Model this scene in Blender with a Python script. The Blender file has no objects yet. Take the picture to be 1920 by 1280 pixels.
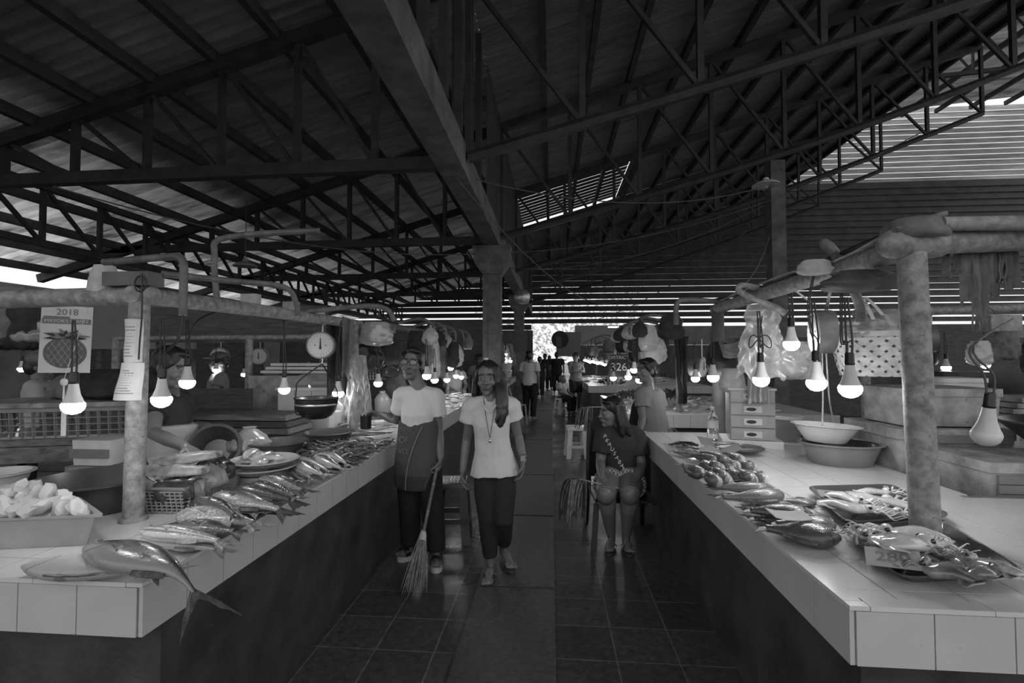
import bpy, bmesh, math, random
from math import sin, cos, pi, radians, sqrt, atan2, exp
from mathutils import Vector as V, Matrix, noise
R = random.Random(7)
SC = bpy.context.scene
C = SC.collection
# ---- the camera, and points measured along its sight lines (world metres) ----
F = 907.0; CH = 1.45; YAW = radians(4.73); PIT = radians(1.77)
def at(px, py, Y=None, Z=None, X=None):
    x = (px - 960) / F; y = (640 - py) / F
    zf = cos(PIT) - y * sin(PIT); up = y * cos(PIT) + sin(PIT)
    rx = x * cos(YAW) - zf * sin(YAW); ry = zf * cos(YAW) + x * sin(YAW)
    t = Y / ry if Y is not None else ((Z - CH) / up if Z is not None else X / rx)
    return V((rx * t, ry * t, CH + up * t))
cam = bpy.data.objects.new('camera', bpy.data.cameras.new('camera'))
C.objects.link(cam)
cam.location = (0, 0, CH); cam.rotation_euler = (pi / 2 + PIT, 0, YAW)
cam.data.lens = 36.0 * F / 1920; cam.data.sensor_width = 36; cam.data.clip_end = 300; cam.data.clip_start = .05
SC.camera = cam
SC.view_settings.view_transform = 'Standard'; SC.view_settings.look = 'None'
SC.view_settings.gamma = 1; SC.view_settings.use_curve_mapping = False
SC.view_settings.exposure = 0.0

# ---- mesh builder ----
def rotz(a): return Matrix.Rotation(a, 3, 'Z')
def frame(d):
    d = V(d).normalized(); u = V((0, 0, 1)) if abs(d.z) < .9 else V((1, 0, 0))
    a = d.cross(u).normalized(); return a, a.cross(d).normalized() * -1
class MB:
    def __init__(s): s.v = []; s.f = []; s.mi = []; s.uv = []
    def add(s, vs, fs, mi=0, uv=None):
        n = len(s.v); s.v += [V(p) for p in vs]; s.f += [tuple(i + n for i in f) for f in fs]; s.mi += [mi] * len(fs)
        s.uv += uv if uv else [(0, 0)] * len(vs); return s
    def box(s, c, sz, rot=None, mi=0):
        c = V(c); vs = []
        for x in (-.5, .5):
            for y in (-.5, .5):
                for z in (-.5, .5):
                    p = V((x * sz[0], y * sz[1], z * sz[2])); vs.append(c + (rot @ p if rot else p))
        return s.add(vs, [(0, 1, 3, 2), (4, 6, 7, 5), (0, 4, 5, 1), (2, 3, 7, 6), (0, 2, 6, 4), (1, 5, 7, 3)], mi)
    def b2(s, lo, hi, mi=0):
        return s.box([(a + b) / 2 for a, b in zip(lo, hi)], [abs(b - a) for a, b in zip(lo, hi)], None, mi)
    def bar(s, a, b, w, h=None, mi=0):
        a = V(a); b = V(b); d = b - a; h = h or w; x, y = frame(d)
        vs = [p + x * i * w / 2 + y * j * h / 2 for p in (a, b) for i, j in ((-1, -1), (1, -1), (1, 1), (-1, 1))]
        return s.add(vs, [(3, 2, 1, 0), (4, 5, 6, 7), (0, 1, 5, 4), (1, 2, 6, 5), (2, 3, 7, 6), (3, 0, 4, 7)], mi)
    def rings(s, rs, cap=True, mi=0, closed=False):
        n = len(rs[0]); vs = [p for r in rs for p in r]; fs = []
        m = len(rs)
        for i in range(m if closed else m - 1):
            for j in range(n):
                k = (j + 1) % n; i2 = (i + 1) % m; fs.append((i * n + j, i * n + k, i2 * n + k, i2 * n + j))
        if cap and not closed: fs.append(tuple(reversed(range(n)))); fs.append(tuple((m - 1) * n + j for j in range(n)))
        uv = [(i / max(1, m - 1), j / n) for i in range(m) for j in range(n)]
        return s.add(vs, fs, mi, uv)
    def tube(s, pts, r, n=8, mi=0, round_=False, closed=False):
        pts = [V(p) for p in pts]; m = len(pts); rr = list(r) if isinstance(r, (list, tuple)) else [r] * m
        if round_:
            d0 = (pts[0] - pts[1]).normalized(); d1 = (pts[-1] - pts[-2]).normalized(); a, b = rr[0], rr[-1]
            pre = [(pts[0] + d0 * a * sin(t), a * cos(t)) for t in (1.45, 1.1, .7, .35)]
            post = [(pts[-1] + d1 * b * sin(t), b * cos(t)) for t in (.35, .7, 1.1, 1.45)]
            pts = [p for p, _ in pre] + pts + [p for p, _ in post]; rr = [q for _, q in pre] + rr + [q for _, q in post]; m = len(pts)
        rs = []; a = None
        for i, p in enumerate(pts):
            if closed: d = pts[(i + 1) % m] - pts[i - 1]
            else: d = pts[min(i + 1, m - 1)] - pts[max(i - 1, 0)]
            if d.length < 1e-9: d = V((0, 0, 1))
            d.normalize()
            if a is None: a, _ = frame(d)
            a = (a - d * a.dot(d)); a = a.normalized() if a.length > 1e-6 else frame(d)[0]
            b = d.cross(a)
            rs.append([p + (a * cos(2 * pi * j / n) + b * sin(2 * pi * j / n)) * rr[i] for j in range(n)])
        return s.rings(rs, True, mi, closed)
    def lathe(s, prof, c=(0, 0, 0), n=28, sx=1, sy=1, rot=None, mi=0, cap=True):
        c = V(c); rs = []
        for r, z in prof:
            q = []
            for j in range(n):
                p = V((r * sx * cos(2 * pi * j / n), r * sy * sin(2 * pi * j / n), z)); q.append(c + (rot @ p if rot else p))
            rs.append(q)
        return s.rings(rs, cap, mi)
    def ell(s, c, rad, rot=None, nu=16, nv=10, mi=0):
        pr = [(sin(pi * (i + .02) / (nv - 1 + .04)), -cos(pi * (i + .02) / (nv - 1 + .04))) for i in range(nv)]
        rs = []
        for r, z in pr:
            q = []
            for j in range(nu):
                p = V((r * rad[0] * cos(2 * pi * j / nu), r * rad[1] * sin(2 * pi * j / nu), z * rad[2])); q.append(V(c) + (rot @ p if rot else p))
            rs.append(q)
        return s.rings(rs, True, mi)
    def sheet(s, g, th=.002, mi=0):
        """a grid of points given real thickness"""
        m = len(g); n = len(g[0]); top = [V(p) for r in g for p in r]; nor = []
        for i in range(m):
            for j in range(n):
                a = V(g[min(i + 1, m - 1)][j]) - V(g[max(i - 1, 0)][j]); b = V(g[i][min(j + 1, n - 1)]) - V(g[i][max(j - 1, 0)])
                q = a.cross(b); nor.append(q.normalized() if q.length > 1e-12 else V((0, 0, 1)))
        bot = [p - q * th for p, q in zip(top, nor)]; N = m * n; fs = []
        for i in range(m - 1):
            for j in range(n - 1):
                k = i * n + j; fs.append((k, k + n, k + n + 1, k + 1)); fs.append((N + k, N + k + 1, N + k + n + 1, N + k + n))
        ed = [i * n for i in range(m)] + [(m - 1) * n + j for j in range(1, n)] + [i * n + n - 1 for i in range(m - 2, -1, -1)] + [j for j in range(n - 2, 0, -1)]
        for a, b in zip(ed, ed[1:] + ed[:1]): fs.append((b, a, N + a, N + b))
        uv = [(i / (m - 1), j / (n - 1)) for i in range(m) for j in range(n)]
        return s.add(top + bot, fs, mi, uv + uv)
    def prism(s, poly, a, b, mi=0):
        """poly: points in 3-D; extruded from offset a to offset b (vectors)"""
        n = len(poly); a = V(a); b = V(b)
        return s.add([V(p) + a for p in poly] + [V(p) + b for p in poly], [tuple(reversed(range(n))), tuple(range(n, 2 * n))] + [(i, (i + 1) % n, n + (i + 1) % n, n + i) for i in range(n)], mi)
WM = {}
def mesh_of(name, mb, mats, smooth=True, ang=38):
    me = bpy.data.meshes.new(name); me.from_pydata([tuple(p) for p in mb.v], [], mb.f)
    for m in (mats if isinstance(mats, (list, tuple)) else [mats]): me.materials.append(m)
    if any(mb.mi): me.polygons.foreach_set('material_index', mb.mi)
    if len(mb.uv) == len(mb.v):
        l = me.uv_layers.new(name='UVMap'); idx = [0] * len(me.loops); me.loops.foreach_get('vertex_index', idx)
        l.data.foreach_set('uv', [c for i in idx for c in mb.uv[i]])
    me.update()
    bm = bmesh.new(); bm.from_mesh(me); bmesh.ops.recalc_face_normals(bm, faces=bm.faces); bm.to_mesh(me); bm.free()
    if smooth:
        me.polygons.foreach_set('use_smooth', [True] * len(me.polygons)); me.set_sharp_from_angle(angle=radians(ang))
    return me
def tag(o, label=None, cat=None, group=None, kind=None):
    for k, v in (('label', label), ('category', cat), ('group', group), ('kind', kind)):
        if v: o[k] = v
    return o
def thing(name, label, cat, loc=(0, 0, 0), rz=0, group=None, kind=None):
    o = bpy.data.objects.new(name, None); C.objects.link(o); o.empty_display_size = .05
    o.location = loc; o.rotation_euler = (0, 0, rz); WM[o.name] = Matrix.Translation(V(loc)) @ Matrix.Rotation(rz, 4, 'Z')
    return tag(o, label, cat, group, kind)
def link(name, me, parent=None, world=True):
    o = bpy.data.objects.new(name, me); C.objects.link(o)
    if parent is not None:
        o.parent = parent
        if world: me.transform(WM[parent.name].inverted())
        WM[o.name] = WM[parent.name]
    return o
def part(name, mb, mat, parent, label=None, world=True, smooth=True, ang=38, kind=None):
    o = link(name, mesh_of(name, mb, mat, smooth, ang), parent, world)
    return tag(o, label, None, None, kind)
def one(name, mb, mat, label, cat, group=None, kind=None, smooth=True, ang=38, me=None):
    """a thing that is one mesh; its origin goes to the middle of its base"""
    me = me or mesh_of(name, mb, mat, smooth, ang)
    xs = [v.co for v in me.vertices]; lo = [min(p[i] for p in xs) for i in range(3)]; hi = [max(p[i] for p in xs) for i in range(3)]
    b = V(((lo[0] + hi[0]) / 2, (lo[1] + hi[1]) / 2, lo[2])); me.transform(Matrix.Translation(-b))
    o = bpy.data.objects.new(name, me); C.objects.link(o); o.location = b; WM[o.name] = Matrix.Translation(b)
    return tag(o, label, cat, group, kind)
def struct(name, mb, mat, label=None, smooth=True, ang=38):
    return one(name, mb, mat, label, None, None, 'structure', smooth, ang)
def dup(root, loc, rz=None, label=None, group=None, scale=None):
    r = root.copy(); C.objects.link(r); r.location = loc
    if rz is not None: r.rotation_euler = rz if isinstance(rz, (tuple, list)) else (0, 0, rz)
    if scale: r.scale = (scale,) * 3 if not isinstance(scale, (tuple, list)) else scale
    if label: r['label'] = label
    if group: r['group'] = group
    def rec(o, n):
        for ch in list(o.children):
            c = ch.copy(); C.objects.link(c); c.parent = n; rec(ch, c)
    rec(root, r); return r
def text(name, body, size, mat, parent, loc, rot, extr=.0006, align='CENTER', sx=1, world=True):
    cu = bpy.data.curves.new(name, 'FONT'); cu.body = body; cu.size = size; cu.extrude = extr; cu.align_x = align; cu.align_y = 'CENTER'
    tmp = bpy.data.objects.new(name, cu); C.objects.link(tmp); me = bpy.data.meshes.new_from_object(tmp.evaluated_get(bpy.context.evaluated_depsgraph_get())); bpy.data.objects.remove(tmp)
    me.materials.clear(); me.materials.append(mat); o = bpy.data.objects.new(name, me); C.objects.link(o)
    m = Matrix.Translation(V(loc)) @ (rot.to_4x4() if not isinstance(rot, (tuple, list)) else __import__('mathutils').Euler(rot).to_matrix().to_4x4()) @ Matrix.Diagonal((sx, 1, 1, 1))
    if parent is not None:
        o.parent = parent
        if world: m = WM[parent.name].inverted() @ m
    o.matrix_local = m
    return o
def rotm(rx=0, ry=0, rz=0):
    return Matrix.Rotation(rz, 3, 'Z') @ Matrix.Rotation(ry, 3, 'Y') @ Matrix.Rotation(rx, 3, 'X')
def axes(x, y, z): return Matrix((V(x), V(y), V(z))).transposed()
def bez(a, b, c, n=10): return [V(a) * (1 - t) ** 2 + V(b) * 2 * t * (1 - t) + V(c) * t * t for t in [i / n for i in range(n + 1)]]
def smooth_path(pts, k=5):
    pts = [V(p) for p in pts]; out = []
    for i in range(len(pts) - 1):
        p0, p1, p2, p3 = pts[max(i - 1, 0)], pts[i], pts[i + 1], pts[min(i + 2, len(pts) - 1)]
        for j in range(k):
            t = j / k; out.append(.5 * ((2 * p1) + (p2 - p0) * t + (2 * p0 - 5 * p1 + 4 * p2 - p3) * t * t + (3 * p1 - p0 - 3 * p2 + p3) * t ** 3))
    return out + [pts[-1]]

# ---- materials (a black and white place: everything grey) ----
def nodes(name):
    m = bpy.data.materials.new(name); m.use_nodes = True; nt = m.node_tree; b = nt.nodes['Principled BSDF']; return m, nt, b
def nd(nt, t, **kw):
    n = nt.nodes.new(t)
    for k, v in kw.items():
        if k in n.inputs: n.inputs[k].default_value = v
        else: setattr(n, k, v)
    return n
def g3(v): return (v, v, v, 1)
def mat(name, v, rough=.6, var=.25, scale=9, bump=0, bscale=60, metal=0, spec=.5, coat=0, st=None, detail=4, dark=None, speck=None, alpha=None, trans=0, sss=0):
    m, nt, b = nodes(name); L = nt.links
    tc = nd(nt, 'ShaderNodeTexCoord'); mp = nd(nt, 'ShaderNodeMapping'); L.new(tc.outputs['Object'], mp.inputs[0])
    if st: mp.inputs['Scale'].default_value = st
    no = nd(nt, 'ShaderNodeTexNoise', Scale=scale, Detail=detail, Roughness=.6); L.new(mp.outputs[0], no.inputs['Vector'])
    rp = nd(nt, 'ShaderNodeValToRGB'); L.new(no.outputs['Fac'], rp.inputs[0])
    lo = max(0, v * (1 - var)) if dark is None else dark; hi = min(1, v * (1 + var))
    rp.color_ramp.elements[0].position = .32; rp.color_ramp.elements[1].position = .68
    rp.color_ramp.elements[0].color = g3(lo); rp.color_ramp.elements[1].color = g3(hi)
    out = rp.outputs[0]
    if speck:
        n2 = nd(nt, 'ShaderNodeTexNoise', Scale=speck[0], Detail=3, Roughness=.7); L.new(mp.outputs[0], n2.inputs['Vector'])
        r2 = nd(nt, 'ShaderNodeMapRange'); r2.inputs['From Min'].default_value = speck[1]; r2.inputs['From Max'].default_value = speck[1] + .06; L.new(n2.outputs['Fac'], r2.inputs['Value'])
        mx = nd(nt, 'ShaderNodeMix', data_type='RGBA'); L.new(r2.outputs[0], mx.inputs[0]); L.new(out, mx.inputs[6]); mx.inputs[7].default_value = g3(speck[2]); out = mx.outputs[2]
    L.new(out, b.inputs['Base Color'])
    b.inputs['Roughness'].default_value = rough; b.inputs['Metallic'].default_value = metal; b.inputs['Specular IOR Level'].default_value = spec
    b.inputs['Coat Weight'].default_value = coat; b.inputs['Coat Roughness'].default_value = .08
    if trans: b.inputs['Transmission Weight'].default_value = trans
    if sss: b.inputs['Subsurface Weight'].default_value = sss; b.inputs['Subsurface Radius'].default_value = (.01, .01, .01)
    if alpha is not None: b.inputs['Alpha'].default_value = alpha
    if bump:
        n3 = nd(nt, 'ShaderNodeTexNoise', Scale=bscale, Detail=3); L.new(mp.outputs[0], n3.inputs['Vector'])
        bp = nd(nt, 'ShaderNodeBump', Strength=bump, Distance=.01); L.new(n3.outputs['Fac'], bp.inputs['Height']); L.new(bp.outputs[0], b.inputs['Normal'])
    return m
def film(name, v=.7, clear=.35, rough=.25):
    """thin plastic film: some light goes straight through, some scatters, some glints"""
    m, nt, b = nodes(name); L = nt.links; nt.nodes.remove(b); out = nt.nodes['Material Output']
    d = nd(nt, 'ShaderNodeBsdfDiffuse', Color=g3(v)); t = nd(nt, 'ShaderNodeBsdfTranslucent', Color=g3(v)); g = nd(nt, 'ShaderNodeBsdfGlossy', Color=g3(.9), Roughness=rough); c = nd(nt, 'ShaderNodeBsdfTransparent', Color=g3(.95))
    a = nd(nt, 'ShaderNodeMixShader', Fac=.5); L.new(d.outputs[0], a.inputs[1]); L.new(t.outputs[0], a.inputs[2])
    e = nd(nt, 'ShaderNodeMixShader', Fac=.12); L.new(a.outputs[0], e.inputs[1]); L.new(g.outputs[0], e.inputs[2])
    f = nd(nt, 'ShaderNodeMixShader', Fac=clear); L.new(e.outputs[0], f.inputs[1]); L.new(c.outputs[0], f.inputs[2]); L.new(f.outputs[0], out.inputs[0])
    return m
def glow(name, strength):
    m, nt, b = nodes(name); b.inputs['Base Color'].default_value = g3(.8); b.inputs['Emission Color'].default_value = g3(1); b.inputs['Emission Strength'].default_value = strength
    return m
M = {}
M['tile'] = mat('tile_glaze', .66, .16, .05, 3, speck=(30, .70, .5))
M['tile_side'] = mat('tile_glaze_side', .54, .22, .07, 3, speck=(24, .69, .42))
M['grout'] = mat('grout', .2, .8, .3, 20)
M['plinth'] = mat('painted_plinth', .05, .42, .4, 5, .25, 40, speck=(14, .72, .16))
M['steel'] = mat('dark_truss_steel', .035, .55, .4, 6)
M['purlin'] = mat('purlin_steel', .05, .6, .4, 4)
M['concrete'] = mat('old_concrete', .12, .8, .45, 3.5, .4, 30, speck=(9, .66, .22))
M['pipe'] = mat('galvanised_pipe', .26, .62, .45, 26, .3, 90, dark=.15, speck=(55, .64, .13))
M['pipe_dark'] = mat('rusty_pipe', .12, .5, .4, 14, .15, 90)
M['black'] = mat('black_plastic', .02, .3, .3, 8)
M['dark'] = mat('dark_plastic', .06, .35, .3, 8)
M['grey'] = mat('grey_plastic', .2, .35, .15, 6)
M['mid'] = mat('mid_plastic', .32, .32, .12, 6)
M['light'] = mat('light_plastic', .55, .3, .12, 6)
M['white'] = mat('white_plastic', .75, .35, .08, 6)
M['foam'] = mat('foam_box', .62, .7, .12, 7, .15, 120, speck=(10, .68, .36))
M['foam_dirty'] = mat('dirty_foam', .30, .75, .45, 7, .25, 90, speck=(12, .64, .14))
M['wood'] = mat('worn_wood', .16, .65, .45, 5, .2, 60, st=(1, 8, 8))
M['wood_dark'] = mat('dark_wood', .07, .6, .45, 5, .2, 60, st=(1, 8, 8))
M['paper'] = mat('paper', .62, .8, .1, 8)
M['card'] = mat('cardboard_tag', .38, .7, .15, 12)
M['ink'] = mat('ink', .03, .7, .1, 10)
M['ink_grey'] = mat('grey_ink', .2, .7, .1, 10)
M['cream'] = mat('pale_lettering', .6, .7, .1, 10)
M['cable'] = mat('black_cable', .02, .4, .2, 10)
M['cable_grey'] = mat('dusty_cable', .1, .6, .3, 10)
M['metal'] = mat('scale_metal', .5, .3, .2, 10, metal=.8)
M['enamel'] = mat('scale_enamel', .2, .3, .3, 8)
M['film'] = film('plastic_film')
M['film_thin'] = film('thin_plastic_film', .75, .6)
M['film_dense'] = film('dense_plastic_film', .6, .12)
M['cloth_dark'] = mat('dark_cloth', .03, .85, .4, 14)
M['cloth_grey'] = mat('grey_cloth', .16, .85, .3, 14)
M['cloth_light'] = mat('light_cloth', .5, .85, .2, 14)
M['glass'] = mat('clear_bottle', .9, .08, .02, 4, trans=.92)
M['bulb_on'] = glow('lit_bulb_dome', 58)
M['tube_on'] = glow('lit_tube', 14)
M['bulb_neck'] = mat('bulb_housing', .62, .4, .08, 8)
M['bulb_off'] = mat('unlit_bulb_dome', .72, .5, .05, 8)
M['rope'] = mat('straw_rope', .36, .8, .3, 20)
M['straw'] = mat('woven_strip', .6, .55, .2, 12)
M['ice'] = mat('crushed_ice', .85, .12, .06, 20, .3, 50, trans=.35)
# ================= THE SETTING =================
ROOF0, SLOPE, XL, XR, YB, YE = 6.0, .29, -10.6, 10.8, -2.0, 24.0
def roof_z(x): return ROOF0 + SLOPE * (x + 1.0)
RIDGE = roof_z(XR)
NODES = [1.7, 5.4, 9.07, 12.8, 16.5, 20.2]
# floor: worn tiles with a strip of rough concrete slabs down the aisle
def floor_mat():
    m, nt, b = nodes('floor_tiles'); L = nt.links
    tc = nd(nt, 'ShaderNodeTexCoord'); mp = nd(nt, 'ShaderNodeMapping'); L.new(tc.outputs['Object'], mp.inputs[0])
    br = nd(nt, 'ShaderNodeTexBrick', offset=0.0, squash=1.0); br.inputs['Scale'].default_value = 1.0
    br.inputs['Brick Width'].default_value = .295; br.inputs['Row Height'].default_value = .295; br.inputs['Mortar Size'].default_value = .004; br.inputs['Mortar Smooth'].default_value = .1
    br.inputs['Color1'].default_value = g3(.062); br.inputs['Color2'].default_value = g3(.085); br.inputs['Mortar'].default_value = g3(.17); L.new(mp.outputs[0], br.inputs['Vector'])  # joints coloured pale: wet glints are painted into the mortar
    n = nd(nt, 'ShaderNodeTexNoise', Scale=26, Detail=5, Roughness=.7); L.new(mp.outputs[0], n.inputs['Vector'])
    r = nd(nt, 'ShaderNodeMapRange'); r.inputs['From Min'].default_value = .3; r.inputs['From Max'].default_value = .7; r.inputs['To Min'].default_value = .55; r.inputs['To Max'].default_value = 1.35; L.new(n.outputs['Fac'], r.inputs['Value'])
    mx = nd(nt, 'ShaderNodeMix', data_type='RGBA', blend_type='MULTIPLY'); mx.inputs[0].default_value = 1; L.new(br.outputs['Color'], mx.inputs[6]); L.new(r.outputs[0], mx.inputs[7]); L.new(mx.outputs[2], b.inputs['Base Color'])
    n2 = nd(nt, 'ShaderNodeTexNoise', Scale=1.6, Detail=3); L.new(mp.outputs[0], n2.inputs['Vector'])
    r2 = nd(nt, 'ShaderNodeMapRange'); r2.inputs['From Min'].default_value = .35; r2.inputs['From Max'].default_value = .65; r2.inputs['To Min'].default_value = .22; r2.inputs['To Max'].default_value = .5; L.new(n2.outputs['Fac'], r2.inputs['Value']); L.new(r2.outputs[0], b.inputs['Roughness'])
    bp = nd(nt, 'ShaderNodeBump', Strength=.35, Distance=.004); L.new(n.outputs['Fac'], bp.inputs['Height']); L.new(bp.outputs[0], b.inputs['Normal'])
    return m
fl = MB().b2((-30, -8, -.12), (30, 60, 0)); fo = struct('floor', fl, floor_mat(), 'dark wet worn floor tiles of the market aisle'); fo.data.transform(Matrix.Translation((.285, .02, 0))); fo.location.x -= .285; fo.location.y -= .02
slabm = mat('slab_concrete', .075, .38, .35, 30, .5, 120, speck=(60, .7, .15))
y = -1.0; k = 0
for w in (2.95, 1.1, 1.05, .32, 1.5, 1.3, 1.2, 1.4, 1.6, 1.5, 1.8, 1.6, 1.7, 1.5, 1.6, 1.4):
    mb = MB(); mb.b2((-.468, y + .012, -.02), (.006, y + w - .012, .012 + .004 * (k % 3)))
    struct('trim_%d' % (k + 1), mb, slabm, 'rough concrete slab of the strip down the aisle'); y += w; k += 1

# corrugated sheet roof (real waves along its length)
def corrugated(x0, z0, x1, z1, y0, y1, per=.1, amp=.014, seg=6, nx=8):
    ny = int((y1 - y0) / per * seg); g = []
    for i in range(ny + 1):
        yy = y0 + (y1 - y0) * i / ny
        d = amp * sin(2 * pi * yy / per)
        g.append([V((x0 + (x1 - x0) * t / nx, yy, z0 + (z1 - z0) * t / nx + d)) for t in range(nx + 1)])
    mb = MB(); n = nx + 1
    mb.add([p for r in g for p in r], [(i * n + j, i * n + j + 1, (i + 1) * n + j + 1, (i + 1) * n + j) for i in range(ny) for j in range(nx)])
    return mb
def roof_mat(name, v, tr0, tr1, xa, xb, lo=.5, holes=None):
    """weathered sheet; some of the daylight on it shines through, more where the sheets are fibreglass; the rise down the hall imitates reflected far-end light"""
    m, nt, b = nodes(name); L = nt.links; out = nt.nodes['Material Output']
    tc = nd(nt, 'ShaderNodeTexCoord'); ge = nd(nt, 'ShaderNodeNewGeometry'); mp = nd(nt, 'ShaderNodeMapping'); mp.inputs['Scale'].default_value = (.25, 2.2, 1); L.new(ge.outputs['Position'], mp.inputs[0])
    n = nd(nt, 'ShaderNodeTexNoise', Scale=3, Detail=5, Roughness=.7); L.new(mp.outputs[0], n.inputs['Vector'])
    r = nd(nt, 'ShaderNodeMapRange'); r.inputs['From Min'].default_value = .3; r.inputs['From Max'].default_value = .7; r.inputs['To Min'].default_value = v * lo; r.inputs['To Max'].default_value = v * 1.4; L.new(n.outputs['Fac'], r.inputs['Value'])
    L.new(r.outputs[0], b.inputs['Base Color']); b.inputs['Roughness'].default_value = .55
    sp = nd(nt, 'ShaderNodeSeparateXYZ'); L.new(ge.outputs['Position'], sp.inputs[0])
    r2 = nd(nt, 'ShaderNodeMapRange'); r2.inputs['From Min'].default_value = xa; r2.inputs['From Max'].default_value = xb; r2.inputs['To Min'].default_value = tr0; r2.inputs['To Max'].default_value = tr1; L.new(sp.outputs['X'], r2.inputs['Value'])
    t = nd(nt, 'ShaderNodeBsdfTranslucent'); mu = nd(nt, 'ShaderNodeMath', operation='MULTIPLY'); L.new(r2.outputs[0], mu.inputs[0])
    mp2 = nd(nt, 'ShaderNodeMapping'); mp2.inputs['Scale'].default_value = (.12, 1.0, 1); L.new(ge.outputs['Position'], mp2.inputs[0])
    n2 = nd(nt, 'ShaderNodeTexNoise', Scale=1.5, Detail=4, Roughness=.8); L.new(mp2.outputs[0], n2.inputs['Vector'])
    r3 = nd(nt, 'ShaderNodeMapRange'); r3.inputs['From Min'].default_value = .35; r3.inputs['From Max'].default_value = .65; r3.inputs['To Min'].default_value = .15; r3.inputs['To Max'].default_value = 1.6; r4 = nd(nt, 'ShaderNodeMapRange'); r4.inputs['From Min'].default_value = 8; r4.inputs['From Max'].default_value = 22; r4.inputs['To Min'].default_value = 0; r4.inputs['To Max'].default_value = .06 if tr0 > .1 else 0; L.new(sp.outputs['Y'], r4.inputs['Value']); a4 = nd(nt, 'ShaderNodeMath', operation='ADD'); L.new(r2.outputs[0], a4.inputs[0]); L.new(r4.outputs[0], a4.inputs[1]); L.new(a4.outputs[0], mu.inputs[0]); L.new(n2.outputs['Fac'], r3.inputs['Value']); L.new(r3.outputs[0], mu.inputs[1]); L.new(mu.outputs[0], t.inputs[0])  # transmission grows down the hall, standing in for light reflected from the end
    ad = nd(nt, 'ShaderNodeAddShader'); L.new(b.outputs[0], ad.inputs[0]); L.new(t.outputs[0], ad.inputs[1]); L.new(ad.outputs[0], out.inputs[0])
    return m
RM = roof_mat('roof_sheet', .16, .5, .004, -10.6, -6.0)
RMR = roof_mat('roof_sheet_plain', .14, .004, .002, -1, 8)
struct('ceiling', corrugated(XL, roof_z(XL), -1.0, roof_z(-1.0), YB, YE, .16, .026, nx=10), RM, 'dark corrugated roof slope rising from the low eave')
# upper slope, with a run of loose sheets that lets the day in
zz = lambda x: roof_z(x)
struct('ceiling', corrugated(-1.0, zz(-1) - .02, XR, zz(XR), YB, 13.2), RMR, 'dark corrugated roof slope above the aisle and stalls')
struct('ceiling', corrugated(2.2, zz(2.2), XR, zz(XR), 13.2, 16.8), RMR, 'dark roof sheets beside the slatted gap')
struct('ceiling', corrugated(-1.0, zz(-1) - .02, XR, zz(XR), 16.8, YE), RMR, 'dark corrugated roof slope toward the far gable')
for i in range(12):
    y0 = 13.2 + i * .3; mb = MB()
    mb.prism([(-1.0, y0, zz(-1) + .05), (2.2, y0, zz(2.2) + .05), (2.2, y0 + .245, zz(2.2) + .05), (-1.0, y0 + .245, zz(-1) + .05)], (0, 0, 0), (0, 0, .012))
    struct('trim_%d' % (20 + i), mb, M['purlin'], 'loose roof sheet with daylight beside it')
# the higher bay beyond the ridge
RM2 = roof_mat('fibreglass_sheet', .3, .08, .1, 10, 24, .7)
struct('ceiling', corrugated(XR + .2, 12.5, 24, 13.6, -2, YE - .3, .14, .02), RM2, 'pale translucent roof of the higher bay beyond the ridge')
for i in range(9):
    x = XR + 1 + i * 1.5; z = 12.35 + (x - XR) / 13.2 * 1.1; mb = MB(); mb.bar((x, -2, z - .1), (x, YE - .3, z - .1), .12, .18)
    struct('beam', mb, M['purlin'], 'purlin under the pale higher roof')
# gable of the far end: horizontal sheets lapped like louvres, gaps wider low down
def slats(x0, x1, zlo, zhi, y, pitch, gap0, gap1, name, mt, lab, top=None):
    mb = MB(); z = zlo
    while z < zhi:
        t = (z - zlo) / max(.01, zhi - zlo); gap = gap0 + (gap1 - gap0) * t; h = pitch - gap
        xa = x0
        if top: xa = max(x0, top(z))
        if xa < x1:
            mb.add([(xa, y - .03, z), (x1, y - .03, z), (x1, y + .06, z + h), (xa, y + .06, z + h), (xa, y - .018, z), (x1, y - .018, z), (x1, y + .072, z + h), (xa, y + .072, z + h)], [(0, 1, 2, 3), (7, 6, 5, 4), (0, 4, 5, 1), (1, 5, 6, 2), (2, 6, 7, 3), (3, 7, 4, 0)])
        z += pitch
    return struct(name, mb, mt, lab)
SLM = mat('gable_slats', .05, .6, .4, 2)
slats(XL, 24, 3.08, 5.0, YE, .3, .075, -.015, 'wall_far', SLM, 'dark gable of lapped sheets with daylight in the gaps, lower part', lambda z: (z - ROOF0) / SLOPE - 1.2)
slats(-4, 24, 5.18, 9.6, YE, .3, -.012, -.03, 'wall_far', SLM, 'dark gable of lapped sheets, closed upper part', lambda z: (z - ROOF0) / SLOPE - 1.2)
SL2 = roof_mat('gable_fibreglass', .3, .22, .18, 10, 24, .7)
slats(XR + .2, 24, 9.7, 13.25, YE + .3, .26, -.005, -.008, 'wall_far', SL2, 'pale lapped sheets high in the far gable')
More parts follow.
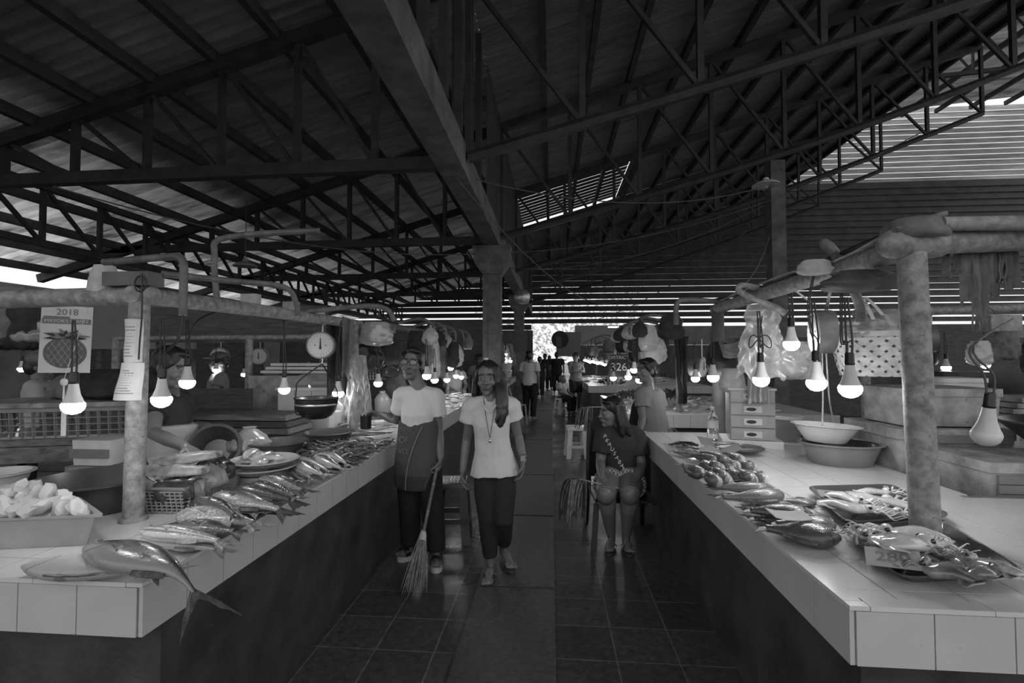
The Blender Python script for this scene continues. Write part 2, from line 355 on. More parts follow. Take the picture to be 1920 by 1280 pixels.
# trusses
def web(parent, A, B, n, wv=.07, wd=.05, rev=False):
    """A, B: functions t -> point on the lower and upper chord"""
    for i in range(n + 1):
        mb = MB(); mb.bar(A(i / n), B(i / n), wv, wv); part('truss_strut', mb, M['steel'], parent)
        if i < n:
            mb = MB(); mb.bar(*((A(i / n), B((i + 1) / n)) if rev else (B(i / n), A((i + 1) / n))), wd, wd); part('truss_brace', mb, M['steel'], parent)
def lerp(a, b, t): return V(a) + (V(b) - V(a)) * t
for i, y in enumerate(NODES):
    nth = ['nearest', 'second', 'third', 'fourth', 'fifth', 'farthest'][i]
    t = thing('roof_truss', '%s dark steel roof truss over the low side of the market' % nth, 'roof truss', (-6, y, 3.6), 0, None, 'structure')
    a0, a1 = (-1.1, y, 3.66), (-9.6, y, 3.60); b0, b1 = (-1.1, y, roof_z(-1.1) - .2), (-9.6, y, roof_z(-9.6) - .2)
    part('bottom_chord', MB().bar(a0, a1, .12, .14), M['steel'], t)
    part('top_chord', MB().bar(b0, (-10.5, y, roof_z(-10.5) - .2), .12, .16), M['steel'], t)
    web(t, lambda s: lerp(a0, a1, s), lambda s: lerp(b0, b1, s), 9, rev=True)
    t = thing('roof_truss', '%s dark steel roof truss climbing over the aisle to the ridge' % nth, 'roof truss', (5, y, 5), 0, None, 'structure')
    c0, c1 = (-.95, y, 3.72), (10.7, y, 7.5); d0, d1 = (-.95, y, roof_z(-.95) - .2), (10.7, y, roof_z(10.7) - .2)
    bow = lambda s: lerp(c0, c1, s) + V((0, 0, -.25 * sin(pi * s)))
    mb = MB(); mb.tube([bow(s / 12) for s in range(13)], .07, 6); part('bottom_chord', mb, M['steel'], t)
    part('top_chord', MB().bar(d0, d1, .12, .16), M['steel'], t)
    web(t, bow, lambda s: lerp(d0, d1, s), 9)
    if 0 < i < 5:
        t = thing('roof_truss', '%s steel truss under the pale higher bay' % nth, 'roof truss', (17, y, 10), 0, None, 'structure')
        e0, e1 = (XR + .2, y, 10.4), (23.8, y, 11.4); f0, f1 = (XR + .2, y, 12.1), (23.8, y, 13.2)
        part('bottom_chord', MB().bar(e0, e1, .12), M['steel'], t); part('top_chord', MB().bar(f0, f1, .12), M['steel'], t)
        web(t, lambda s: lerp(e0, e1, s), lambda s: lerp(f0, f1, s), 10, .06, .05)
for i in range(19):                                     # purlins run the length of the hall
    x = -12.6 + i * .78
    if abs(x + 1.0) < .15 or x < XL: continue
    mb = MB(); mb.bar((x, YB, roof_z(x) - .1), (x, YE - .1, roof_z(x) - .1), .09, .14); struct('beam', mb, M['purlin'], 'roof purlin running the length of the hall')
for i in range(9):
    x = 2.4 + i * 1.02; mb = MB(); mb.bar((x, YB, roof_z(x) - .1), (x, YE - .1, roof_z(x) - .1), .09, .16); struct('beam', mb, M['purlin'], 'roof purlin running the length of the hall')
mb = MB(); mb.bar((XR, YB, RIDGE + .1), (XR, YE, RIDGE + .1), .12, .3); struct('beam', mb, M['steel'], 'ridge beam along the top edge of the roof')
# long girder on the low side
t = thing('roof_girder', 'long steel girder under the low roof, parallel to the aisle', 'roof girder', (-7.6, 12, 3.1), 0, None, 'structure')
g0, g1 = (-7.6, 2, 3.14), (-7.6, YE, 3.14); h0, h1 = (-7.6, 2, 4.0), (-7.6, YE, 4.0)
part('bottom_chord', MB().bar(g0, g1, .1), M['steel'], t); part('top_chord', MB().bar(h0, h1, .1), M['steel'], t)
web(t, lambda s: lerp(g0, g1, s), lambda s: lerp(h0, h1, s), 24, .06, .05)
# concrete beam over the left counters, columns with flared heads, sheet partition above it
mb = MB(); mb.b2((-1.26, YB, 3.52), (-.97, YE, 3.86)); struct('beam', mb, M['concrete'], 'long concrete beam above the fish counters', False)
for i, y in enumerate((9.07, 16.5)):
    c = thing('column', '%s with flared head under the long beam' % ('stained concrete column by the aisle' if i == 0 else 'far concrete column by the aisle'), 'column', (-1.12, y, 0), 0, None, 'structure')
    mb = MB(); mb.b2((-1.12 - .165, y - .165, 0), (-1.12 + .165, y + .165, 3.05)); part('shaft', mb, M['concrete'], c, smooth=False)
    mb = MB(); P = lambda x, z: (x, y, z)
    mb.prism([P(-1.285, 2.98), P(-.955, 2.98), P(-.80, 3.2), P(-.76, 3.52), P(-1.48, 3.52), P(-1.44, 3.2)], (0, -.2, 0), (0, .2, 0)); part('capital', mb, M['concrete'], c, smooth=False)
    if i == 0:
        mb = MB(); mb.b2((-1.295, y - .175, 1.86), (-.945, y + .175, 1.93)); part('tape_band', mb, M['cable_grey'], c)
mb = MB(); ny = 400
g = []
for i in range(ny + 1):
    yy = 7.2 + (YE - 7.2) * i / ny; d = .012 * sin(2 * pi * yy / .16); g.append([(-.98 + d, yy, 3.86), (-.98 + d, yy, roof_z(-1) - .05)])
mb.sheet(g, .004); struct('wall_middle', mb, mat('partition_sheet', .03, .6, .4, 3), 'dark corrugated partition standing on the long beam', ang=60)
for i in range(7):
    y = 2.2 + i * .72; mb = MB(); mb.bar((-1.0, y, 3.86), (-1.0, y, roof_z(-1) - .1), .1, .08); struct('trim_%d' % (50 + i), mb, M['steel'], 'dark post between the long beam and the roof')
mb = MB(); mb.b2((3.95, 9.0, 0), (4.2, 9.25, 5.0)); struct('column', mb, M['concrete'], 'square post behind the drawers, up to the roof truss', False)
# outer wall under the low eave
mb = MB(); mb.b2((-10.95, 0, 0), (-10.8, YE, 2.92)); struct('wall_left', mb, mat('outer_wall', .25, .8, .3, 2), 'grey outer wall below the low eave', False)
# far wall with the bright way out
FW = mat('board_wall', .11, .7, .5, 3, st=(6, 1, .5))
mb = MB(); mb.b2((-10.8, YE - .05, 0), (-.95, YE + .05, 2.75)); struct('wall_far', mb, FW, 'dark board wall beside the way out', False)
mb = MB(); mb.b2((1.05, YE - .05, 0), (24, YE + .05, 2.0)); struct('wall_far', mb, FW, 'dark board wall beyond the stalls', False)
mb = MB(); mb.b2((1.1, YE - .4, 2.0), (4.9, YE - .3, 2.95)); struct('wall_far', mb, mat('pale_panel', .36, .6, .08, 2), 'pale board panel above the far stalls', False)
mb = MB(); mb.b2((4.95, YE - .4, 2.0), (24, YE - .3, 2.9)); struct('wall_far', mb, mat('grey_panel', .2, .6, .2, 2), 'grey boards above the far stalls', False)
mb = MB(); mb.b2((-10.8, YE - .4, 2.75), (-1.0, YE - .3, 3.0)); struct('trim_70', mb, M['steel'], 'dark lintel above the far wall', False)
# ground and leaves outside
mb = MB(); mb.b2((-90, -60, -.2), (90, 120, -.13)); struct('ground', mb, mat('outdoor_ground', .3, .9, .2, .5), 'pale ground outside the market', False)
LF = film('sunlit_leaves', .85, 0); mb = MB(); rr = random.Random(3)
for i in range(2600):
    c = V((rr.uniform(-6, 7), rr.uniform(36, 41), rr.uniform(0, 7.5) ** 1.0)); a = rotm(rr.uniform(-1, 1), rr.uniform(-1, 1), rr.uniform(0, 6.3)); s = rr.uniform(.12, .3)
    mb.add([c + a @ V(p) * s for p in ((-1, 0, 0), (0, -.45, .1), (1, 0, 0), (0, .45, .1))], [(0, 1, 2, 3)])
one('foliage', mb, LF, 'sunlit leaves seen through the far way out', 'foliage', None, 'stuff')
# daylight: a flat white sky
w = bpy.data.worlds.new('overcast_sky'); SC.world = w; w.use_nodes = True
w.node_tree.nodes['Background'].inputs[0].default_value = g3(1); w.node_tree.nodes['Background'].inputs[1].default_value = 1.02
# ================= COUNTERS =================
TOPZ = .79
def tiles_top(mb, x0, x1, y0, y1, px, py, ox=0, oy=0):
    g = .0018; i = floor_i(x0 - ox, px)
    x = ox + i * px
    while x < x1 - .01:
        y = oy + floor_i(y0 - oy, py) * py
        while y < y1 - .01:
            a, b, c, d = max(x, x0) + g, min(x + px, x1) - g, max(y, y0) + g, min(y + py, y1) - g
            if b - a > .008 and d - c > .008: mb.b2((a, c, TOPZ - .012), (b, d, TOPZ))
            y += py
        x += px
def floor_i(a, p): return math.floor(a / p + 1e-6)
def band_x(mb, xf, y0, y1, sgn, w=.175, h=.142):
    """tiles on a face that looks along x"""
    y = y0
    while y < y1 - .01:
        a, b = y + .0018, min(y + w, y1) - .0018
        mb.b2((xf - sgn * .012, a, TOPZ - .014 - h), (xf, b, TOPZ - .014)); y += w
def band_y(mb, yf, x0, x1, w=.19, h=.142, start=None, sgn=1):
    x = x0 if start is None else start
    while x < x1 - .01:
        a, b = max(x, x0) + .0018, min(x + w, x1) - .0018
        if b - a > .01: mb.b2((a, yf, TOPZ - .014 - h), (b, yf + sgn * .012, TOPZ - .014))
        x += w
def counter(name, label, rects, faces, edges, base, loc, ox, oy, group=None, px=.185, py=.185, corners=()):
    """rects: tiled areas (x0,y0,x1,y1); faces: tiled bands; edges: rounded trim runs; base: plinth boxes"""
    t = thing(name, label, 'counter', loc, 0, group)
    mb = MB()
    for b in base: mb.b2((b[0], b[1], 0), (b[2], b[3], TOPZ - .16))
    part('plinth', mb, M['plinth'], t, 'dark painted plinth', smooth=False)
    mb = MB()
    for r in rects: mb.b2((r[0] + .004, r[1] + .004, TOPZ - .155), (r[2] - .004, r[3] - .004, TOPZ - .003))
    part('mortar_bed', mb, M['grout'], t, smooth=False)
    mb = MB()
    for k, r in enumerate(rects): tiles_top(mb, r[0] + (-.045 if k and r[0] > rects[0][0] else .045), r[2] + (.045 if k and r[0] < rects[0][0] else -.045), r[1] + .045, r[3] - .045, px, py, ox, oy)
    part('tiled_top', mb, M['tile'], t, 'white glazed tile top', smooth=False)
    mb = MB()
    for f in faces:
        if f[0] == 'x': band_x(mb, *f[1:])
        else: band_y(mb, *f[1:])
    part('tiled_front', mb, M['tile_side'], t, 'white tile edge band', smooth=False)
    mb = MB()
    for a, b in edges:
        a = V(a); b = V(b); d = (b - a).normalized(); n = V((0, 0, 1)).cross(d) * .024
        k = max(1, round((b - a).length / .3))
        for i in range(k):
            p, q = a + (b - a) * (i / k) + d * .001, a + (b - a) * ((i + 1) / k) - d * .001
            mb.prism([p + n * -1, p + n, p + n + V((0, 0, -.013)), p + n * -1 + V((0, 0, -.013))], (0, 0, 0), q - p)
    for c in corners: mb.b2((c[0], c[1], TOPZ - .011), (c[2], c[3], TOPZ + .001))
    part('edge_trim', mb, M['tile'], t, smooth=False)
    return t
XA, XB = -1.19, .785
z = TOPZ + .001
counter('fish_counter', 'white tiled fish counter with tuna and shrimp, left of the aisle', [(-1.93, 1.335, XA, 4.95), (-4.2, 1.335, -1.93, 2.3)],
        [('x', XA, 1.337, 4.95, 1), ('y', 1.335, -4.2, XA - .014, .19, .142, -1.2055 - 16 * .19), ('y', 4.95, -1.93, XA, .19, .142, None, -1)],
        [((XA - .022, 1.36, z), (XA - .022, 4.95, z)), ((-4.2, 1.357, z), (XA - .05, 1.357, z)), ((-1.908, 2.3, z), (-1.908, 4.95, z))],
        [(-1.9, 1.42, XA - .01, 4.9), (-4.2, 1.42, -1.9, 2.25)], (-1.6, 2.6, 0), -1.345, 1.47, corners=[(XA - .0485, 1.333, XA + .002, 1.359)])
counter('fish_counter', 'white tiled counter with squid trays and round fish, right of the aisle', [(XB, 1.372, 1.97, 4.38), (1.97, 1.372, 4.2, 2.5)],
        [('x', XB, 1.374, 4.38, -1), ('y', 1.372, XB + .014, 4.2, .195), ('y', 4.38, XB, 1.97, .19, .142, None, -1)],
        [((XB + .022, 1.40, z), (XB + .022, 4.38, z)), ((XB + .05, 1.394, z), (4.2, 1.394, z)), ((1.948, 2.5, z), (1.948, 4.38, z))],
        [(XB + .07, 1.45, 1.94, 4.33), (1.94, 1.45, 4.2, 2.45)], (1.4, 2.8, 0), .935, 1.47, corners=[(XB - .002, 1.370, XB + .0485, 1.398)])
counter('fish_counter', 'second tiled counter on the left, heaped with small pale fish', [(-2.1, 5.0, XA, 8.2)],
        [('x', XA, 5.0, 8.2, 1), ('y', 5.0, -2.1, XA)], [((XA - .022, 5.0, z), (XA - .022, 8.2, z)), ((-2.1, 5.022, z), (XA, 5.022, z))], [(-2.05, 5.08, XA - .02, 8.1)], (-1.6, 6.5, 0), -1.3, 5.1)
counter('fish_counter', 'far tiled counter on the left beyond the concrete column', [(-3.2, 10.3, XA, 16)],
        [('x', XA, 10.3, 16, 1), ('y', 10.3, -3.2, XA)], [((-3.2, 10.322, z), (XA, 10.322, z))], [(-3.1, 10.36, XA - .02, 15.9)], (-2, 13, 0), -1.3, 10.4)
counter('fish_counter', 'second tiled counter on the right behind the seated woman', [(XB + .03, 5.7, 3.2, 8.3)],
        [('x', XB + .03, 5.7, 8.3, -1), ('y', 5.7, XB + .03, 3.2)], [((XB + .05, 5.7, z), (XB + .05, 8.3, z)), ((XB + .03, 5.722, z), (3.2, 5.722, z))], [(XB + .09, 5.78, 3.1, 8.2)], (1.8, 7, 0), .9, 5.8)
counter('fish_counter', 'far tiled counter on the right with bottles and greens', [(XB + .03, 11.0, 3.6, 17)],
        [('x', XB + .03, 11.0, 17, -1), ('y', 11.0, XB + .03, 3.6)], [((XB + .03, 11.022, z), (3.6, 11.022, z))], [(XB + .09, 11.06, 3.5, 16.9)], (2, 14, 0), .9, 11.1)

# ================= PIPE FRAMES OVER THE COUNTERS =================
def elbow(a, b, c, r=.06, n=6):
    """pipe path a-b-c with a rounded corner at b"""
    a, b, c = V(a), V(b), V(c); p = b + (a - b).normalized() * r; q = b + (c - b).normalized() * r
    return [a] + bez(p, b, q, n) + [c]
# left frame
t = thing('pipe_frame', 'spotted pipe frame standing on the left counter, papers on its post', 'pipe frame', (-1.685, 1.84, TOPZ))
mb = MB(); mb.tube([(-1.685, 1.84, TOPZ), (-1.68, 1.84, 1.72)], .037, 18); mb.lathe([(.052, 0), (.048, .012), (.037, .016)], (-1.685, 1.84, TOPZ), 18); part('post', mb, M['pipe'], t)
mb = MB(); mb.tube([(-4.0, 1.9, 1.70), (-2.7, 1.86, 1.685), (-1.62, 1.84, 1.70)], .038, 16); part('cross_pipe', mb, M['pipe'], t)
mb = MB(); mb.tube([(-1.68, 1.80, 1.70), (-1.68, 2.6, 1.715), (-1.68, 4.1, 1.73)], .036, 16); part('long_pipe', mb, M['pipe'], t)
mb = MB(); mb.b2((-1.80, 1.79, 1.735), (-1.60, 1.87, 1.79)); part('end_block', mb, M['concrete'], t)
mb = MB(); mb.tube([(-1.68, 4.0, TOPZ), (-1.68, 4.0, 1.73)], .036, 14); part('post', mb, M['pipe'], t)
pz = []
mb = MB(); mb.tube(elbow((-1.80, 1.80, 1.83), (-1.345, 1.66, 1.82), (-1.345, 1.66, 1.60), .05), .014, 12); part('lamp_arm', mb, M['pipe_dark'], t)
mb = MB(); mb.tube(smooth_path([(-1.60, 1.86, 1.79), (-1.5, 2.1, 1.80), (-1.33, 2.3, 1.795), (-1.30, 2.36, 1.72), (-1.30, 2.38, 1.66)]), .014, 10); part('lamp_arm', mb, M['pipe_dark'], t)
mb = MB(); mb.tube(smooth_path([(-1.68, 3.2, 1.76), (-1.3, 3.25, 1.80), (-1.15, 3.28, 1.78), (-1.1, 3.3, 1.7)]), .018, 10); part('lamp_arm', mb, M['pipe_dark'], t)
mb = MB(); mb.tube(smooth_path([at(408, 572, Y=2.5), at(402, 480, Y=2.5), at(424, 445, Y=2.52), at(600, 432, Y=2.7)]), .017, 10); part('lamp_arm', mb, M['pipe_dark'], t)
# right frame
t = thing('pipe_frame', 'spotted pipe frame standing on the right counter with wires along it', 'pipe frame', (1.386, 1.946, TOPZ))
mb = MB(); mb.tube([(1.386, 1.946, TOPZ), (1.35, 1.93, 1.86)], [.048, .046], 20); part('post', mb, M['pipe'], t)
mb = MB(); mb.tube([(1.28, 1.92, 1.872), (1.44, 1.935, 1.876)], .055, 18, round_=True); mb.tube([(1.40, 1.93, 1.876), (1.7, 1.95, 1.885), (4.0, 2.0, 1.95)], .042, 18); part('cross_pipe', mb, M['pipe'], t)
mb = MB(); mb.tube([(1.36, 1.9, 1.868), (1.39, 3.0, 1.865), (1.42, 4.35, 1.86)], .044, 16); part('long_pipe', mb, M['pipe'], t)
mb = MB(); mb.tube([(1.42, 4.28, TOPZ), (1.42, 4.28, 1.86)], .05, 14); part('post', mb, M['concrete'], t)
mb = MB(); mb.tube(elbow((1.42, 1.88, 1.935), (1.80, 1.87, 1.93), (1.79, 1.87, 1.58), .07), .026, 12); part('lamp_arm', mb, M['pipe'], t)
mb = MB(); mb.tube(smooth_path([(1.30, 2.35, 1.93), (1.27, 2.36, 1.98), (1.33, 2.38, 1.93), (1.50, 2.5, 1.72), (1.52, 2.52, 1.62)]), .022, 10); part('lamp_arm', mb, M['pipe_dark'], t)
mb = MB(); mb.tube(smooth_path([(1.40, 3.35, 1.90), (1.25, 3.3, 1.92), (1.24, 3.28, 1.87), (1.40, 3.2, 1.77), (1.47, 3.18, 1.72)]), .02, 10); part('lamp_arm', mb, M['pipe'], t)
mb = MB(); mb.tube(smooth_path([(1.40, 4.2, 1.91), (1.16, 4.2, 1.93), (1.06, 4.2, 1.90), (1.05, 4.2, 1.72)]), .022, 10); part('lamp_arm', mb, M['pipe_dark'], t)
for i in range(4):
    o = .03 * i; mb = MB(); mb.tube(smooth_path([(1.30 + o, 1.95, 1.93 + .01 * i), (1.33 + o * .6, 2.4, 1.90 + .03 * (i % 2)), (1.36 + o * .5, 3.0, 1.93 - .02 * i), (1.40, 4.25, 1.91 + .01 * i)]), .006 + .003 * (i % 2), 6); part('wire', mb, M['cable'] if i % 2 else M['rope'], t)
# frames further off
def far_frame(label, x, y0, y1, zt, reach, n):
    t = thing('pipe_frame', label, 'pipe frame', (x, y0, TOPZ)); s = 1 if reach > 0 else -1
    for y in (y0 + .1, y1 - .1):
        mb = MB(); mb.tube([(x, y, TOPZ), (x, y, zt)], .035, 10); part('post', mb, M['pipe_dark'], t)
    mb = MB(); mb.tube([(x, y0, zt), (x, y1, zt + .02)], .034, 10); part('long_pipe', mb, M['pipe_dark'], t)
    for i in range(n):
        y = y0 + (i + .5) * (y1 - y0) / n; mb = MB(); mb.tube(smooth_path([(x, y, zt + .05), (x + reach * .6, y, zt + .1), (x + reach, y, zt + .03), (x + reach * 1.05, y, zt - .12)]), .016, 8); part('lamp_arm', mb, M['pipe_dark'], t)
    return t
far_frame('dark pipe frame over the second counter on the left', -1.75, 5.1, 8.1, 1.78, .4, 5)
far_frame('dark pipe frame over the far counter on the left', -1.75, 10.4, 15.8, 1.78, .4, 5)
far_frame('dark pipe frame over the second counter on the right', 1.5, 5.8, 8.2, 1.86, -.45, 5)
far_frame('dark pipe frame over the far counter on the right', 1.5, 11.1, 16.8, 1.86, -.45, 5)

# ================= BULBS =================
def make_bulb(name, label, dome):
    t = thing(name, label, 'light bulb')
    mb = MB(); mb.lathe([(.014, .125), (.0165, .12), (.0175, .085), (.019, .082), (.0165, .074)], n=18); part('socket', mb, M['black'], t, world=False)
    mb = MB(); mb.lathe([(.0165, .078), (.0185, .06), (.024, .03), (.034, .003), (.038, -.004), (.03, -.005)], n=22); part('housing', mb, M['bulb_neck'], t, world=False)
    mb = MB(); mb.lathe([(.037, -.003), (.041, -.012), (.0405, -.022), (.036, -.034), (.026, -.045), (.013, -.051), (.001, -.053)], n=22); part('dome', mb, dome, t, world=False)
    return t
def cordpart(o, pts, r=.003, m='cable'):
    mb = MB(); mb.tube(pts, r, 6); part('cord', mb, M[m], o, world=True)
first = make_bulb('light_bulb', 'x', M['bulb_on']); nb = [0]
def bulb(px, py, Y, label, top=None, group=None, s=1, src=None, rz=0, tilt=0, twist=False):
    """px, py: middle of the bright dome in the photograph, at distance Y"""
    p = at(px, py, Y=Y) + V((0, 0, .02 * s))
    if src is None and nb[0] == 0: o = first; o.location = p; o['label'] = label
    else: o = dup(src or first, p, None, label)
    nb[0] += 1
    o.rotation_euler = (0, tilt, 0); o.scale = (s, s, s); WM[o.name] = Matrix.Translation(p) @ Matrix.Rotation(tilt, 4, 'Y') @ Matrix.Diagonal((s, s, s, 1))
    if group: o['group'] = group
    if top:
        a = p + V((0, 0, .125 * s))
        if isinstance(top, list):
            pp = [at(q[0], q[1], Y=Y) for q in top]
            for k in (-1, 1): cordpart(o, smooth_path([a + V((k * .008, 0, -.01)), a + V((k * .009, 0, .05))] + [q + V((k * .004, 0, 0)) for q in pp]))
            return o
        top = V(top); m = (a + top) / 2 + V((.012, 0, 0))
        cordpart(o, smooth_path([a + V((-.008, 0, -.01)), a + V((-.009, 0, .05)), m, top])); cordpart(o, smooth_path([a + V((.008, 0, -.01)), a + V((.010, 0, .05)), m + V((.008, 0, 0)), top]))
    return o
near = [
    (137, 762, 1.5, 'lit bulb hanging in front of the permit sign', [(138, 600)], .80),
    (303, 750, 1.62, 'lit bulb hanging beside the post with papers', (-1.345, 1.66, 1.60), .80),
    (351, 718, 2.35, 'lit bulb with ragged edge before the stooping man', [(352, 640), (372, 600), (425, 577)], .9),
    (533, 731, 3.0, 'lit bulb hanging between cap and scale, over cut tuna', [(533, 640), (532, 590)], .85),
    (634, 738, 3.55, 'lit bulb half wrapped in plastic beside the scale pan', [(634, 650), (640, 600)], 1.0),
    (709, 719, 4.3, 'lit bulb behind the black cup, by the hanging bags', None, .95),
    (1427, 713, 2.75, 'lit bulb hanging below a knotted loop of cable', [(1424, 650), (1424, 596)], 1.05),
    (1484, 646, 3.0, 'lit bulb hanging highest, beside the plastic bags', [(1484, 600), (1482, 545)], 1.1),
    (1531, 719, 2.45, 'lit bulb hanging over the pale oval basin', [(1521, 620), (1516, 570), (1528, 505)], 1.1),
    (1594, 730, 2.2, 'lit bulb hanging just before the woven basket', [(1578, 640), (1578, 540)], 1.1),
    (1337, 708, 4.0, 'lit bulb beside the thin post behind the drawers', [(1336, 610)], 1.1),
    (1304, 710, 4.9, 'lit bulb hanging just right of the long dark cloth', None, 1.0),
    (1199, 713, 5.4, 'lit bulb at the chin of the aproned vendor, lowest of three', None, 1.0),
    (1189, 694, 5.6, 'lit bulb beside the face of the aproned vendor', None, 1.0),
    (1178, 707, 5.9, 'lit bulb lower down beside the aproned vendor', None, 1.0),
    (1150, 709, 7.3, 'lit bulb just under the dark number board', None, 1.1),
    (800, 705, 4.6, 'lit bulb just right of the woman with glasses', [(800, 660)], 1.0),
    (815, 713, 5.4, 'lit bulb low beside the shoulder of the woman with glasses', None, 1.0),
    (838, 712, 6.2, 'lit bulb over the heap of pale fish, nearest it', None, 1.0),
    (845, 690, 6.9, 'lit bulb hanging highest over the pale fish', None, 1.0),
    (855, 705, 7.4, 'lit bulb over the pale fish beside a smaller one', None, 1.0),
    (865, 707, 7.9, 'lit bulb over the pale fish, nearest the girl', None, 1.0),
    (405, 694, 5.6, 'small lit bulb before the man in the cap', None, .9),
    (457, 702, 6.6, 'small lit bulb behind the foam slab', None, .9),
    (41, 692, 4.6, 'small lit bulb behind the person in the pale shirt', None, .9),
    (578, 689, 6.5, 'small lit bulb under the dial scale, far off', None, .8),
    (1774, 690, 5.2, 'small lit bulb beside the dark box behind the right post', None, 1.0),
    (1848, 685, 5.6, 'small lit bulb among the stalls behind the unlit bulb', None, 1.0),
    (948, 664, 12.5, 'far lit bulb, topmost of four before the board wall', None, 1.1),
    (944, 672, 12.8, 'far lit bulb, lowest left of four before the board wall', None, 1.1),
    (948, 676, 13.1, 'far lit bulb, middle of four before the board wall', None, 1.1),
    (957, 677, 13.0, 'far lit bulb nearest the column edge, right of four', None, 1.1),
]
for b in near: bulb(b[0], b[1], b[2], b[3], b[4], None, b[5])
for i in range(9): bulb(1097 + i * 4.6 + (i % 2), 675 + i * .75 + (i % 3), 12.3 + .35 * (8 - i), 'bulb in the far string of lights above the right stalls', None, 'far string of bulbs', 1.15)
off = make_bulb('light_bulb', 'x', M['bulb_off']); p = at(1850, 806, Y=1.45)
off.location = p; off.rotation_euler = (.12, .0, .2); off.scale = (.84, .84, .84); off['label'] = 'unlit bulb hanging close by, before the dark basin'; WM[off.name] = Matrix.Translation(p)
for dx in (-.012, .012): cordpart(off, smooth_path([p + V((dx * .8, 0, .10)), p + V((dx * 1.5, .01, .18)), p + V((-.012 + dx * .4, .06, .27)), (1.79, 1.86, 1.6)]), .0035, 'cable_grey')
# fluorescent tubes in the distance
for (a, b, Y, lab) in (((905, 687), (924, 687), 8.4, 'short lit tube over the far left fish'), ((1141, 613), (1160, 613), 20, 'far lit tube under the pale panel'),):
    mb = MB(); mb.tube([at(*a, Y=Y), at(*b, Y=Y)], .022, 10, round_=True); t = thing('tube_light', lab, 'lamp', at(*a, Y=Y)); part('tube', mb, M['tube_on'], t)
    mb = MB(); mb.bar(at(*a, Y=Y) + V((0, 0, .035)), at(*b, Y=Y) + V((0, 0, .035)), .04, .03); part('fitting', mb, M['white'], t); mb = MB(); m_ = (at(*a, Y=Y) + at(*b, Y=Y)) / 2; mb.tube([m_ + V((0, 0, .04)), m_ + V((0, 0, 1.2 if Y < 10 else 2.0))], .006, 5); part('cord', mb, M['cable'], t)
# pendant lamps under the roof
p = at(460, 497, Y=6.4); t = thing('pendant_lamp', 'small dark lampshade hanging above the stall behind the stooping man', 'lamp', p)
mb = MB(); mb.lathe([(.16, -.02), (.155, -.005), (.10, .03), (.04, .055), (.03, .10), (.0, .105)], p, 28); part('lamp_shade', mb, M['grey'], t); mb = MB(); mb.tube([p + V((0, 0, .1)), p + V((0, .0, .9))], .006, 6); part('cord', mb, M['cable'], t)
p = at(1436, 346, Y=9.0); t = thing('pendant_lamp', 'white shallow lampshade hanging under the roof, unlit', 'lamp', p)
mb = MB(); mb.lathe([(.235, -.02), (.23, -.005), (.15, .045), (.06, .075), (.045, .12), (.0, .125)], p, 28); part('lamp_shade', mb, M['white'], t)
mb = MB(); mb.lathe([(.025, -.06), (.04, -.03), (.03, .03)], p, 14); part('bulb', mb, M['bulb_off'], t)
mb = MB(); mb.tube([p + V((0, 0, .12)), p + V((0, .07, .62))], .008, 6); part('cord', mb, M['cable'], t)
# ================= PEOPLE =================
def skin_mat(name, v):
    m, nt, b = nodes(name); L = nt.links
    a = nd(nt, 'ShaderNodeAttribute', attribute_name='tone'); n = nd(nt, 'ShaderNodeTexNoise', Scale=30, Detail=4)
    r = nd(nt, 'ShaderNodeMapRange'); r.inputs['To Min'].default_value = v * .85; r.inputs['To Max'].default_value = v * 1.15; L.new(n.outputs['Fac'], r.inputs['Value'])
    mu = nd(nt, 'ShaderNodeMath', operation='MULTIPLY'); L.new(a.outputs['Fac'], mu.inputs[0]); L.new(r.outputs[0], mu.inputs[1]); L.new(mu.outputs[0], b.inputs['Base Color'])
    b.inputs['Roughness'].default_value = .42; b.inputs['Subsurface Weight'].default_value = .12; b.inputs['Subsurface Radius'].default_value = (.012, .012, .012); b.inputs['Subsurface Scale'].default_value = .5
    return m
M['skin'] = skin_mat('skin', .16); M['skin_pale'] = skin_mat('skin_pale', .34)
def cloth(name, v, freq=14, bump=.5, pat=None):
    m, nt, b = nodes(name); L = nt.links; tc = nd(nt, 'ShaderNodeTexCoord'); n = nd(nt, 'ShaderNodeTexNoise', Scale=freq, Detail=3); L.new(tc.outputs['Object'], n.inputs['Vector'])
    bp = nd(nt, 'ShaderNodeBump', Strength=bump, Distance=.02); L.new(n.outputs['Fac'], bp.inputs['Height']); L.new(bp.outputs[0], b.inputs['Normal'])
    b.inputs['Roughness'].default_value = .85; b.inputs['Specular IOR Level'].default_value = .25; b.inputs['Base Color'].default_value = g3(v)
    if pat:
        if pat[0] == 'check': t = nd(nt, 'ShaderNodeTexChecker', Scale=pat[1]); t.inputs[1].default_value = g3(v); t.inputs[2].default_value = g3(pat[2]); L.new(tc.outputs['Object'], t.inputs[0]); L.new(t.outputs[0], b.inputs['Base Color'])
        else:
            t = nd(nt, 'ShaderNodeTexVoronoi', Scale=pat[1]); L.new(tc.outputs['Object'], t.inputs['Vector']); r = nd(nt, 'ShaderNodeMapRange'); r.inputs['From Min'].default_value = .3; r.inputs['From Max'].default_value = .4; r.inputs['To Min'].default_value = pat[2]; r.inputs['To Max'].default_value = v; L.new(t.outputs['Distance'], r.inputs['Value']); L.new(r.outputs[0], b.inputs['Base Color'])
    return m
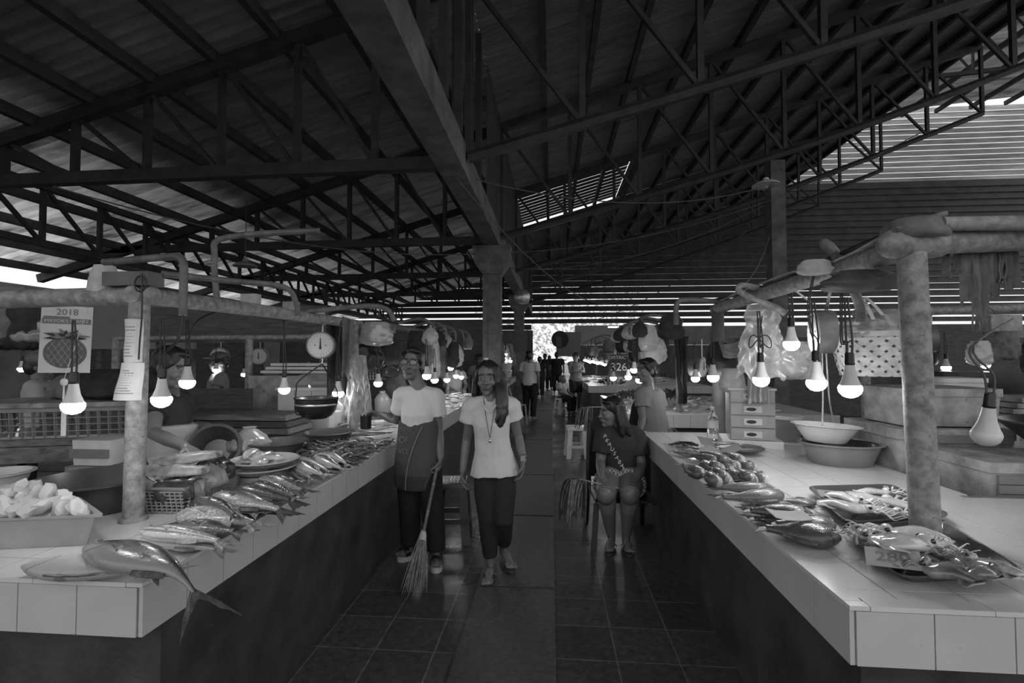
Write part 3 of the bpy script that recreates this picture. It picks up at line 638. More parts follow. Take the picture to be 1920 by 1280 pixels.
def hair_mat():
    m, nt, b = nodes('black_hair'); L = nt.links; tc = nd(nt, 'ShaderNodeTexCoord'); mp = nd(nt, 'ShaderNodeMapping'); mp.inputs['Scale'].default_value = (160, 160, 9); L.new(tc.outputs['Object'], mp.inputs[0])
    n = nd(nt, 'ShaderNodeTexNoise', Scale=1, Detail=2); L.new(mp.outputs[0], n.inputs['Vector']); bp = nd(nt, 'ShaderNodeBump', Strength=.3, Distance=.006); L.new(n.outputs['Fac'], bp.inputs['Height']); L.new(bp.outputs[0], b.inputs['Normal'])
    r = nd(nt, 'ShaderNodeMapRange'); r.inputs['To Min'].default_value = .006; r.inputs['To Max'].default_value = .03; L.new(n.outputs['Fac'], r.inputs['Value']); L.new(r.outputs[0], b.inputs['Base Color']); b.inputs['Roughness'].default_value = .38
    return m
M['hair'] = hair_mat()
M['tee_white'] = cloth('white_tee', .72); M['polo'] = cloth('pale_polo', .60); M['tee_dark'] = cloth('dark_tee', .04); M['tee_tan'] = cloth('grey_tee', .22)
M['jeans'] = cloth('dark_jeans', .028, 30); M['trouser'] = cloth('black_trousers', .022, 20); M['apron'] = cloth('grey_apron', .085, 10, .35); M['apron_low'] = cloth('darker_apron', .055, 10, .35); M['apron_black'] = cloth('black_apron', .02, 10)
M['shorts'] = cloth('checked_shorts', .06, 20, .3, ('check', 70, .45)); M['floral'] = cloth('spotted_top', .12, 20, .3, ('dots', 45, .5)); M['shirt_pale'] = cloth('light_shirt', .42); M['sil'] = cloth('dark_silhouette_cloth', .03)  # last cloth near-black: backlit silhouette tone put into the doorway figures' clothes

def remesh(mb, vox, it=3, fac=.5):
    me = bpy.data.meshes.new('t'); me.from_pydata([tuple(p) for p in mb.v], [], mb.f)
    bm = bmesh.new(); bm.from_mesh(me); bmesh.ops.recalc_face_normals(bm, faces=bm.faces); bm.to_mesh(me); bm.free()
    o = bpy.data.objects.new('t', me); C.objects.link(o)
    r = o.modifiers.new('r', 'REMESH'); r.mode = 'VOXEL'; r.voxel_size = vox
    if it: s = o.modifiers.new('s', 'SMOOTH'); s.iterations = it; s.factor = fac
    dg = bpy.context.evaluated_depsgraph_get(); out = bpy.data.meshes.new_from_object(o.evaluated_get(dg))
    bpy.data.objects.remove(o); bpy.data.meshes.remove(me); out.polygons.foreach_set('use_smooth', [True] * len(out.polygons)); return out
def blade(mb, rs, n=18):
    """loft of ellipses: (centre, u axis, v axis, ru, rv)"""
    mb.rings([[V(c) + u * (a * cos(2 * pi * j / n)) + v * (b * sin(2 * pi * j / n)) for j in range(n)] for c, u, v, a, b in rs])
def seg(mb, pts, rs, n=12): mb.tube(pts, rs, n, round_=True)
def head_axes(yaw, pitch=0, roll=0): return rotm(0, 0, yaw) @ rotm(pitch, 0, 0) @ rotm(0, roll, 0)    # faces -y at rest
def head(mb, c, A, s):
    P = lambda x, y, z: V(c) + A @ (V((x, y, z)) * s)
    E = lambda x, y, z, a, b, d, q=None: mb.ell(P(x, y, z), (a * s, b * s, d * s), A if q is None else A @ q, 18, 12)
    E(0, .014, .032, .074, .092, .083); E(0, -.016, -.02, .064, .076, .095); E(0, -.024, -.075, .050, .058, .052); E(0, -.068, -.108, .022, .02, .017)
    for x in (-1, 1):
        E(x * .036, -.058, -.036, .026, .026, .026); E(x * .077, .012, -.012, .010, .020, .031, rotm(0, x * .15, 0)); E(x * .033, -.079, .0, .0135, .0125, .011)
        E(x * .012, -.094, -.038, .010, .011, .0085); E(x * .034, -.078, .022, .022, .013, .008); E(x * .032, -.086, -.010, .014, .006, .0035)
    mb.tube([P(0, -.084, .012), P(0, -.096, -.018), P(0, -.109, -.036)], [.009 * s, .010 * s, .0125 * s], 10, round_=True)
    E(0, -.086, -.070, .030, .020, .016); E(0, -.0945, -.0658, .021, .010, .0050); E(0, -.0935, -.0762, .018, .010, .0058)
def face_tone(me, c, A, s, gaze=0, open_=0, brow=1):
    At = A.transposed(); c = V(c); t = [1.0] * len(me.vertices)
    for i, v in enumerate(me.vertices):
        p = At @ (v.co - c) / s
        if p.y > -.055 or abs(p.x) > .08 or abs(p.z) > .12: continue
        for x in (-1, 1):
            ex = p.x - x * .033; ez = p.z + .0005
            e = (ex / .0165) ** 2 + (ez / .0062) ** 2
            if e < 1:
                t[i] = 1.55
                if ((ex - gaze * .006) ** 2 + ez ** 2) < .0062 ** 2: t[i] = .05
            elif e < 1.75 and ez > 0: t[i] = .16
            elif e < 1.5: t[i] = .6
            bx = p.x - x * .034; bz = p.z - .0225 + .12 * max(0, abs(bx) - .008)
            if abs(bx) < .024 and abs(bz) < .0048: t[i] = .16 if brow else .5
            if (abs(p.x - x * .0085) < .005 and abs(p.z + .0465) < .003): t[i] = .25
        lip = (p.x / .025) ** 2 + ((p.z + .071) / .0115) ** 2
        if lip < 1: t[i] = .62
        if abs(p.x) < .024 and abs(p.z + .0708) < .0018 + open_ * max(0, 1 - (p.x / .018) ** 2): t[i] = .12 if not open_ or abs(p.z + .0708) > .0022 else 1.6
    a = me.attributes.new('tone', 'FLOAT', 'POINT'); a.data.foreach_set('value', t)
def hand(mb, w, d, nrm, th, curl=.6, s=1.0, spread=.0):
    """w wrist, d towards the fingers, nrm the way the palm faces, th the thumb's side"""
    w = V(w); d = V(d).normalized(); nrm = V(nrm); nrm = (nrm - d * nrm.dot(d)).normalized(); t = d.cross(nrm).normalized(); t = t if t.dot(V(th)) > 0 else -t
    for i in range(4):
        k = w + d * (.082 - .004 * abs(i - 1)) * s + t * (.030 - .020 * i) * s
        seg(mb, [w + t * (.012 - .008 * i) * s, w + d * .045 * s + t * (.024 - .016 * i) * s, k], [.015 * s, .014 * s, .0105 * s], 10)
        ln = (.040, .046, .043, .033)[i] * s; p = k; a = curl * .55; c = t * (.12 - .08 * i) * spread
        pts = [p]
        for q in range(3):
            dd = (d * cos(a) + nrm * sin(a) + c).normalized(); p = p + dd * ln * (1, .68, .55)[q]; pts.append(p); a += curl * (.9 + .1 * i)
        seg(mb, pts, [.0095 * s, .0088 * s, .0080 * s, .0068 * s], 8)
    b = w + d * .022 * s + t * .022 * s; k = b + (d * .55 + t * .75 + nrm * .25).normalized() * .042 * s; e = k + (d * .8 + t * .25 + nrm * (.25 + .5 * curl)).normalized() * .032 * s; f = e + (d * .75 - t * .1 + nrm * (.3 + .6 * curl)).normalized() * .024 * s
    seg(mb, [w + d * .01 * s, b, k, e, f], [.014 * s, .0135 * s, .0105 * s, .0095 * s, .0075 * s], 8)
def tor(J):
    """spine axes of the torso"""
    sL, sR, hL, hR = (V(J[k]) for k in ('sL', 'sR', 'hL', 'hR')); ch = (sL + sR) / 2; pe = (hL + hR) / 2
    up = (ch - pe).normalized(); u1 = (sR - sL); u1 = (u1 - up * u1.dot(up)); ws = u1.length; u1.normalize(); u0 = (hR - hL); u0 = (u0 - up * u0.dot(up)).normalized()
    return ch, pe, up, u0, u1, ws
def torso(mb, J, g=1.0, off=0, lo=-.08, belly=0, neck=True, bust=0):
    ch, pe, up, u0, u1, ws = tor(J); H = (ch - pe).length; k = ws / .34
    rs = []
    for t, a, b, f in ((lo, .150, .100, 0), (.05, .165, .112, .004), (.3, .142, .104, .012 + belly * .3), (.5, .135, .100, .012 + belly * .5), (.72, .148, .108, .014 + bust), (.88, .165, .098, .006), (.98, .150, .078, 0), (1.06, .095, .062, -.002)):
        u = (u0 * (1 - t) + u1 * t).normalized(); v = up.cross(u).normalized()
        rs.append((pe + up * (H * t) - v * (-f) * -1 if False else pe + up * (H * t) + v * -f * J.get('front', -1) * -1, u, v, a * k * g + off, b * k * g + off + belly * (.5 if .2 < t < .6 else .2 if t < .2 else 0)))
    blade(mb, rs)
    if neck:
        hd = V(J['head']); seg(mb, [ch + up * H * .0, ch + up * .05, hd + V((0, 0, -.06 * J['hs'])) + J['A'] @ V((0, .02, 0))], [.062, .054, .047], 14)
def fwd(J):
    ch, pe, up, u0, u1, ws = tor(J); return u1.cross(up).normalized() * -1 if False else up.cross(u1).normalized() * -1
def build_body(name, J, label, vox=.006, arms=True, legs=True, gaze=0, open_=0, skin='skin', fat=1.0, legf=None):
    legf = legf or fat
    """one continuous surface: trunk, limbs, hands with fingers, head with a face"""
    A = J['A']; hs = J['hs']; mb = MB(); torso(mb, J, .95)
    head(mb, J['head'], A, hs)
    for sd in 'LR':
        s, e, w = (V(J[k + sd]) for k in ('s', 'e', 'w'))
        seg(mb, [s - V((0, 0, .006)), s * .5 + e * .5, e, e * .55 + w * .45, w], [.050 * fat, .043 * fat, .035 * fat, .035 * fat, .024], 12)
        hd = J.get('hand' + sd)
        if hd: hand(mb, w, *hd)
        if legs:
            h, k, a = (V(J[q + sd]) for q in ('h', 'k', 'a'))
            seg(mb, [h, h * .5 + k * .5, k, k * .65 + a * .35, a], [.085 * legf, .074 * legf, .056 * legf, .050 * min(legf, 1.2), .032], 14)
            if legf > 1.2: mb.ell(k + V((0, .01, -.012)), (.070, .070, .074), None, 16, 12)
            toe = V(J['t' + sd]); d = (toe - a); dn = V((0, 0, -1)); fz = (a - V((0, 0, .045)))
            heel = a + V((0, 0, -.05)) - V((d.x, d.y, 0)).normalized() * .03
            seg(mb, [a, heel], [.032, .026], 10); seg(mb, [heel, heel * .5 + toe * .5 + V((0, 0, .012)), toe], [.026, .032, .022], 10)
            lat = V((d.x, d.y, 0)).normalized().cross(V((0, 0, 1)))
            for q in range(5):
                b = toe + lat * (.028 - .014 * q) * (1 if sd == 'L' else -1); seg(mb, [b - d.normalized() * .02, b + V((d.x, d.y, -.006)).normalized() * (.022 - .003 * q)], [.010, .0085 if q else .0115], 8)
    me = remesh(mb, vox); face_tone(me, J['head'], A, hs, gaze, open_); me.materials.append(M[skin])
    base = (V(J['hL']) + V(J['hR'])) / 2; base.z = min(v.co.z for v in me.vertices)
    t = thing(name, label, 'person', base); link('body', me, t)
    return t
def wear(t, name, mb, m, vox=.009, fold=.008, freq=7, it=2, cut=None, label=None, vert=2.5):
    me = remesh(mb, vox, it)
    for v in me.vertices:
        n = v.normal; p = v.co; q = V((p.x * freq, p.y * freq, p.z * freq / vert))
        v.co = p + n * (fold * (noise.noise(q) + .5 * noise.noise(q * 2.3)))
    if cut:
        bm = bmesh.new(); bm.from_mesh(me)
        for co, no in cut: bmesh.ops.bisect_plane(bm, geom=bm.verts[:] + bm.edges[:] + bm.faces[:], plane_co=co, plane_no=no, clear_outer=True)
        bm.to_mesh(me); bm.free()
    me.materials.append(M[m] if isinstance(m, str) else m); return tag(link(name, me, t), label)
def fru(mb, pts, rs, n=16): mb.tube(pts, rs, n)
def shirt(J, off=.014, sleeve=.5, hem=-.1, g=1.0, belly=0, flare=.0, sw=.014, neckw=1, bust=0):
    mb = MB(); torso(mb, J, g, off, hem, belly, False, bust); ch, pe, up, u0, u1, ws = tor(J)
    if flare:
        v = up.cross(u0).normalized(); H = (ch - pe).length; k = ws / .34
        blade(mb, [(pe + up * H * hem, u0, v, .150 * k * g + off + flare, .1 * k * g + off + flare), (pe + up * H * .35, u0, v, .140 * k * g + off, .1 * k * g + off)])
    for sd in 'LR':
        s, e = V(J['s' + sd]), V(J['e' + sd]); c = ch + up * .0
        seg(mb, [s * .35 + c * .65 + up * .012, s * .75 + c * .25 - up * .002, s - up * .010], [.046 + off * .6, .054 + off * .6, .056 + off * .6], 12)
        fru(mb, [s, s + (e - s) * sleeve * .5, s + (e - s) * sleeve], [.052 + off, .050 + sw + .004, .047 + sw + .012])
    return mb
def trousers(J, off=.012, to=.96, wide=0, fat=1.0, top=.12, hipr=.09):
    mb = MB(); ch, pe, up, u0, u1, ws = tor(J); v = up.cross(u0).normalized(); k = ws / .34; H = (ch - pe).length
    blade(mb, [(pe - up * .1, u0, v, .135 * k, .092 * k), (pe, u0, v, .163 * k + off, .112 * k + off), (pe + up * H * top, u0, v, .158 * k + off, .108 * k + off)])
    for sd in 'LR':
        h, kn, a = (V(J[q + sd]) for q in ('h', 'k', 'a'))
        if to <= 1.0: e = kn + (a - kn) * to; fru(mb, [h + (h - kn).normalized() * .03, h * .5 + kn * .5, kn, kn * .5 + e * .5, e], [hipr * fat + off, .076 * fat + off, .056 * fat + off + wide, .05 * fat + off + wide, .042 * fat + off + wide * 1.2])
    return mb
def legtube(J, frac, r0, r1):
    mb = MB(); ch, pe, up, u0, u1, ws = tor(J); v = up.cross(u0).normalized(); k = ws / .34
    blade(mb, [(pe - up * .06, u0, v, .15 * k, .10 * k), (pe, u0, v, .175 * k, .125 * k), (pe + up * .1, u0, v, .168 * k, .12 * k)])
    for sd in 'LR':
        h, kn = V(J['h' + sd]), V(J['k' + sd]); fru(mb, [h + (h - kn).normalized() * .04, h + (kn - h) * frac * .5, h + (kn - h) * frac], [r0, (r0 + r1) / 2 + .004, r1])
    return mb
def cap_hair(mb, c, A, s, drop=-.02, vol=1.0, fringe=True, side=True):
    P = lambda x, y, z: V(c) + A @ (V((x, y, z)) * s)
    mb.ell(P(0, .024, .042), (.083 * s * vol, .094 * s * vol, .084 * s * vol), A, 20, 14); mb.ell(P(0, .05, .0), (.078 * s * vol, .072 * s * vol, .085 * s), A, 18, 12)
    if fringe: mb.ell(P(.012, -.040, .090), (.060 * s, .042 * s, .024 * s), A @ rotm(0, .12, 0), 16, 10)
    if side:
        for x in (-1, 1): mb.ell(P(x * .069, .005, .035 + drop * .5), (.014 * s, .055 * s, .055 * s), A, 12, 10)
def J_of(pts, Y, A, hs, **kw):
    """pts: joint -> (px, py, dy): read off the photograph, at distance Y + dy"""
    J = {k: at(p[0], p[1], Y=Y + (p[2] if len(p) > 2 else 0)) for k, p in pts.items()}; J['A'] = A; J['hs'] = hs; J.update(kw); return J
def sandal(t, toe, heel, w, th, label, mat_='black', strap=True, name='sandal', z0=0):
    toe = V(toe); heel = V(heel); d = toe - heel; d.z = 0; L = d.length; d.normalize(); n = V((-d.y, d.x, 0)); c = (toe + heel) / 2
    out = []
    for i in range(24):
        a = 2 * pi * i / 24; x = cos(a) * (L / 2 + .015); yv = sin(a) * w * (1 + .16 * cos(a)); out.append(V((c.x, c.y, z0)) + d * x + n * yv)
    mb = MB(); mb.prism(out, (0, 0, .001), (0, 0, th)); s = part(name, mb, M[mat_], t, label)
    if strap:
        for f, h in ((.22, .055), (-.3, .075)):
            b = V((c.x, c.y, z0 + th)) + d * L * f; mb = MB(); mb.sheet([[b + n * (w * 1.05 * cos(q)) + V((0, 0, h * sin(q))) + d * e for e in (-.02, .02)] for q in [pi * i / 10 for i in range(11)]], .004); part('strap', mb, M['black'], s)
    return s
def flipflop(t, toe, heel, w, z0=0):
    toe = V(toe); heel = V(heel); s = sandal(t, toe, heel, w, .014, 'dark flip-flop', 'dark', False, 'flip_flop', z0); d = (toe - heel); d.z = 0; d.normalize(); n = V((-d.y, d.x, 0)); q = toe - d * .035; q.z = z0 + .014
    for k in (-1, 1):
        mb = MB(); mb.tube(smooth_path([q, q - d * .05 + n * k * w * .5 + V((0, 0, .045)), q - d * .11 + n * k * w * .95 + V((0, 0, .006))]), .005, 6); part('thong', mb, M['ink_grey'], s)

# ---- the woman with glasses, standing at the left counter ----
A = head_axes(.06, -.10, .06)
J = J_of({'head': (772, 681, 0), 'sL': (756, 739, .0), 'sR': (815, 739, .03), 'eL': (744, 788, .10), 'wL': (712, 776, .16), 'eR': (822, 806, .03), 'wR': (826, 858, -.06),
          'hL': (768, 868, .02), 'hR': (802, 868, 0), 'kL': (768, 950, .0), 'kR': (812, 958, -.06), 'aL': (769, 1024, .05), 'aR': (817, 1046, -.06), 'tL': (753, 1037, -.02), 'tR': (818, 1062, -.17)}, 3.42, A, .97)
J['aL'].z = .085; J['aR'].z = .085; J['tL'].z = .05; J['tR'].z = .05
dn = V((0, 0, -1))
J['handL'] = (V((-1, .1, .05)), V((0, -.6, -.8)), V((0, -.8, .5)), .9, .95); J['handR'] = (V((-.1, -.05, -1)), V((-1, -.1, 0)), V((0, -1, 0)), 1.25, .95)
P1 = build_body('person', J, 'person in glasses, white tee and grey wrap apron, holding broom and cup', .0048, gaze=-.4, open_=.0025); JW = J
ch, pe, up, u0, u1, ws = tor(J)
wear(P1, 'tee_shirt', shirt(J, .018, .62, .52, 1.03, .012, 0, .014, bust=.03), 'tee_white', .008, .011, 9, label='white T-shirt')
tr = trousers(J, .012, .93, .012)
wear(P1, 'trousers', tr, 'trouser', .009, .006, 8, label='dark trousers')
v = up.cross(u0).normalized(); mb = MB(); H = (ch - pe).length; fr = -v if v.y > 0 else v
blade(mb, [(pe - up * .155, u0, v, .172, .135), (pe - up * .02, u0, v, .176, .14), (pe + up * H * .25, u0, v, .162, .132), (pe + up * H * .62, u0, v, .142, .116)], 26)
wear(P1, 'apron', mb, 'apron', .009, .006, 6, label='grey wrap apron with pale lettering')
mb = MB(); blade(mb, [(pe - up * .168 + fr * .004, u0, v, .155, .136), (pe - up * .06 + fr * .006, u0, v, .165, .138)], 26)
wear(P1, 'apron_flap', mb, 'apron_low', .009, .005, 6, label='darker lower flap of the apron')
mb = MB(); a = pe + up * H * .56 + u0 * .075 + fr * .112; b = pe - up * .155 - u0 * .03 + fr * .152; mb.tube(bez(a, (a + b) / 2 + u0 * -.05 + fr * .03, b), .0045, 6); part('apron_seam', mb, M['ink_grey'], P1)
for s_, zz_, xx, body, sx in ((.034, .52, -.045, 'TOOD', 1.0), (.064, .37, -.055, 'OF', 1.0), (.048, .21, -.05, 'VCE', 1.0)):
    text('lettering', body, s_, M['ink_grey'] if body != 'x' else M['cream'], P1, pe + up * H * zz_ + u0 * xx + fr * (.139 if zz_ < .3 else .133 if zz_ < .4 else .126), axes(u0, up, fr) @ rotm(0, -.22, 0))
mb = MB(); cap_hair(mb, J['head'], A, .97, 0, 1.03); h1 = V(J['head'])
wear(P1, 'hair', mb, 'hair', .006, .004, 18, label='short dark hair', vert=1)
G = lambda x, y, z: V(J['head']) + A @ V((x, y, z))
for x in (-1, 1):
    mb = MB(); mb.tube([G(x * .033 + .024 * cos(q), -.098 - abs(.022 * cos(q)) * .1, -.001 + .015 * sin(q)) for q in [2 * pi * i / 18 for i in range(18)]], 0.0011, 6, closed=True); g_ = part('glasses_rim', mb, M['black'], P1)
    mb = MB(); mb.lathe([(.021, -.0006), (.021, .0006)], (0, 0, 0), 18, 1, .68); mb.v = [G(x * .033 + p.x, -.099 + p.z, -.001 + p.y) for p in mb.v]; part('lens', mb, M['glass'], g_)
    mb = MB(); mb.tube([G(x * .055, -.098, .003), G(x * .078, -.03, .004), G(x * .080, .01, .0)], .0016, 6); part('temple', mb, M['black'], g_)
mb = MB(); mb.tube([G(-.012, -.1, .004), G(0, -.104, .007), G(.012, -.1, .004)], .0016, 6); part('glasses_bridge', mb, M['black'], P1)
for sd in 'LR':
    toe, a = V(J['t' + sd]), V(J['a' + sd]); d = (toe - a); d.z = 0; d.normalize(); sandal(P1, toe + d * .015, a - d * .05, .046, .036, 'thick pale-soled dark sandal', 'cloth_light')
# ---- the girl walking down the aisle ----
A = head_axes(-.02, .02, -.05)
J = J_of({'head': (914, 707, 0), 'sL': (888, 759, 0), 'sR': (955, 759, 0), 'eL': (875, 824, .05), 'wL': (868, 880, .0), 'eR': (972, 818, .05), 'wR': (981, 862, -.03),
          'hL': (911, 880, 0), 'hR': (943, 880, 0), 'kL': (915, 972, -.05), 'kR': (944, 975, -.08), 'aL': (920, 1050, .0), 'aR': (945, 1048, .12), 'tL': (914, 1078, -.17), 'tR': (958, 1078, -.02)}, 3.24, A, .95)
J['aL'].z = .085; J['tL'].z = .028; J['aR'].z = .15; J['tR'].z = .07
J['handL'] = (V((.05, -.05, -1)), V((1, -.2, 0)), V((0, -1, 0)), .55, .88); J['handR'] = (V((-.05, -.05, -1)), V((-1, -.2, 0)), V((0, -1, 0)), .55, .88)
P2 = build_body('person', J, 'person with long dark hair, pale polo shirt and pendant, walking down the aisle', .0046, gaze=.55, fat=.86, legf=.95); ch, pe, up, u0, u1, ws = tor(J); fr = V((0, -1, 0))
wear(P2, 'polo_shirt', shirt(J, .021, .46, -.07, .98, 0, .045, .012, bust=.012), 'polo', .0075, .010, 9, label='pale polo shirt')
wear(P2, 'jeans', trousers(J, .010, .86, -.002, 1.0, -.06, .074), 'jeans', .008, .004, 10, label='dark skinny jeans')
h = V(J['head']); mb = MB(); cap_hair(mb, h, A, .95, 0, 1.0, fringe=False)
Q = lambda x, y, z: h + A @ (V((x, y, z)) * .97)
blade(mb, [(Q(0, .03, .05), u0, fr, .085, .085), (Q(0, .045, -.03), u0, fr, .09, .07), (Q(0, .06, -.12), u0, fr, .105, .055), (Q(0, .07, -.19), u0, fr, .10, .035)])
for dx, y0, zl, w_ in ((.083, -.01, -.36, .030), (.098, .0, -.33, .024), (.068, -.035, -.30, .018), (.11, .02, -.26, .022)):
    mb.tube(smooth_path([Q(.055, -.005, .07), Q(dx * .95, y0, -.02), Q(dx + .01, y0 - .055, -.13), Q(dx + .012, y0 - .085, -.24), Q(dx - .01, y0 - .09, zl)]), [.03] * 6 + [w_ * 1.1] * 8 + [w_ * .9] * 5 + [.006] * 2, 10)
mb.tube(smooth_path([Q(-.05, .0, .07), Q(-.082, .0, -.02), Q(-.095, .0, -.10), Q(-.11, .005, -.17)]), [.028] * 6 + [.024] * 6 + [.014] * 4, 10)
wear(P2, 'hair', mb, 'hair', .0058, .004, 20, label='long dark hair over one shoulder', vert=3)
mb = MB(); mb.ell(Q(0, -.02, .128), (.016, .010, .010), None, 10, 8); part('hair_clip', mb, M['light'], P2, 'pale hair clip')
for sgn in (-1, 1):
    a = ch + up * .055 + u1 * .045 * sgn + V((0, -.04, 0)); b = ch + up * -.20 + u1 * .0 + V((0, -.150, 0)); mb = MB(); mb.tube(bez(a, (a + b) / 2 + V((0, -.045, 0)), b), .0022, 5); part('necklace_cord', mb, M['cable'], P2)
    a = ch + up * .03 + u1 * .052 * sgn + V((0, -.07, 0)); b = ch - up * .035 + V((0, -.128, 0)); mb = MB(); mb.sheet([[p + u1 * .014 * sgn * k + V((0, -.006 - .004 * k, .004 * k)) for k in (0, 1)] for p in bez(a, (a + b) / 2 + V((0, -.03, 0)), b, 6)], .005); part('collar', mb, M['polo'], P2)
b = ch + up * -.215 + V((0, -.152, 0)); mb = MB(); mb.ell(b, (.010, .006, .014), None, 10, 8); mb.ell(b + V((0, 0, .016)), (.006, .004, .006), None, 8, 6); part('pendant', mb, M['metal'], P2, 'small bright pendant')
w_ = V(J['wR']); e_ = V(J['eR']); d = (w_ - e_).normalized(); mb = MB(); mb.tube([w_ - d * .03, w_ - d * .008], .031, 16); wt = part('watch', mb, M['dark'], P2, 'dark wristwatch')
mb = MB(); mb.box(w_ - d * .019 + V((.004, -.032, 0)), (.030, .012, .034)); part('watch_face', mb, M['mid'], wt)
for sd in 'LR':
    toe, a = V(J['t' + sd]), V(J['a' + sd]); d = (toe - a); d.z = 0; d.normalize(); flipflop(P2, toe + d * .02, a - d * .045, .042, 0 if sd == 'L' else max(0, toe.z - .034))
# ---- the seated woman ----
A = head_axes(-1.25, .06, .0)
J = J_of({'head': (1146, 771, 0), 'sL': (1132, 810, .02), 'sR': (1192, 812, .06), 'eL': (1126, 866, -.05), 'wL': (1128, 896, -.30), 'eR': (1203, 872, -.02), 'wR': (1190, 905, -.28),
          'hL': (1145, 900, .05), 'hR': (1182, 900, .05), 'kL': (1136, 924, -.42), 'kR': (1181, 924, -.42), 'aL': (1146, 1000, -.22), 'aR': (1174, 1000, -.22), 'tL': (1142, 1020, -.34), 'tR': (1180, 1020, -.34)}, 3.98, A, .97)
for k, zv in (('aL', .09), ('aR', .09), ('tL', .035), ('tR', .035)): J[k].z = zv
J['handL'] = (V((.75, -.35, -.35)), V((.1, -.3, -1)), V((.2, -1, .3)), .7, .92); J['handR'] = (V((-.65, -.6, -.2)), V((0, -.2, -1)), V((-.5, .3, .5)), 1.1, .92)
P3 = build_body('person', J, 'person in dark lettered T-shirt and checked shorts, seated and looking away', .005, fat=1.12, legf=1.32); JS = J; ch, pe, up, u0, u1, ws = tor(J)
wear(P3, 'tee_shirt', shirt(J, .024, .72, -.04, 1.06, .012, 0, .022), 'tee_dark', .008, .012, 9, label='dark T-shirt with pale letters')
wear(P3, 'shorts', legtube(J, .42, .128, .122), 'shorts', .009, .004, 8, label='checked shorts')
h = V(J['head']); mb = MB(); cap_hair(mb, h, A, .97, 0, 1.05, side=False); Q = lambda x, y, z: h + A @ (V((x, y, z)) * .97)
for sx_ in (-1, 1): mb.ell(Q(sx_ * .070, .035, .02), (.02, .05, .07), A, 12, 10)
uu = A @ V((1, 0, 0)); vv = A @ V((0, 1, 0))
blade(mb, [(Q(0, .045, .06), uu, vv, .088, .07), (Q(0, .06, -.03), uu, vv, .093, .066), (Q(0, .085, -.12), uu, vv, .10, .06), (Q(.0, .105, -.19), uu, vv, .10, .045), (Q(0, .125, -.24), uu, vv, .07, .02)])
for sx_ in (-1, 1): mb.tube(smooth_path([Q(sx_ * .068, .02, .06), Q(sx_ * .083, .025, -.04), Q(sx_ * .088, .035, -.13), Q(sx_ * .085, .05, -.21)]), [.026] * 10 + [.022] * 4 + [.012] * 2, 10)
wear(P3, 'hair', mb, 'hair', .006, .004, 20, label='shoulder-length dark hair', vert=3)
fr3 = up.cross(u1).normalized(); fr3 = fr3 if fr3.y < 0 else -fr3
for i, c_ in enumerate('PKAUSABAN'):
    p = at(1134 + 4.6 * i, (818, 826, 833, 842, 850, 858, 866, 873, 880)[i], Y=3.84); 
    text('lettering', c_, .042, M['cream'], P3, p, rotm(1.5, 0, 0) @ rotm(0, 0, -.45))
for sd in 'LR':
    toe, a = V(J['t' + sd]), V(J['a' + sd]); d = (toe - a); d.z = 0; d.normalize(); flipflop(P3, toe + d * .02, a - d * .045, .042)
# ---- the vendor in an apron behind the right counter ----
A = head_axes(-1.1, .0, 0)
J = J_of({'head': (1212, 694, 0), 'sL': (1203, 736, -.1), 'sR': (1232, 738, .10), 'eL': (1205, 780, -.15), 'wL': (1200, 810, -.25), 'eR': (1243, 780, .1), 'wR': (1251, 803, .03), 'hL': (1208, 838, -.08), 'hR': (1236, 838, .08),
          'kL': (1208, 900, -.08), 'kR': (1236, 900, .08), 'aL': (1208, 950, -.08), 'aR': (1236, 950, .08), 'tL': (1195, 955, -.1), 'tR': (1222, 955, .06)}, 4.95, A, 1.0)
J['aL'].z = J['aR'].z = .08; J['tL'].z = J['tR'].z = .03
J['handL'] = (V((-.5, -.3, -.5)), V((0, 0, -1)), V((-1, 0, 0)), .5, .95); J['handR'] = (V((.45, -.35, -.7)), V((-.3, -.8, .2)), V((.4, 0, .8)), .35, .95, .8)
P4 = build_body('person', J, 'person in grey shirt and black apron, standing behind the right counter', .007, fat=1.1); ch, pe, up, u0, u1, ws = tor(J)
wear(P4, 'tee_shirt', shirt(J, .03, .62, -.05, 1.12, .02, 0, .02), 'tee_tan', .010, .007, 7)
wear(P4, 'trousers', trousers(J, .012, .93, .012), 'trouser', .011, .006, 8)
fv = up.cross(u1).normalized(); fv = fv if fv.x < 0 else -fv; H = (ch - pe).length
mb = MB(); blade(mb, [(pe - up * .2 + fv * .075, u1, fv, .17, .15), (pe + up * H * .4 + fv * .085, u1, fv, .16, .145), (pe + up * H * .75 + fv * .085, u1, fv, .11, .11), (ch + fv * .06, u1, fv, .06, .07)], 22); wear(P4, 'apron', mb, 'apron_black', .010, .004, 6, label='black bib apron')
mb = MB(); cap_hair(mb, J['head'], A, 1.0, 0, 1.05); mb.ell(V(J['head']) + A @ V((0, .11, -.01)), (.045, .04, .045), A, 12, 10); wear(P4, 'hair', mb, 'hair', .008, .004, 16, vert=1, label='dark hair tied in a bun')
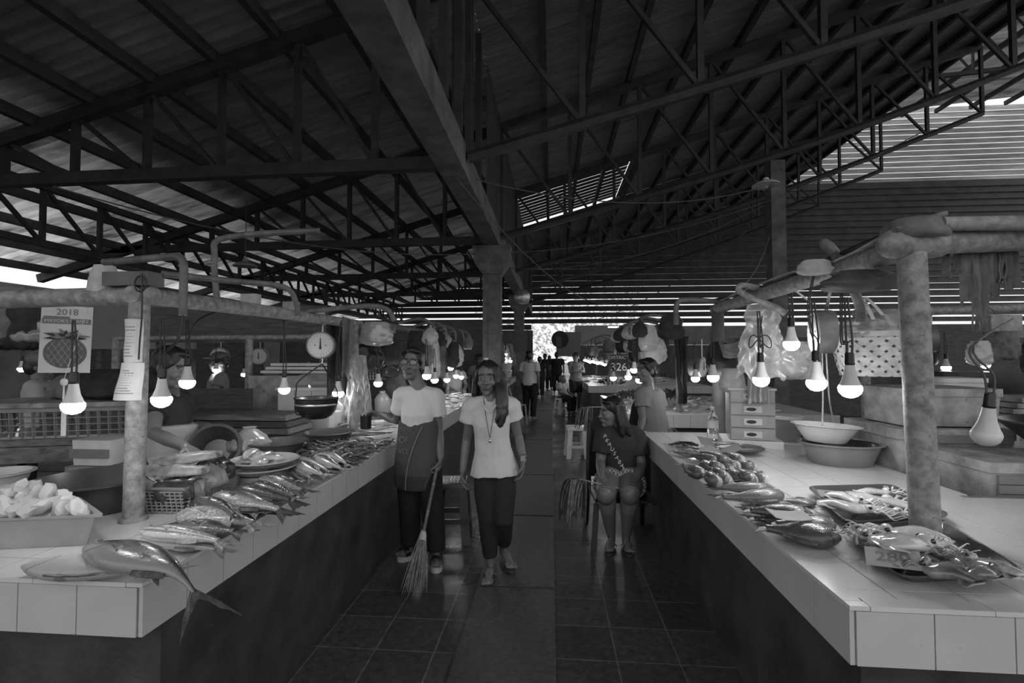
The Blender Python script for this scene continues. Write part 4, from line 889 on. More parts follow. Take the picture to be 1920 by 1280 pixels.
# ---- the stooping vendor behind the left counter ----
A = head_axes(1.62, .25, 0)
J = J_of({'head': (321, 687, 0), 'sL': (291, 752, -.02), 'sR': (340, 748, .25), 'eL': (288, 812, -.18), 'wL': (348, 838, -.42), 'eR': (352, 800, .3), 'wR': (391, 799, .15), 'hL': (285, 870, 0), 'hR': (318, 870, .2),
          'kL': (285, 970, 0), 'kR': (318, 970, .2), 'aL': (285, 1050, 0), 'aR': (318, 1050, .2), 'tL': (310, 1055, 0), 'tR': (340, 1055, .2)}, 2.78, A, 1.0)
for k, zv in (('kL', .45), ('kR', .45), ('aL', .08), ('aR', .08), ('tL', .03), ('tR', .03)): J[k].z = zv
J['handL'] = (V((.8, -.25, -.3)), V((.1, -.1, -1)), V((0, -1, 0)), .45, 1.0); J['handR'] = (V((.8, 0, -.15)), V((-.2, -.5, -.8)), V((.2, -.3, .8)), .9, 1.0)
P5 = build_body('person', J, 'person in dark shirt and pale apron stooping over cut tuna behind the left counter', .0065, fat=1.05); ch, pe, up, u0, u1, ws = tor(J)
wear(P5, 'tee_shirt', shirt(J, .024, .5, -.05, 1.06, .01, 0, .018), 'tee_dark', .010, .008, 7)
wear(P5, 'trousers', trousers(J, .012, .93, .012), 'trouser', .011, .006, 8)
fv = up.cross(u1).normalized(); fv = fv if fv.x > 0 else -fv
mb = MB(); blade(mb, [(pe - up * .28 + fv * .04, u1, fv, .19, .16), (pe + up * .05 + fv * .04, u1, fv, .185, .16), (pe + up * .26 + fv * .035, u1, fv, .175, .15)], 22); wear(P5, 'apron', mb, 'shirt_pale', .010, .007, 6, label='pale sacking apron')
mb = MB(); cap_hair(mb, J['head'], A, 1.0, 0, 1.04); wear(P5, 'hair', mb, 'hair', .007, .004, 18, vert=1)
# ---- people further off ----
def far_person(label, px, head_py, Y, yaw, top, bottom, pose='stand', h=1.55, sleeves=.55, cap=False, foot=None, grey_hair=False, width=.34, face=0, top_mat=None, arms='down', hand_s=.9):
    """standing or seated figure at its real place; yaw turns the whole body"""
    c = at(px, head_py, Y=Y); k = h / 1.55; T = lambda x, y, z: V((c.x, Y, 0)) + rotz(yaw) @ V((x * k, y * k, z * k))
    J = {'A': head_axes(yaw + face), 'hs': k * .98}
    if pose == 'stand':
        zo = 0; J.update(head=T(0, -.01, 1.425), sL=T(-width / 2, 0, 1.25), sR=T(width / 2, 0, 1.25), hL=T(-.085, 0, .80), hR=T(.085, 0, .80), kL=T(-.09, -.02, .44), kR=T(.09, -.02, .44), aL=T(-.09, .02, .08), aR=T(.09, .02, .08), tL=T(-.10, -.12, .03), tR=T(.10, -.12, .03))
    else:
        J.update(head=T(0, -.05, 1.06), sL=T(-width / 2, 0, .89), sR=T(width / 2, 0, .89), hL=T(-.085, 0, .46), hR=T(.085, 0, .46), kL=T(-.10, -.40, .48), kR=T(.10, -.40, .48), aL=T(-.10, -.36, .09), aR=T(.10, -.36, .09), tL=T(-.10, -.5, .03), tR=T(.10, -.5, .03))
    o = 0 if pose == 'stand' else -.36
    f3 = rotz(yaw)
    if arms == 'down': J.update(eL=T(-width / 2 - .05, .03, .98 + o), eR=T(width / 2 + .05, .03, .98 + o), wL=T(-width / 2 - .04, -.03, .75 + o), wR=T(width / 2 + .04, -.03, .75 + o)); J['handL'] = (f3 @ V((0, -.05, -1)), f3 @ V((1, 0, 0)), f3 @ V((0, -1, 0)), .5, hand_s); J['handR'] = (f3 @ V((0, -.05, -1)), f3 @ V((-1, 0, 0)), f3 @ V((0, -1, 0)), .5, hand_s)
    elif arms == 'crossed': J.update(eL=T(-width / 2 - .04, -.08, 1.03 + o), eR=T(width / 2 + .04, -.08, 1.03 + o), wL=T(.06, -.19, 1.05 + o), wR=T(-.06, -.16, 1.08 + o)); J['handL'] = (f3 @ V((1, .1, .2)), f3 @ V((0, 1, 0)), f3 @ V((0, 0, 1)), .5, hand_s); J['handR'] = (f3 @ V((-1, .1, .1)), f3 @ V((0, 1, 0)), f3 @ V((0, 0, 1)), .5, hand_s)
    else: J.update(eL=T(-width / 2 - .05, -.10, 1.0 + o), eR=T(width / 2 + .05, -.10, 1.0 + o), wL=T(-.1, -.33, .95 + o), wR=T(.1, -.33, .95 + o)); J['handL'] = (f3 @ V((.2, -1, -.2)), f3 @ V((0, 0, -1)), f3 @ V((1, 0, 0)), .5, hand_s); J['handR'] = (f3 @ V((-.2, -1, -.2)), f3 @ V((0, 0, -1)), f3 @ V((-1, 0, 0)), .5, hand_s)
    vox = .009 if Y < 9 else .012
    t = build_body('person', J, label, vox); wear(t, 'shirt', shirt(J, .018, sleeves, -.05, 1.0, .01, 0, .014), top, .013, .006, 7)
    if bottom == 'shorts': wear(t, 'shorts', legtube(J, .85, .105, .09), 'jeans', .013, .004, 7)
    else: wear(t, 'trousers', trousers(J, .012, .95, .01), bottom, .013, .005, 7)
    mb = MB(); cap_hair(mb, J['head'], J['A'], k, 0, 1.03); wear(t, 'hair', mb, 'cloth_grey' if grey_hair else 'hair', .010, .003, 14, vert=1)
    if cap:
        mb = MB(); hh = V(J['head']); mb.ell(hh + J['A'] @ V((0, .01, .07)), (.086, .10, .065), J['A'], 16, 10); mb.ell(hh + J['A'] @ V((0, -.11, .055)), (.07, .07, .010), J['A'], 14, 8); wear(t, 'cap', mb, 'cloth_grey', .008, .001, 5, label='cloth cap')
    return t, J
far_person('person in cap and grey shirt, bent over a stall behind the hanging scale', 412, 668, 5.7, -.8, 'tee_tan', 'trouser', 'stand', 1.5, .5, True, arms='reach')
far_person('person in pale shirt seen from behind at the far end of the near stalls', 72, 690, 4.1, 2.2, 'shirt_pale', 'trouser', 'stand', 1.47, .6, True, arms='reach')
far_person('person in white tee seen from behind, standing in the aisle', 993, 675, 11.0, 2.75, 'tee_white', 'trouser', 'stand', 1.58, .6)
t, J = far_person('person in spotted top with arms crossed, standing in the aisle', 1079, 672, 12.9, .45, 'floral', 'shorts', 'stand', 1.56, .12, arms='crossed', face=-.9)
t, J = far_person('seated person with pale hair in a light patterned shirt', 1053, 690, 12.4, .9, 'shirt_pale', 'sil', 'sit', 1.28, .6, grey_hair=True, arms='reach', face=.4); SEATED2 = J
far_person('person behind the far left fish, bulb before the face', 899, 678, 9.78, .3, 'tee_tan', 'trouser', 'stand', 1.5, .5)
far_person('person in pale shirt behind the heap of pale fish', 851, 682, 8.6, .5, 'shirt_pale', 'trouser', 'stand', 1.42, .5, arms='reach')
far_person('dark figure in the far doorway with raised elbows', 1022, 668, 20.5, .2, 'sil', 'sil', 'stand', 1.58, .6)
far_person('dark figure standing second in the far doorway', 1030, 671, 21.5, .1, 'sil', 'sil', 'stand', 1.5, .6)
far_person('broad dark figure at the edge of the far doorway', 1044, 668, 19.0, 3.0, 'sil', 'sil', 'stand', 1.62, .6, width=.42)
far_person('dark figure in the aisle just beside the white tee', 1012, 674, 17.0, 2.9, 'sil', 'sil', 'stand', 1.45, .6)
# ================= FISH =================
def fish_mat(name, back, belly, split=.5, soft=.25, rough=.22, scales=90, sdepth=.25, stripes=None, spots=None, bump=.3, gill=True, coat=.25):
    rough += .07
    m, nt, b = nodes(name); L = nt.links
    uv = nd(nt, 'ShaderNodeUVMap'); sp = nd(nt, 'ShaderNodeSeparateXYZ'); L.new(uv.outputs[0], sp.inputs[0]); tc = nd(nt, 'ShaderNodeTexCoord')
    n = nd(nt, 'ShaderNodeTexNoise', Scale=22, Detail=4, Roughness=.65); L.new(tc.outputs['Object'], n.inputs['Vector'])
    ad = nd(nt, 'ShaderNodeMath', operation='MULTIPLY_ADD'); L.new(n.outputs['Fac'], ad.inputs[0]); ad.inputs[1].default_value = .3; L.new(sp.outputs['Y'], ad.inputs[2])
    r = nd(nt, 'ShaderNodeMapRange', interpolation_type='SMOOTHSTEP'); r.inputs['From Min'].default_value = split + .15 - soft; r.inputs['From Max'].default_value = split + .15 + soft; r.inputs['To Min'].default_value = belly; r.inputs['To Max'].default_value = back; L.new(ad.outputs[0], r.inputs['Value'])
    col = r.outputs[0]
    def mul(o, fac):
        k = nd(nt, 'ShaderNodeMath', operation='MULTIPLY'); L.new(o, k.inputs[0]); L.new(fac, k.inputs[1]); return k.outputs[0]
    vo = nd(nt, 'ShaderNodeTexVoronoi', Scale=scales); L.new(tc.outputs['Object'], vo.inputs['Vector'])
    if sdepth: q = nd(nt, 'ShaderNodeMapRange'); q.inputs['From Max'].default_value = .6; q.inputs['To Min'].default_value = 1 + sdepth; q.inputs['To Max'].default_value = 1 - sdepth; L.new(vo.outputs['Distance'], q.inputs['Value']); col = mul(col, q.outputs[0])
    if stripes:
        wv = nd(nt, 'ShaderNodeMath', operation='SINE'); k = nd(nt, 'ShaderNodeMath', operation='MULTIPLY'); L.new(sp.outputs['Y' if stripes[0] == 'long' else 'X'], k.inputs[0]); k.inputs[1].default_value = stripes[1]; L.new(k.outputs[0], wv.inputs[0])
        q = nd(nt, 'ShaderNodeMapRange'); q.inputs['From Min'].default_value = -.4; q.inputs['From Max'].default_value = .4; q.inputs['To Min'].default_value = 1 - stripes[2]; q.inputs['To Max'].default_value = 1 + stripes[2]; L.new(wv.outputs[0], q.inputs['Value']); col = mul(col, q.outputs[0])
    if spots:
        v2 = nd(nt, 'ShaderNodeTexVoronoi', Scale=spots[0]); L.new(tc.outputs['Object'], v2.inputs['Vector']); q = nd(nt, 'ShaderNodeMapRange'); q.inputs['From Min'].default_value = .18; q.inputs['From Max'].default_value = .26; q.inputs['To Min'].default_value = spots[1]; q.inputs['To Max'].default_value = 1; L.new(v2.outputs['Distance'], q.inputs['Value']); col = mul(col, q.outputs[0])
    def msub(o, v, op='SUBTRACT'):
        k = nd(nt, 'ShaderNodeMath', operation=op); L.new(o, k.inputs[0]); k.inputs[1].default_value = v; return k.outputs[0]
    y5 = msub(sp.outputs['Y'], .5); y2 = nd(nt, 'ShaderNodeMath', operation='MULTIPLY'); L.new(y5, y2.inputs[0]); L.new(y5, y2.inputs[1])
    gl = nd(nt, 'ShaderNodeMath', operation='MULTIPLY_ADD'); L.new(y2.outputs[0], gl.inputs[0]); gl.inputs[1].default_value = .55; L.new(sp.outputs['X'], gl.inputs[2])
    ab = msub(msub(gl.outputs[0], .245), 0, 'ABSOLUTE'); q = nd(nt, 'ShaderNodeMapRange'); q.inputs['From Max'].default_value = .016; q.inputs['To Min'].default_value = .4; L.new(ab, q.inputs['Value']); col = mul(col, q.outputs[0])
    mo = msub(msub(sp.outputs['Y'], .42), 0, 'ABSOLUTE'); mx = nd(nt, 'ShaderNodeMath', operation='MULTIPLY_ADD'); L.new(sp.outputs['X'], mx.inputs[0]); mx.inputs[1].default_value = .6; L.new(mo, mx.inputs[2]); q = nd(nt, 'ShaderNodeMapRange'); q.inputs['From Min'].default_value = .03; q.inputs['From Max'].default_value = .045; q.inputs['To Min'].default_value = .35; L.new(mx.outputs[0], q.inputs['Value']); col = mul(col, q.outputs[0])
    L.new(col, b.inputs['Base Color']); b.inputs['Roughness'].default_value = rough; b.inputs['Coat Weight'].default_value = coat; b.inputs['Coat Roughness'].default_value = .06; b.inputs['Specular IOR Level'].default_value = .45
    bp = nd(nt, 'ShaderNodeBump', Strength=bump, Distance=.004); L.new(vo.outputs['Distance'], bp.inputs['Height']); b2_ = nd(nt, 'ShaderNodeBump', Strength=.35, Distance=.008); L.new(n.outputs['Fac'], b2_.inputs['Height']); L.new(bp.outputs[0], b2_.inputs['Normal']); L.new(b2_.outputs[0], b.inputs['Normal'])
    return m
FM = {
    'tuna': fish_mat('tuna_skin', .04, .30, .42, .3, .2, 300, .05, bump=.03, spots=(13, .4)), 'pale_tuna': fish_mat('pale_tuna_skin', .42, .72, .55, .35, .34, 300, .05, bump=.03, spots=(12, .6)),
    'striped': fish_mat('striped_fish_skin', .22, .5, .5, .3, .25, 120, .1, ('long', 26, .45)), 'snapper': fish_mat('dark_snapper_skin', .05, .2, .4, .25, .22, 110, .35),
    'grouper': fish_mat('pale_scaled_skin', .25, .5, .5, .3, .28, 120, .4), 'grey': fish_mat('grey_fish_skin', .10, .42, .45, .25, .22, 110, .3), 'dark': fish_mat('dark_fish_skin', .035, .13, .4, .25, .2, 130, .3),
    'silver': fish_mat('silver_fish_skin', .13, .6, .45, .2, .18, 260, .1, bump=.05), 'parrot': fish_mat('blunt_fish_skin', .12, .45, .35, .25, .18, 150, .2), 'scaled': fish_mat('fine_scaled_skin', .18, .36, .45, .3, .25, 200, .2, bump=.2), 'spotted': fish_mat('spotted_fish_skin', .10, .26, .4, .25, .2, 190, .22, bump=.2),
    'small': fish_mat('small_fish_skin', .2, .68, .45, .2, .25, 260, .05, bump=.03)}
FIN = mat('fish_fin', .10, .35, .4, 40, .3, 120); FINL = mat('pale_fish_fin', .3, .35, .4, 40, .3, 120); EYE = mat('fish_eye', .02, .1, .1, 5, coat=1); EYEW = mat('fish_eye_ring', .5, .2, .1, 5)
PROF = {'tuna': [(0, .12), (.05, .36), (.14, .66), (.26, .92), (.38, 1), (.52, .90), (.68, .58), (.82, .26), (.92, .11), (1, .09)],
        'snapper': [(0, .14), (.04, .40), (.12, .72), (.24, .96), (.36, 1), (.5, .92), (.66, .66), (.8, .38), (.92, .24), (1, .24)],
        'slim': [(0, .15), (.05, .45), (.14, .78), (.28, 1), (.45, .97), (.62, .78), (.78, .5), (.9, .30), (1, .24)],
        'blunt': [(0, .45), (.04, .72), (.12, .95), (.25, 1), (.42, .95), (.6, .75), (.78, .48), (.9, .30), (1, .26)]}
def interp(tab, u):
    for (a, p), (b, q) in zip(tab, tab[1:]):
        if u <= b: t = (u - a) / (b - a); t = t * t * (3 - 2 * t) if False else t; return p + (q - p) * t
    return tab[-1][1]
def fish_meshes(kind, L, w, th, bend=0, droop=0, sag=0, tail=.2, fork=.5, dorsal=.25, seg_=22, n=16, topfin=True):
    """lies on its side: nose at 0, tail along +x, back towards +y, thickness z (from 0 up)"""
    B = L * (1 - tail * .8)
    cen = lambda x: V((x, bend * L * ((x / L - .45) ** 2), th * .5 * 1 + (-droop * max(0, x / L - sag) ** 2 * L if droop else 0)))
    mb = MB(); rs = []; uv = []
    for i in range(seg_):
        u = i / (seg_ - 1); u = u * u * .35 + u * .65; p = interp(PROF[kind], u); c = cen(u * B); d = (cen(u * B + .002) - cen(u * B - .002)).normalized(); y = V((-d.y, d.x, 0)).normalized(); zv = d.cross(y)
        hw = w / 2 * p; ht = th / 2 * (p ** .75) * (1 if u > .05 else .8)
        ring = []
        for j in range(n):
            a = 2 * pi * j / n; ca, sa = cos(a), sin(a); ring.append(c + y * (hw * ca * (1 + .04 * ca)) + zv * (ht * abs(sa) ** .9 * (1 if sa > 0 else -1))); uv.append((u, .5 + .5 * ca))
        rs.append(ring)
    k = len(mb.v); mb.rings(rs); mb.uv = uv
    out = {'body': mb}
    def fin(pts, t=.0025):
        g = MB(); g.sheet(pts, t); return g
    # tail fin: a fork of two lobes
    c = cen(B); d = (cen(B) - cen(B - .01)).normalized(); y = V((-d.y, d.x, 0)).normalized(); tl = L - B; hw = w / 2 * PROF[kind][-1][1]
    rows = []
    for a in (-1, -.75, -.5, -.25, 0, .25, .5, .75, 1):
        reach = tl * (1 - fork * (1 - abs(a)) ** 1.0); spread = w * (.42 if kind != 'tuna' else .55)
        q0 = c - d * .01 + y * hw * a * .9; q1 = c + d * reach + y * spread * a; q1.z = cen(B + reach).z + .004 * sin(a * 9); m = (q0 + q1) / 2 + y * a * spread * .05; m.z = (q0.z + q1.z) / 2 + .003 * cos(a * 14)
        rows.append([q0, m, q1])
    out['tail_fin'] = fin(rows)
    if topfin:
        rows = []; hw_ = lambda u: w / 2 * interp(PROF[kind], u)
        for i in range(9):
            u = .30 + .48 * i / 8; c = cen(u * B); d = (cen(u * B + .002) - cen(u * B - .002)).normalized(); y = V((-d.y, d.x, 0)).normalized(); h = w * dorsal * (.35 + .65 * sin(pi * min(1, (i + 1.5) / 7.5)) ** .7) * (1 - .25 * (i % 2))
            rows.append([c + y * hw_(u) * .9, c + y * (hw_(u) + h * .5) + d * h * .35, c + y * (hw_(u) + h) + d * h * .8 + V((0, 0, -th * .12))])
        out['dorsal_fin'] = fin(rows)
        rows = []
        for i in range(5):
            u = .60 + .2 * i / 4; c = cen(u * B); d = V((1, 0, 0)); y = V((0, 1, 0)); h = w * dorsal * .8 * sin(pi * (i + 1) / 6); rows.append([c - y * hw_(u) * .9, c - y * (hw_(u) + h) + d * h * .7 + V((0, 0, -th * .15))])
        out['anal_fin'] = fin(rows)
        c = cen(.30 * B); rows = [[c + V((0, w * (-.10 + .03 * a), th * .47)), c + V((w * .22, w * (-.13 + .06 * a), th * .49)), c + V((w * .36, w * (-.17 + .08 * a), th * .43))] for a in (-1, 0, 1)]
        out['pectoral_fin'] = fin(rows)
    u = .10 if kind != 'blunt' else .12; c = cen(u * B); hw = w / 2 * interp(PROF[kind], u); ht = th / 2 * interp(PROF[kind], u) ** .75
    g = MB(); r = w * .055; pos = c + V((0, hw * .25, ht * .88)); g.lathe([(r * 1.5, -.002), (r * 1.35, r * .35), (r * .9, r * .5)], pos, 14); out['eye_ring'] = g
    g = MB(); g.ell(pos + V((0, 0, r * .3)), (r, r, r * .6), None, 12, 8); out['eye'] = g
    return out
_fc = {}
def fish(head_p, tail_p, mk, kind, w, th, label, lift=0, bend=0, droop=0, sag=.6, tail=.2, fork=.5, dorsal=.2, fin=None, roll=0, pitch=0, flip=False, group=None, name='fish', world=None, detail=True):
    """head_p, tail_p: nose and tail tip read on the counter top in the photograph"""
    if world: a, b = V(world[0]), V(world[1])
    else: a = at(*head_p, Z=TOPZ + lift + th * .4); b = at(*tail_p, Z=TOPZ + lift + th * .4)
    a.z = b.z = 0; d = b - a; L = d.length; rz = atan2(d.y, d.x); t = thing(name, label, 'fish', (a.x, a.y, TOPZ + lift), 0, group); t.rotation_euler = (roll, pitch, rz) if not flip else (pi + roll, pitch, rz)
    if flip: t.location.z += th
    fm = fish_meshes(kind, L, w, th, bend, droop, sag, tail, fork, dorsal)
    for nm, mb in fm.items():
        m = FM[mk] if nm == 'body' else (EYE if nm == 'eye' else EYEW if nm == 'eye_ring' else (fin or FIN))
        o = link(nm, mesh_of(nm, mb, m, True, 60), None); o.parent = t
    return t
def small_fish(mk, kind, L, w, th, **kw):
    """a little fish as one mesh"""
    fm = fish_meshes(kind, L, w, th, seg_=12, n=10, topfin=False, **kw); mb = MB(); mi = []
    for nm, q in fm.items(): mb.add(q.v, q.f, {'body': 0, 'eye': 1, 'eye_ring': 2}.get(nm, 3), q.uv)
    return mesh_of('fish', mb, [FM[mk], EYE, EYEW, FINL], True, 60)
# ---- left counter, from the near corner ----
fish((50, 1062), (345, 1078), 'pale_tuna', 'tuna', .125, .062, 'pale tuna lying along the near edge of the left counter', .0, .10, tail=.22, fork=.75, dorsal=.1, fin=FINL, flip=True)
fish((170, 1028), (418, 1098), 'tuna', 'tuna', .14, .075, 'shiny dark-backed tuna whose forked tail hangs over the counter corner', .035, -.12, 1.3, .62, tail=.20, fork=.8, dorsal=.1)
fish((262, 1008), (432, 1036), 'striped', 'slim', .085, .045, 'striped fish just behind the dark-backed tuna, lower of two', .0, .1, .8, .75, fin=FINL)
fish((268, 996), (440, 1018), 'striped', 'slim', .095, .05, 'striped fish lying on another striped fish, tail over the edge', .028, -.08, 1.0, .75, fin=FINL)
fish((335, 988), (466, 1003), 'snapper', 'snapper', .12, .06, 'round dark snapper with ragged tail, beside the striped fish', .012, .1, .6, .75, tail=.26)
fish((300, 996), (415, 985), 'dark', 'slim', .09, .045, 'dark fish half buried under the dark snapper', .0)
fish((338, 966), (502, 984), 'grouper', 'snapper', .15, .07, 'big pale scaled fish with broad body, behind the dark snapper', .02, -.1, .7, .7, tail=.2, fin=FINL)
fish((366, 944), (492, 966), 'grouper', 'slim', .10, .05, 'pale belly-up fish behind the big scaled one', .025, .1, .4, .75, fin=FINL)
fish((376, 937), (462, 972), 'dark', 'slim', .07, .05, 'dark fish bent over a pale belly', .055, -.25)
fish((400, 932), (548, 962), 'grey', 'snapper', .13, .065, 'grey fish in the middle of the row, tail over the edge', .035, .08, .9, .72)
fish((420, 945), (540, 968), 'dark', 'slim', .09, .05, 'dark wet fish under the middle grey one', .0, .1, .7, .75)
fish((446, 916), (562, 945), 'dark', 'slim', .10, .06, 'blackish fish with square tail, behind the middle grey fish', .03, .1, .9, .75, fork=.15)
fish((478, 908), (572, 938), 'dark', 'slim', .09, .055, 'curved dark fish lying next to the blackish one', .045, -.15)
fish((486, 900), (580, 925), 'grey', 'snapper', .11, .06, 'grey deep-bodied fish before the silver ones', .03, .1, .6, .75)
fish((505, 885), (560, 908), 'snapper', 'snapper', .10, .06, 'dark round fish beside the plate of slices', .02)
lab = ['silver fish nearest the deep-bodied grey one', 'silver fish second in the silver row', 'silver fish third in the silver row', 'silver fish in the middle of the silver row', 'silver fish with belly up among the silver row', 'silver fish sixth in the silver row', 'silver fish seventh in the silver row', 'silver fish nearest the shrimp']
for i in range(8):
    x = 520 + i * 11 + (i % 3) * 5; fish((x + (i % 2) * 8, 872 - i * 3.2), (x + 52 + (i % 3) * 7, 906 - i * 4.5), 'silver', 'slim', .072, .04, lab[i], .01 + .022 * (i % 3), (.1, -.12, .05)[i % 3], .3 * (i % 2), .7, fin=FINL, roll=.25 * (i % 3 - 1), group='silver fish on the left counter')
fish((590, 862), (650, 880), 'dark', 'slim', .06, .04, 'dark little fish at the edge beside the silver row', .0, .1)
fish((598, 852), (655, 868), 'silver', 'slim', .06, .04, 'bright silver fish lying on the edge of the shrimp', .03, -.1, fin=FINL)
# shrimps
def shrimp_mesh():
    mb = MB(); pts = [V((.085 * (1 - cos(a)) * .55, .045 * sin(a), .010)) for a in [i * pi * .95 / 12 for i in range(13)]]
    mb.tube(pts, [.003, .007, .0095, .0105, .011, .0105, .010, .009, .008, .007, .006, .005, .003], 8); e = pts[-1]; d = (pts[-1] - pts[-2]).normalized()
    for s in (-1, 0, 1): mb.tube([e, e + d * .016 + V((s * .006, 0, .002))], [.003, .004], 5)
    h = pts[0]
    for s in (-1, 1): mb.tube(smooth_path([h, h + V((.03, -.03, .006 * s + .004)), h + V((.08, -.045 * s - .02, .003))], 3), .0009, 4)
    mb.tube([h, h + V((.012, -.022, .004))], [.003, .0005], 5); return mesh_of('shrimp', mb, mat('shrimp_shell', .13, .2, .5, 30, .2, 200, coat=.6), True, 60)
SM = shrimp_mesh()
def quad(q, u, v): a, b, c, d = q; return (a * (1 - u) + b * u) * (1 - v) + (d * (1 - u) + c * u) * v
def heap(me, name, label, cat, group, quad_, n, zmax, seed, scale=(.8, 1.2), tilt=.5, ori=None, base=0):
    r = random.Random(seed); q = [V(p) for p in quad_]; first = None
    for i in range(n):
        u, v = r.random(), r.random(); p = quad(q, u, v); ed = min(u, 1 - u, v, 1 - v); z = TOPZ + base + .004 + zmax * min(1, ed * 3.2) * r.uniform(.35, 1)
        o = bpy.data.objects.new(name, me); C.objects.link(o); s = r.uniform(*scale); o.location = (p.x, p.y, z)
        o.rotation_euler = (r.uniform(-tilt, tilt), r.uniform(-tilt, tilt) * .6, r.uniform(0, 6.28) if ori is None else ori + r.uniform(-.5, .5)); o.scale = (s, s, s); tag(o, label, cat, group)
        WM[o.name] = o.matrix_basis.copy()
q4 = lambda pts, lift=0: [at(*p, Z=TOPZ + lift) for p in pts]
Q = q4([(548, 868), (652, 880), (722, 838), (600, 830)])
mb = MB(); g = [[(lambda p, e: V((p.x, p.y, TOPZ + .002 + .045 * min(1, e * 3))))(quad(Q, .06 + .88 * i / 8, .06 + .88 * j / 8), min(i, 8 - i, j, 8 - j) / 8) for j in range(9)] for i in range(9)]
mb.sheet(g, .004); one('shrimp_heap', mb, mat('shrimp_mass', .07, .25, .5, 60, .8, 160, coat=.5), 'wet mass of little shrimp underneath the separate ones', 'shrimp', None, 'stuff')
heap(SM, 'shrimp', 'dark wet shrimp in the heap before the woman with glasses', 'shrimp', 'heap of shrimp on the left counter', Q, 170, .055, 5, (.75, 1.15), .6)
# fish at the far end of the left counter
for i, (h_, t_, mk, w, lab_) in enumerate([((622, 838), (722, 832), 'grouper', .09, 'pale fish at the far end of the shrimp'), ((630, 826), (735, 822), 'silver', .09, 'silver fish lying before the far plate'), ((640, 815), (738, 812), 'spotted', .09, 'speckled fish on the far end of the left counter'),
        ((655, 806), (745, 802), 'silver', .08, 'bright fish near the black cup'), ((664, 800), (742, 795), 'grey', .08, 'grey fish just under the black cup'), ((618, 812), (668, 793), 'dark', .07, 'dark fish beside the hanging plastic bag'), ((634, 800), (690, 790), 'grey', .07, 'grey fish beyond the dark one at the plastic bag'), ((680, 795), (750, 788), 'silver', .07, 'silver fish farthest along the left counter')]):
    fish(h_, t_, mk, 'slim', w, .05, lab_, .012 * (i % 3) + .01, (-.08, .1)[i % 2], fin=FINL)
SF = [small_fish('small', 'slim', .16, .042, .028, bend=.15), small_fish('small', 'slim', .17, .046, .03, bend=-.2), small_fish('silver', 'slim', .15, .045, .028, bend=.1)]
LX = lambda x0, y0, x1, y1: [(x0, y0, TOPZ), (x1, y0, TOPZ), (x1, y1, TOPZ), (x0, y1, TOPZ)]
for k in range(3): heap(SF[k], 'fish', 'small fish at the back of the far end of the left counter', 'fish', 'small fish at the end of the left counter', q4([(600, 806), (700, 806), (740, 788), (640, 784)]), 14, .06, 20 + k, (.8, 1.15), .4)
for k in range(3): heap(SF[k], 'fish', 'small pale fish heaped on the second counter on the left', 'fish', 'pale fish on the second left counter', LX(-1.9, 5.25, -1.24, 7.9), 34, .09, 30 + k, (.9, 1.35), .4)
for k in range(3): heap(SF[k], 'fish', 'pale fish laid out on the far left counter', 'fish', 'fish on the far left counter', LX(-2.6, 10.5, -1.3, 12.6), 14, .12, 40 + k, (1.3, 2.2), .3)
for k in range(3): heap(SF[k], 'fish', 'small fish heaped on the second right counter', 'fish', 'fish on the second right counter', LX(.9, 5.9, 2.6, 7.9), 26, .07, 50 + k, (.9, 1.4), .4)
for k in range(3): heap(SF[k], 'fish', 'fish laid out on the far right counter', 'fish', 'fish on the far right counter', LX(.95, 11.9, 3.0, 15.5), 22, .10, 60 + k, (1.1, 1.9), .35)
# ---- right counter ----
fish((1577, 1012), (1412, 990), 'spotted', 'snapper', .15, .075, 'dark speckled fish nearest the squid tray', .0, .08, tail=.2, dorsal=.1)
fish((1566, 986), (1436, 984), 'scaled', 'slim', .115, .06, 'scaled fish lying just behind the dark speckled one', .012, -.05, dorsal=.12)
fish((1522, 966), (1384, 958), 'spotted', 'slim', .12, .065, 'speckled fish with a pale folded card on it', .012, .08, tail=.22, dorsal=.12)
fish((1524, 976), (1396, 974), 'dark', 'slim', .11, .055, 'dark fish under the card-bearing one', .0, -.05, dorsal=.1)
fish((1532, 944), (1444, 938), 'scaled', 'snapper', .085, .032, 'flat scaled fish beside the tray corner', .0, .03, dorsal=.08)
fish((1486, 948), (1392, 941), 'grouper', 'slim', .07, .03, 'slim pale fish tucked under the flat scaled one', .0, .05, fin=FINL, dorsal=.1)
fish((1474, 930), (1338, 938), 'scaled', 'snapper', .10, .06, 'big curved grey fish with tail at the counter edge', .03, -.35, tail=.2, dorsal=.12)
fish((1452, 918), (1322, 914), 'scaled', 'slim', .085, .055, 'slender grey fish behind the curved one', .012, -.12, tail=.2, dorsal=.12)
fish((1470, 938), (1362, 930), 'dark', 'slim', .07, .04, 'dark fish under the curved grey one', .0, -.1)
mb = MB(); a, b = at(1398, 938, Z=TOPZ + .02), at(1456, 928, Z=TOPZ + .02); mb.tube([a, b], [.016, .02], 12); mb.tube([a + (b - a) * .3, b + (b - a).normalized() * .004], [.012, .014], 12); one('paper_roll', mb, M['white'], 'white rolled sheet tucked under the curved grey fish', 'paper roll')
a = at(1478, 968, Z=TOPZ + .085); mb = MB(); ax = rotm(.25, .1, .25); mb.sheet([[a + ax @ V((x, y, .012 * abs(x) / .07)) for y in (-.03, 0, .03)] for x in (-.075, -.03, .03, .075)], .003); one('price_card', mb, M['paper'], 'pale folded card lying on the speckled fish', 'card')
plab = ['front', 'second', 'third', 'fourth', 'fifth', 'sixth']
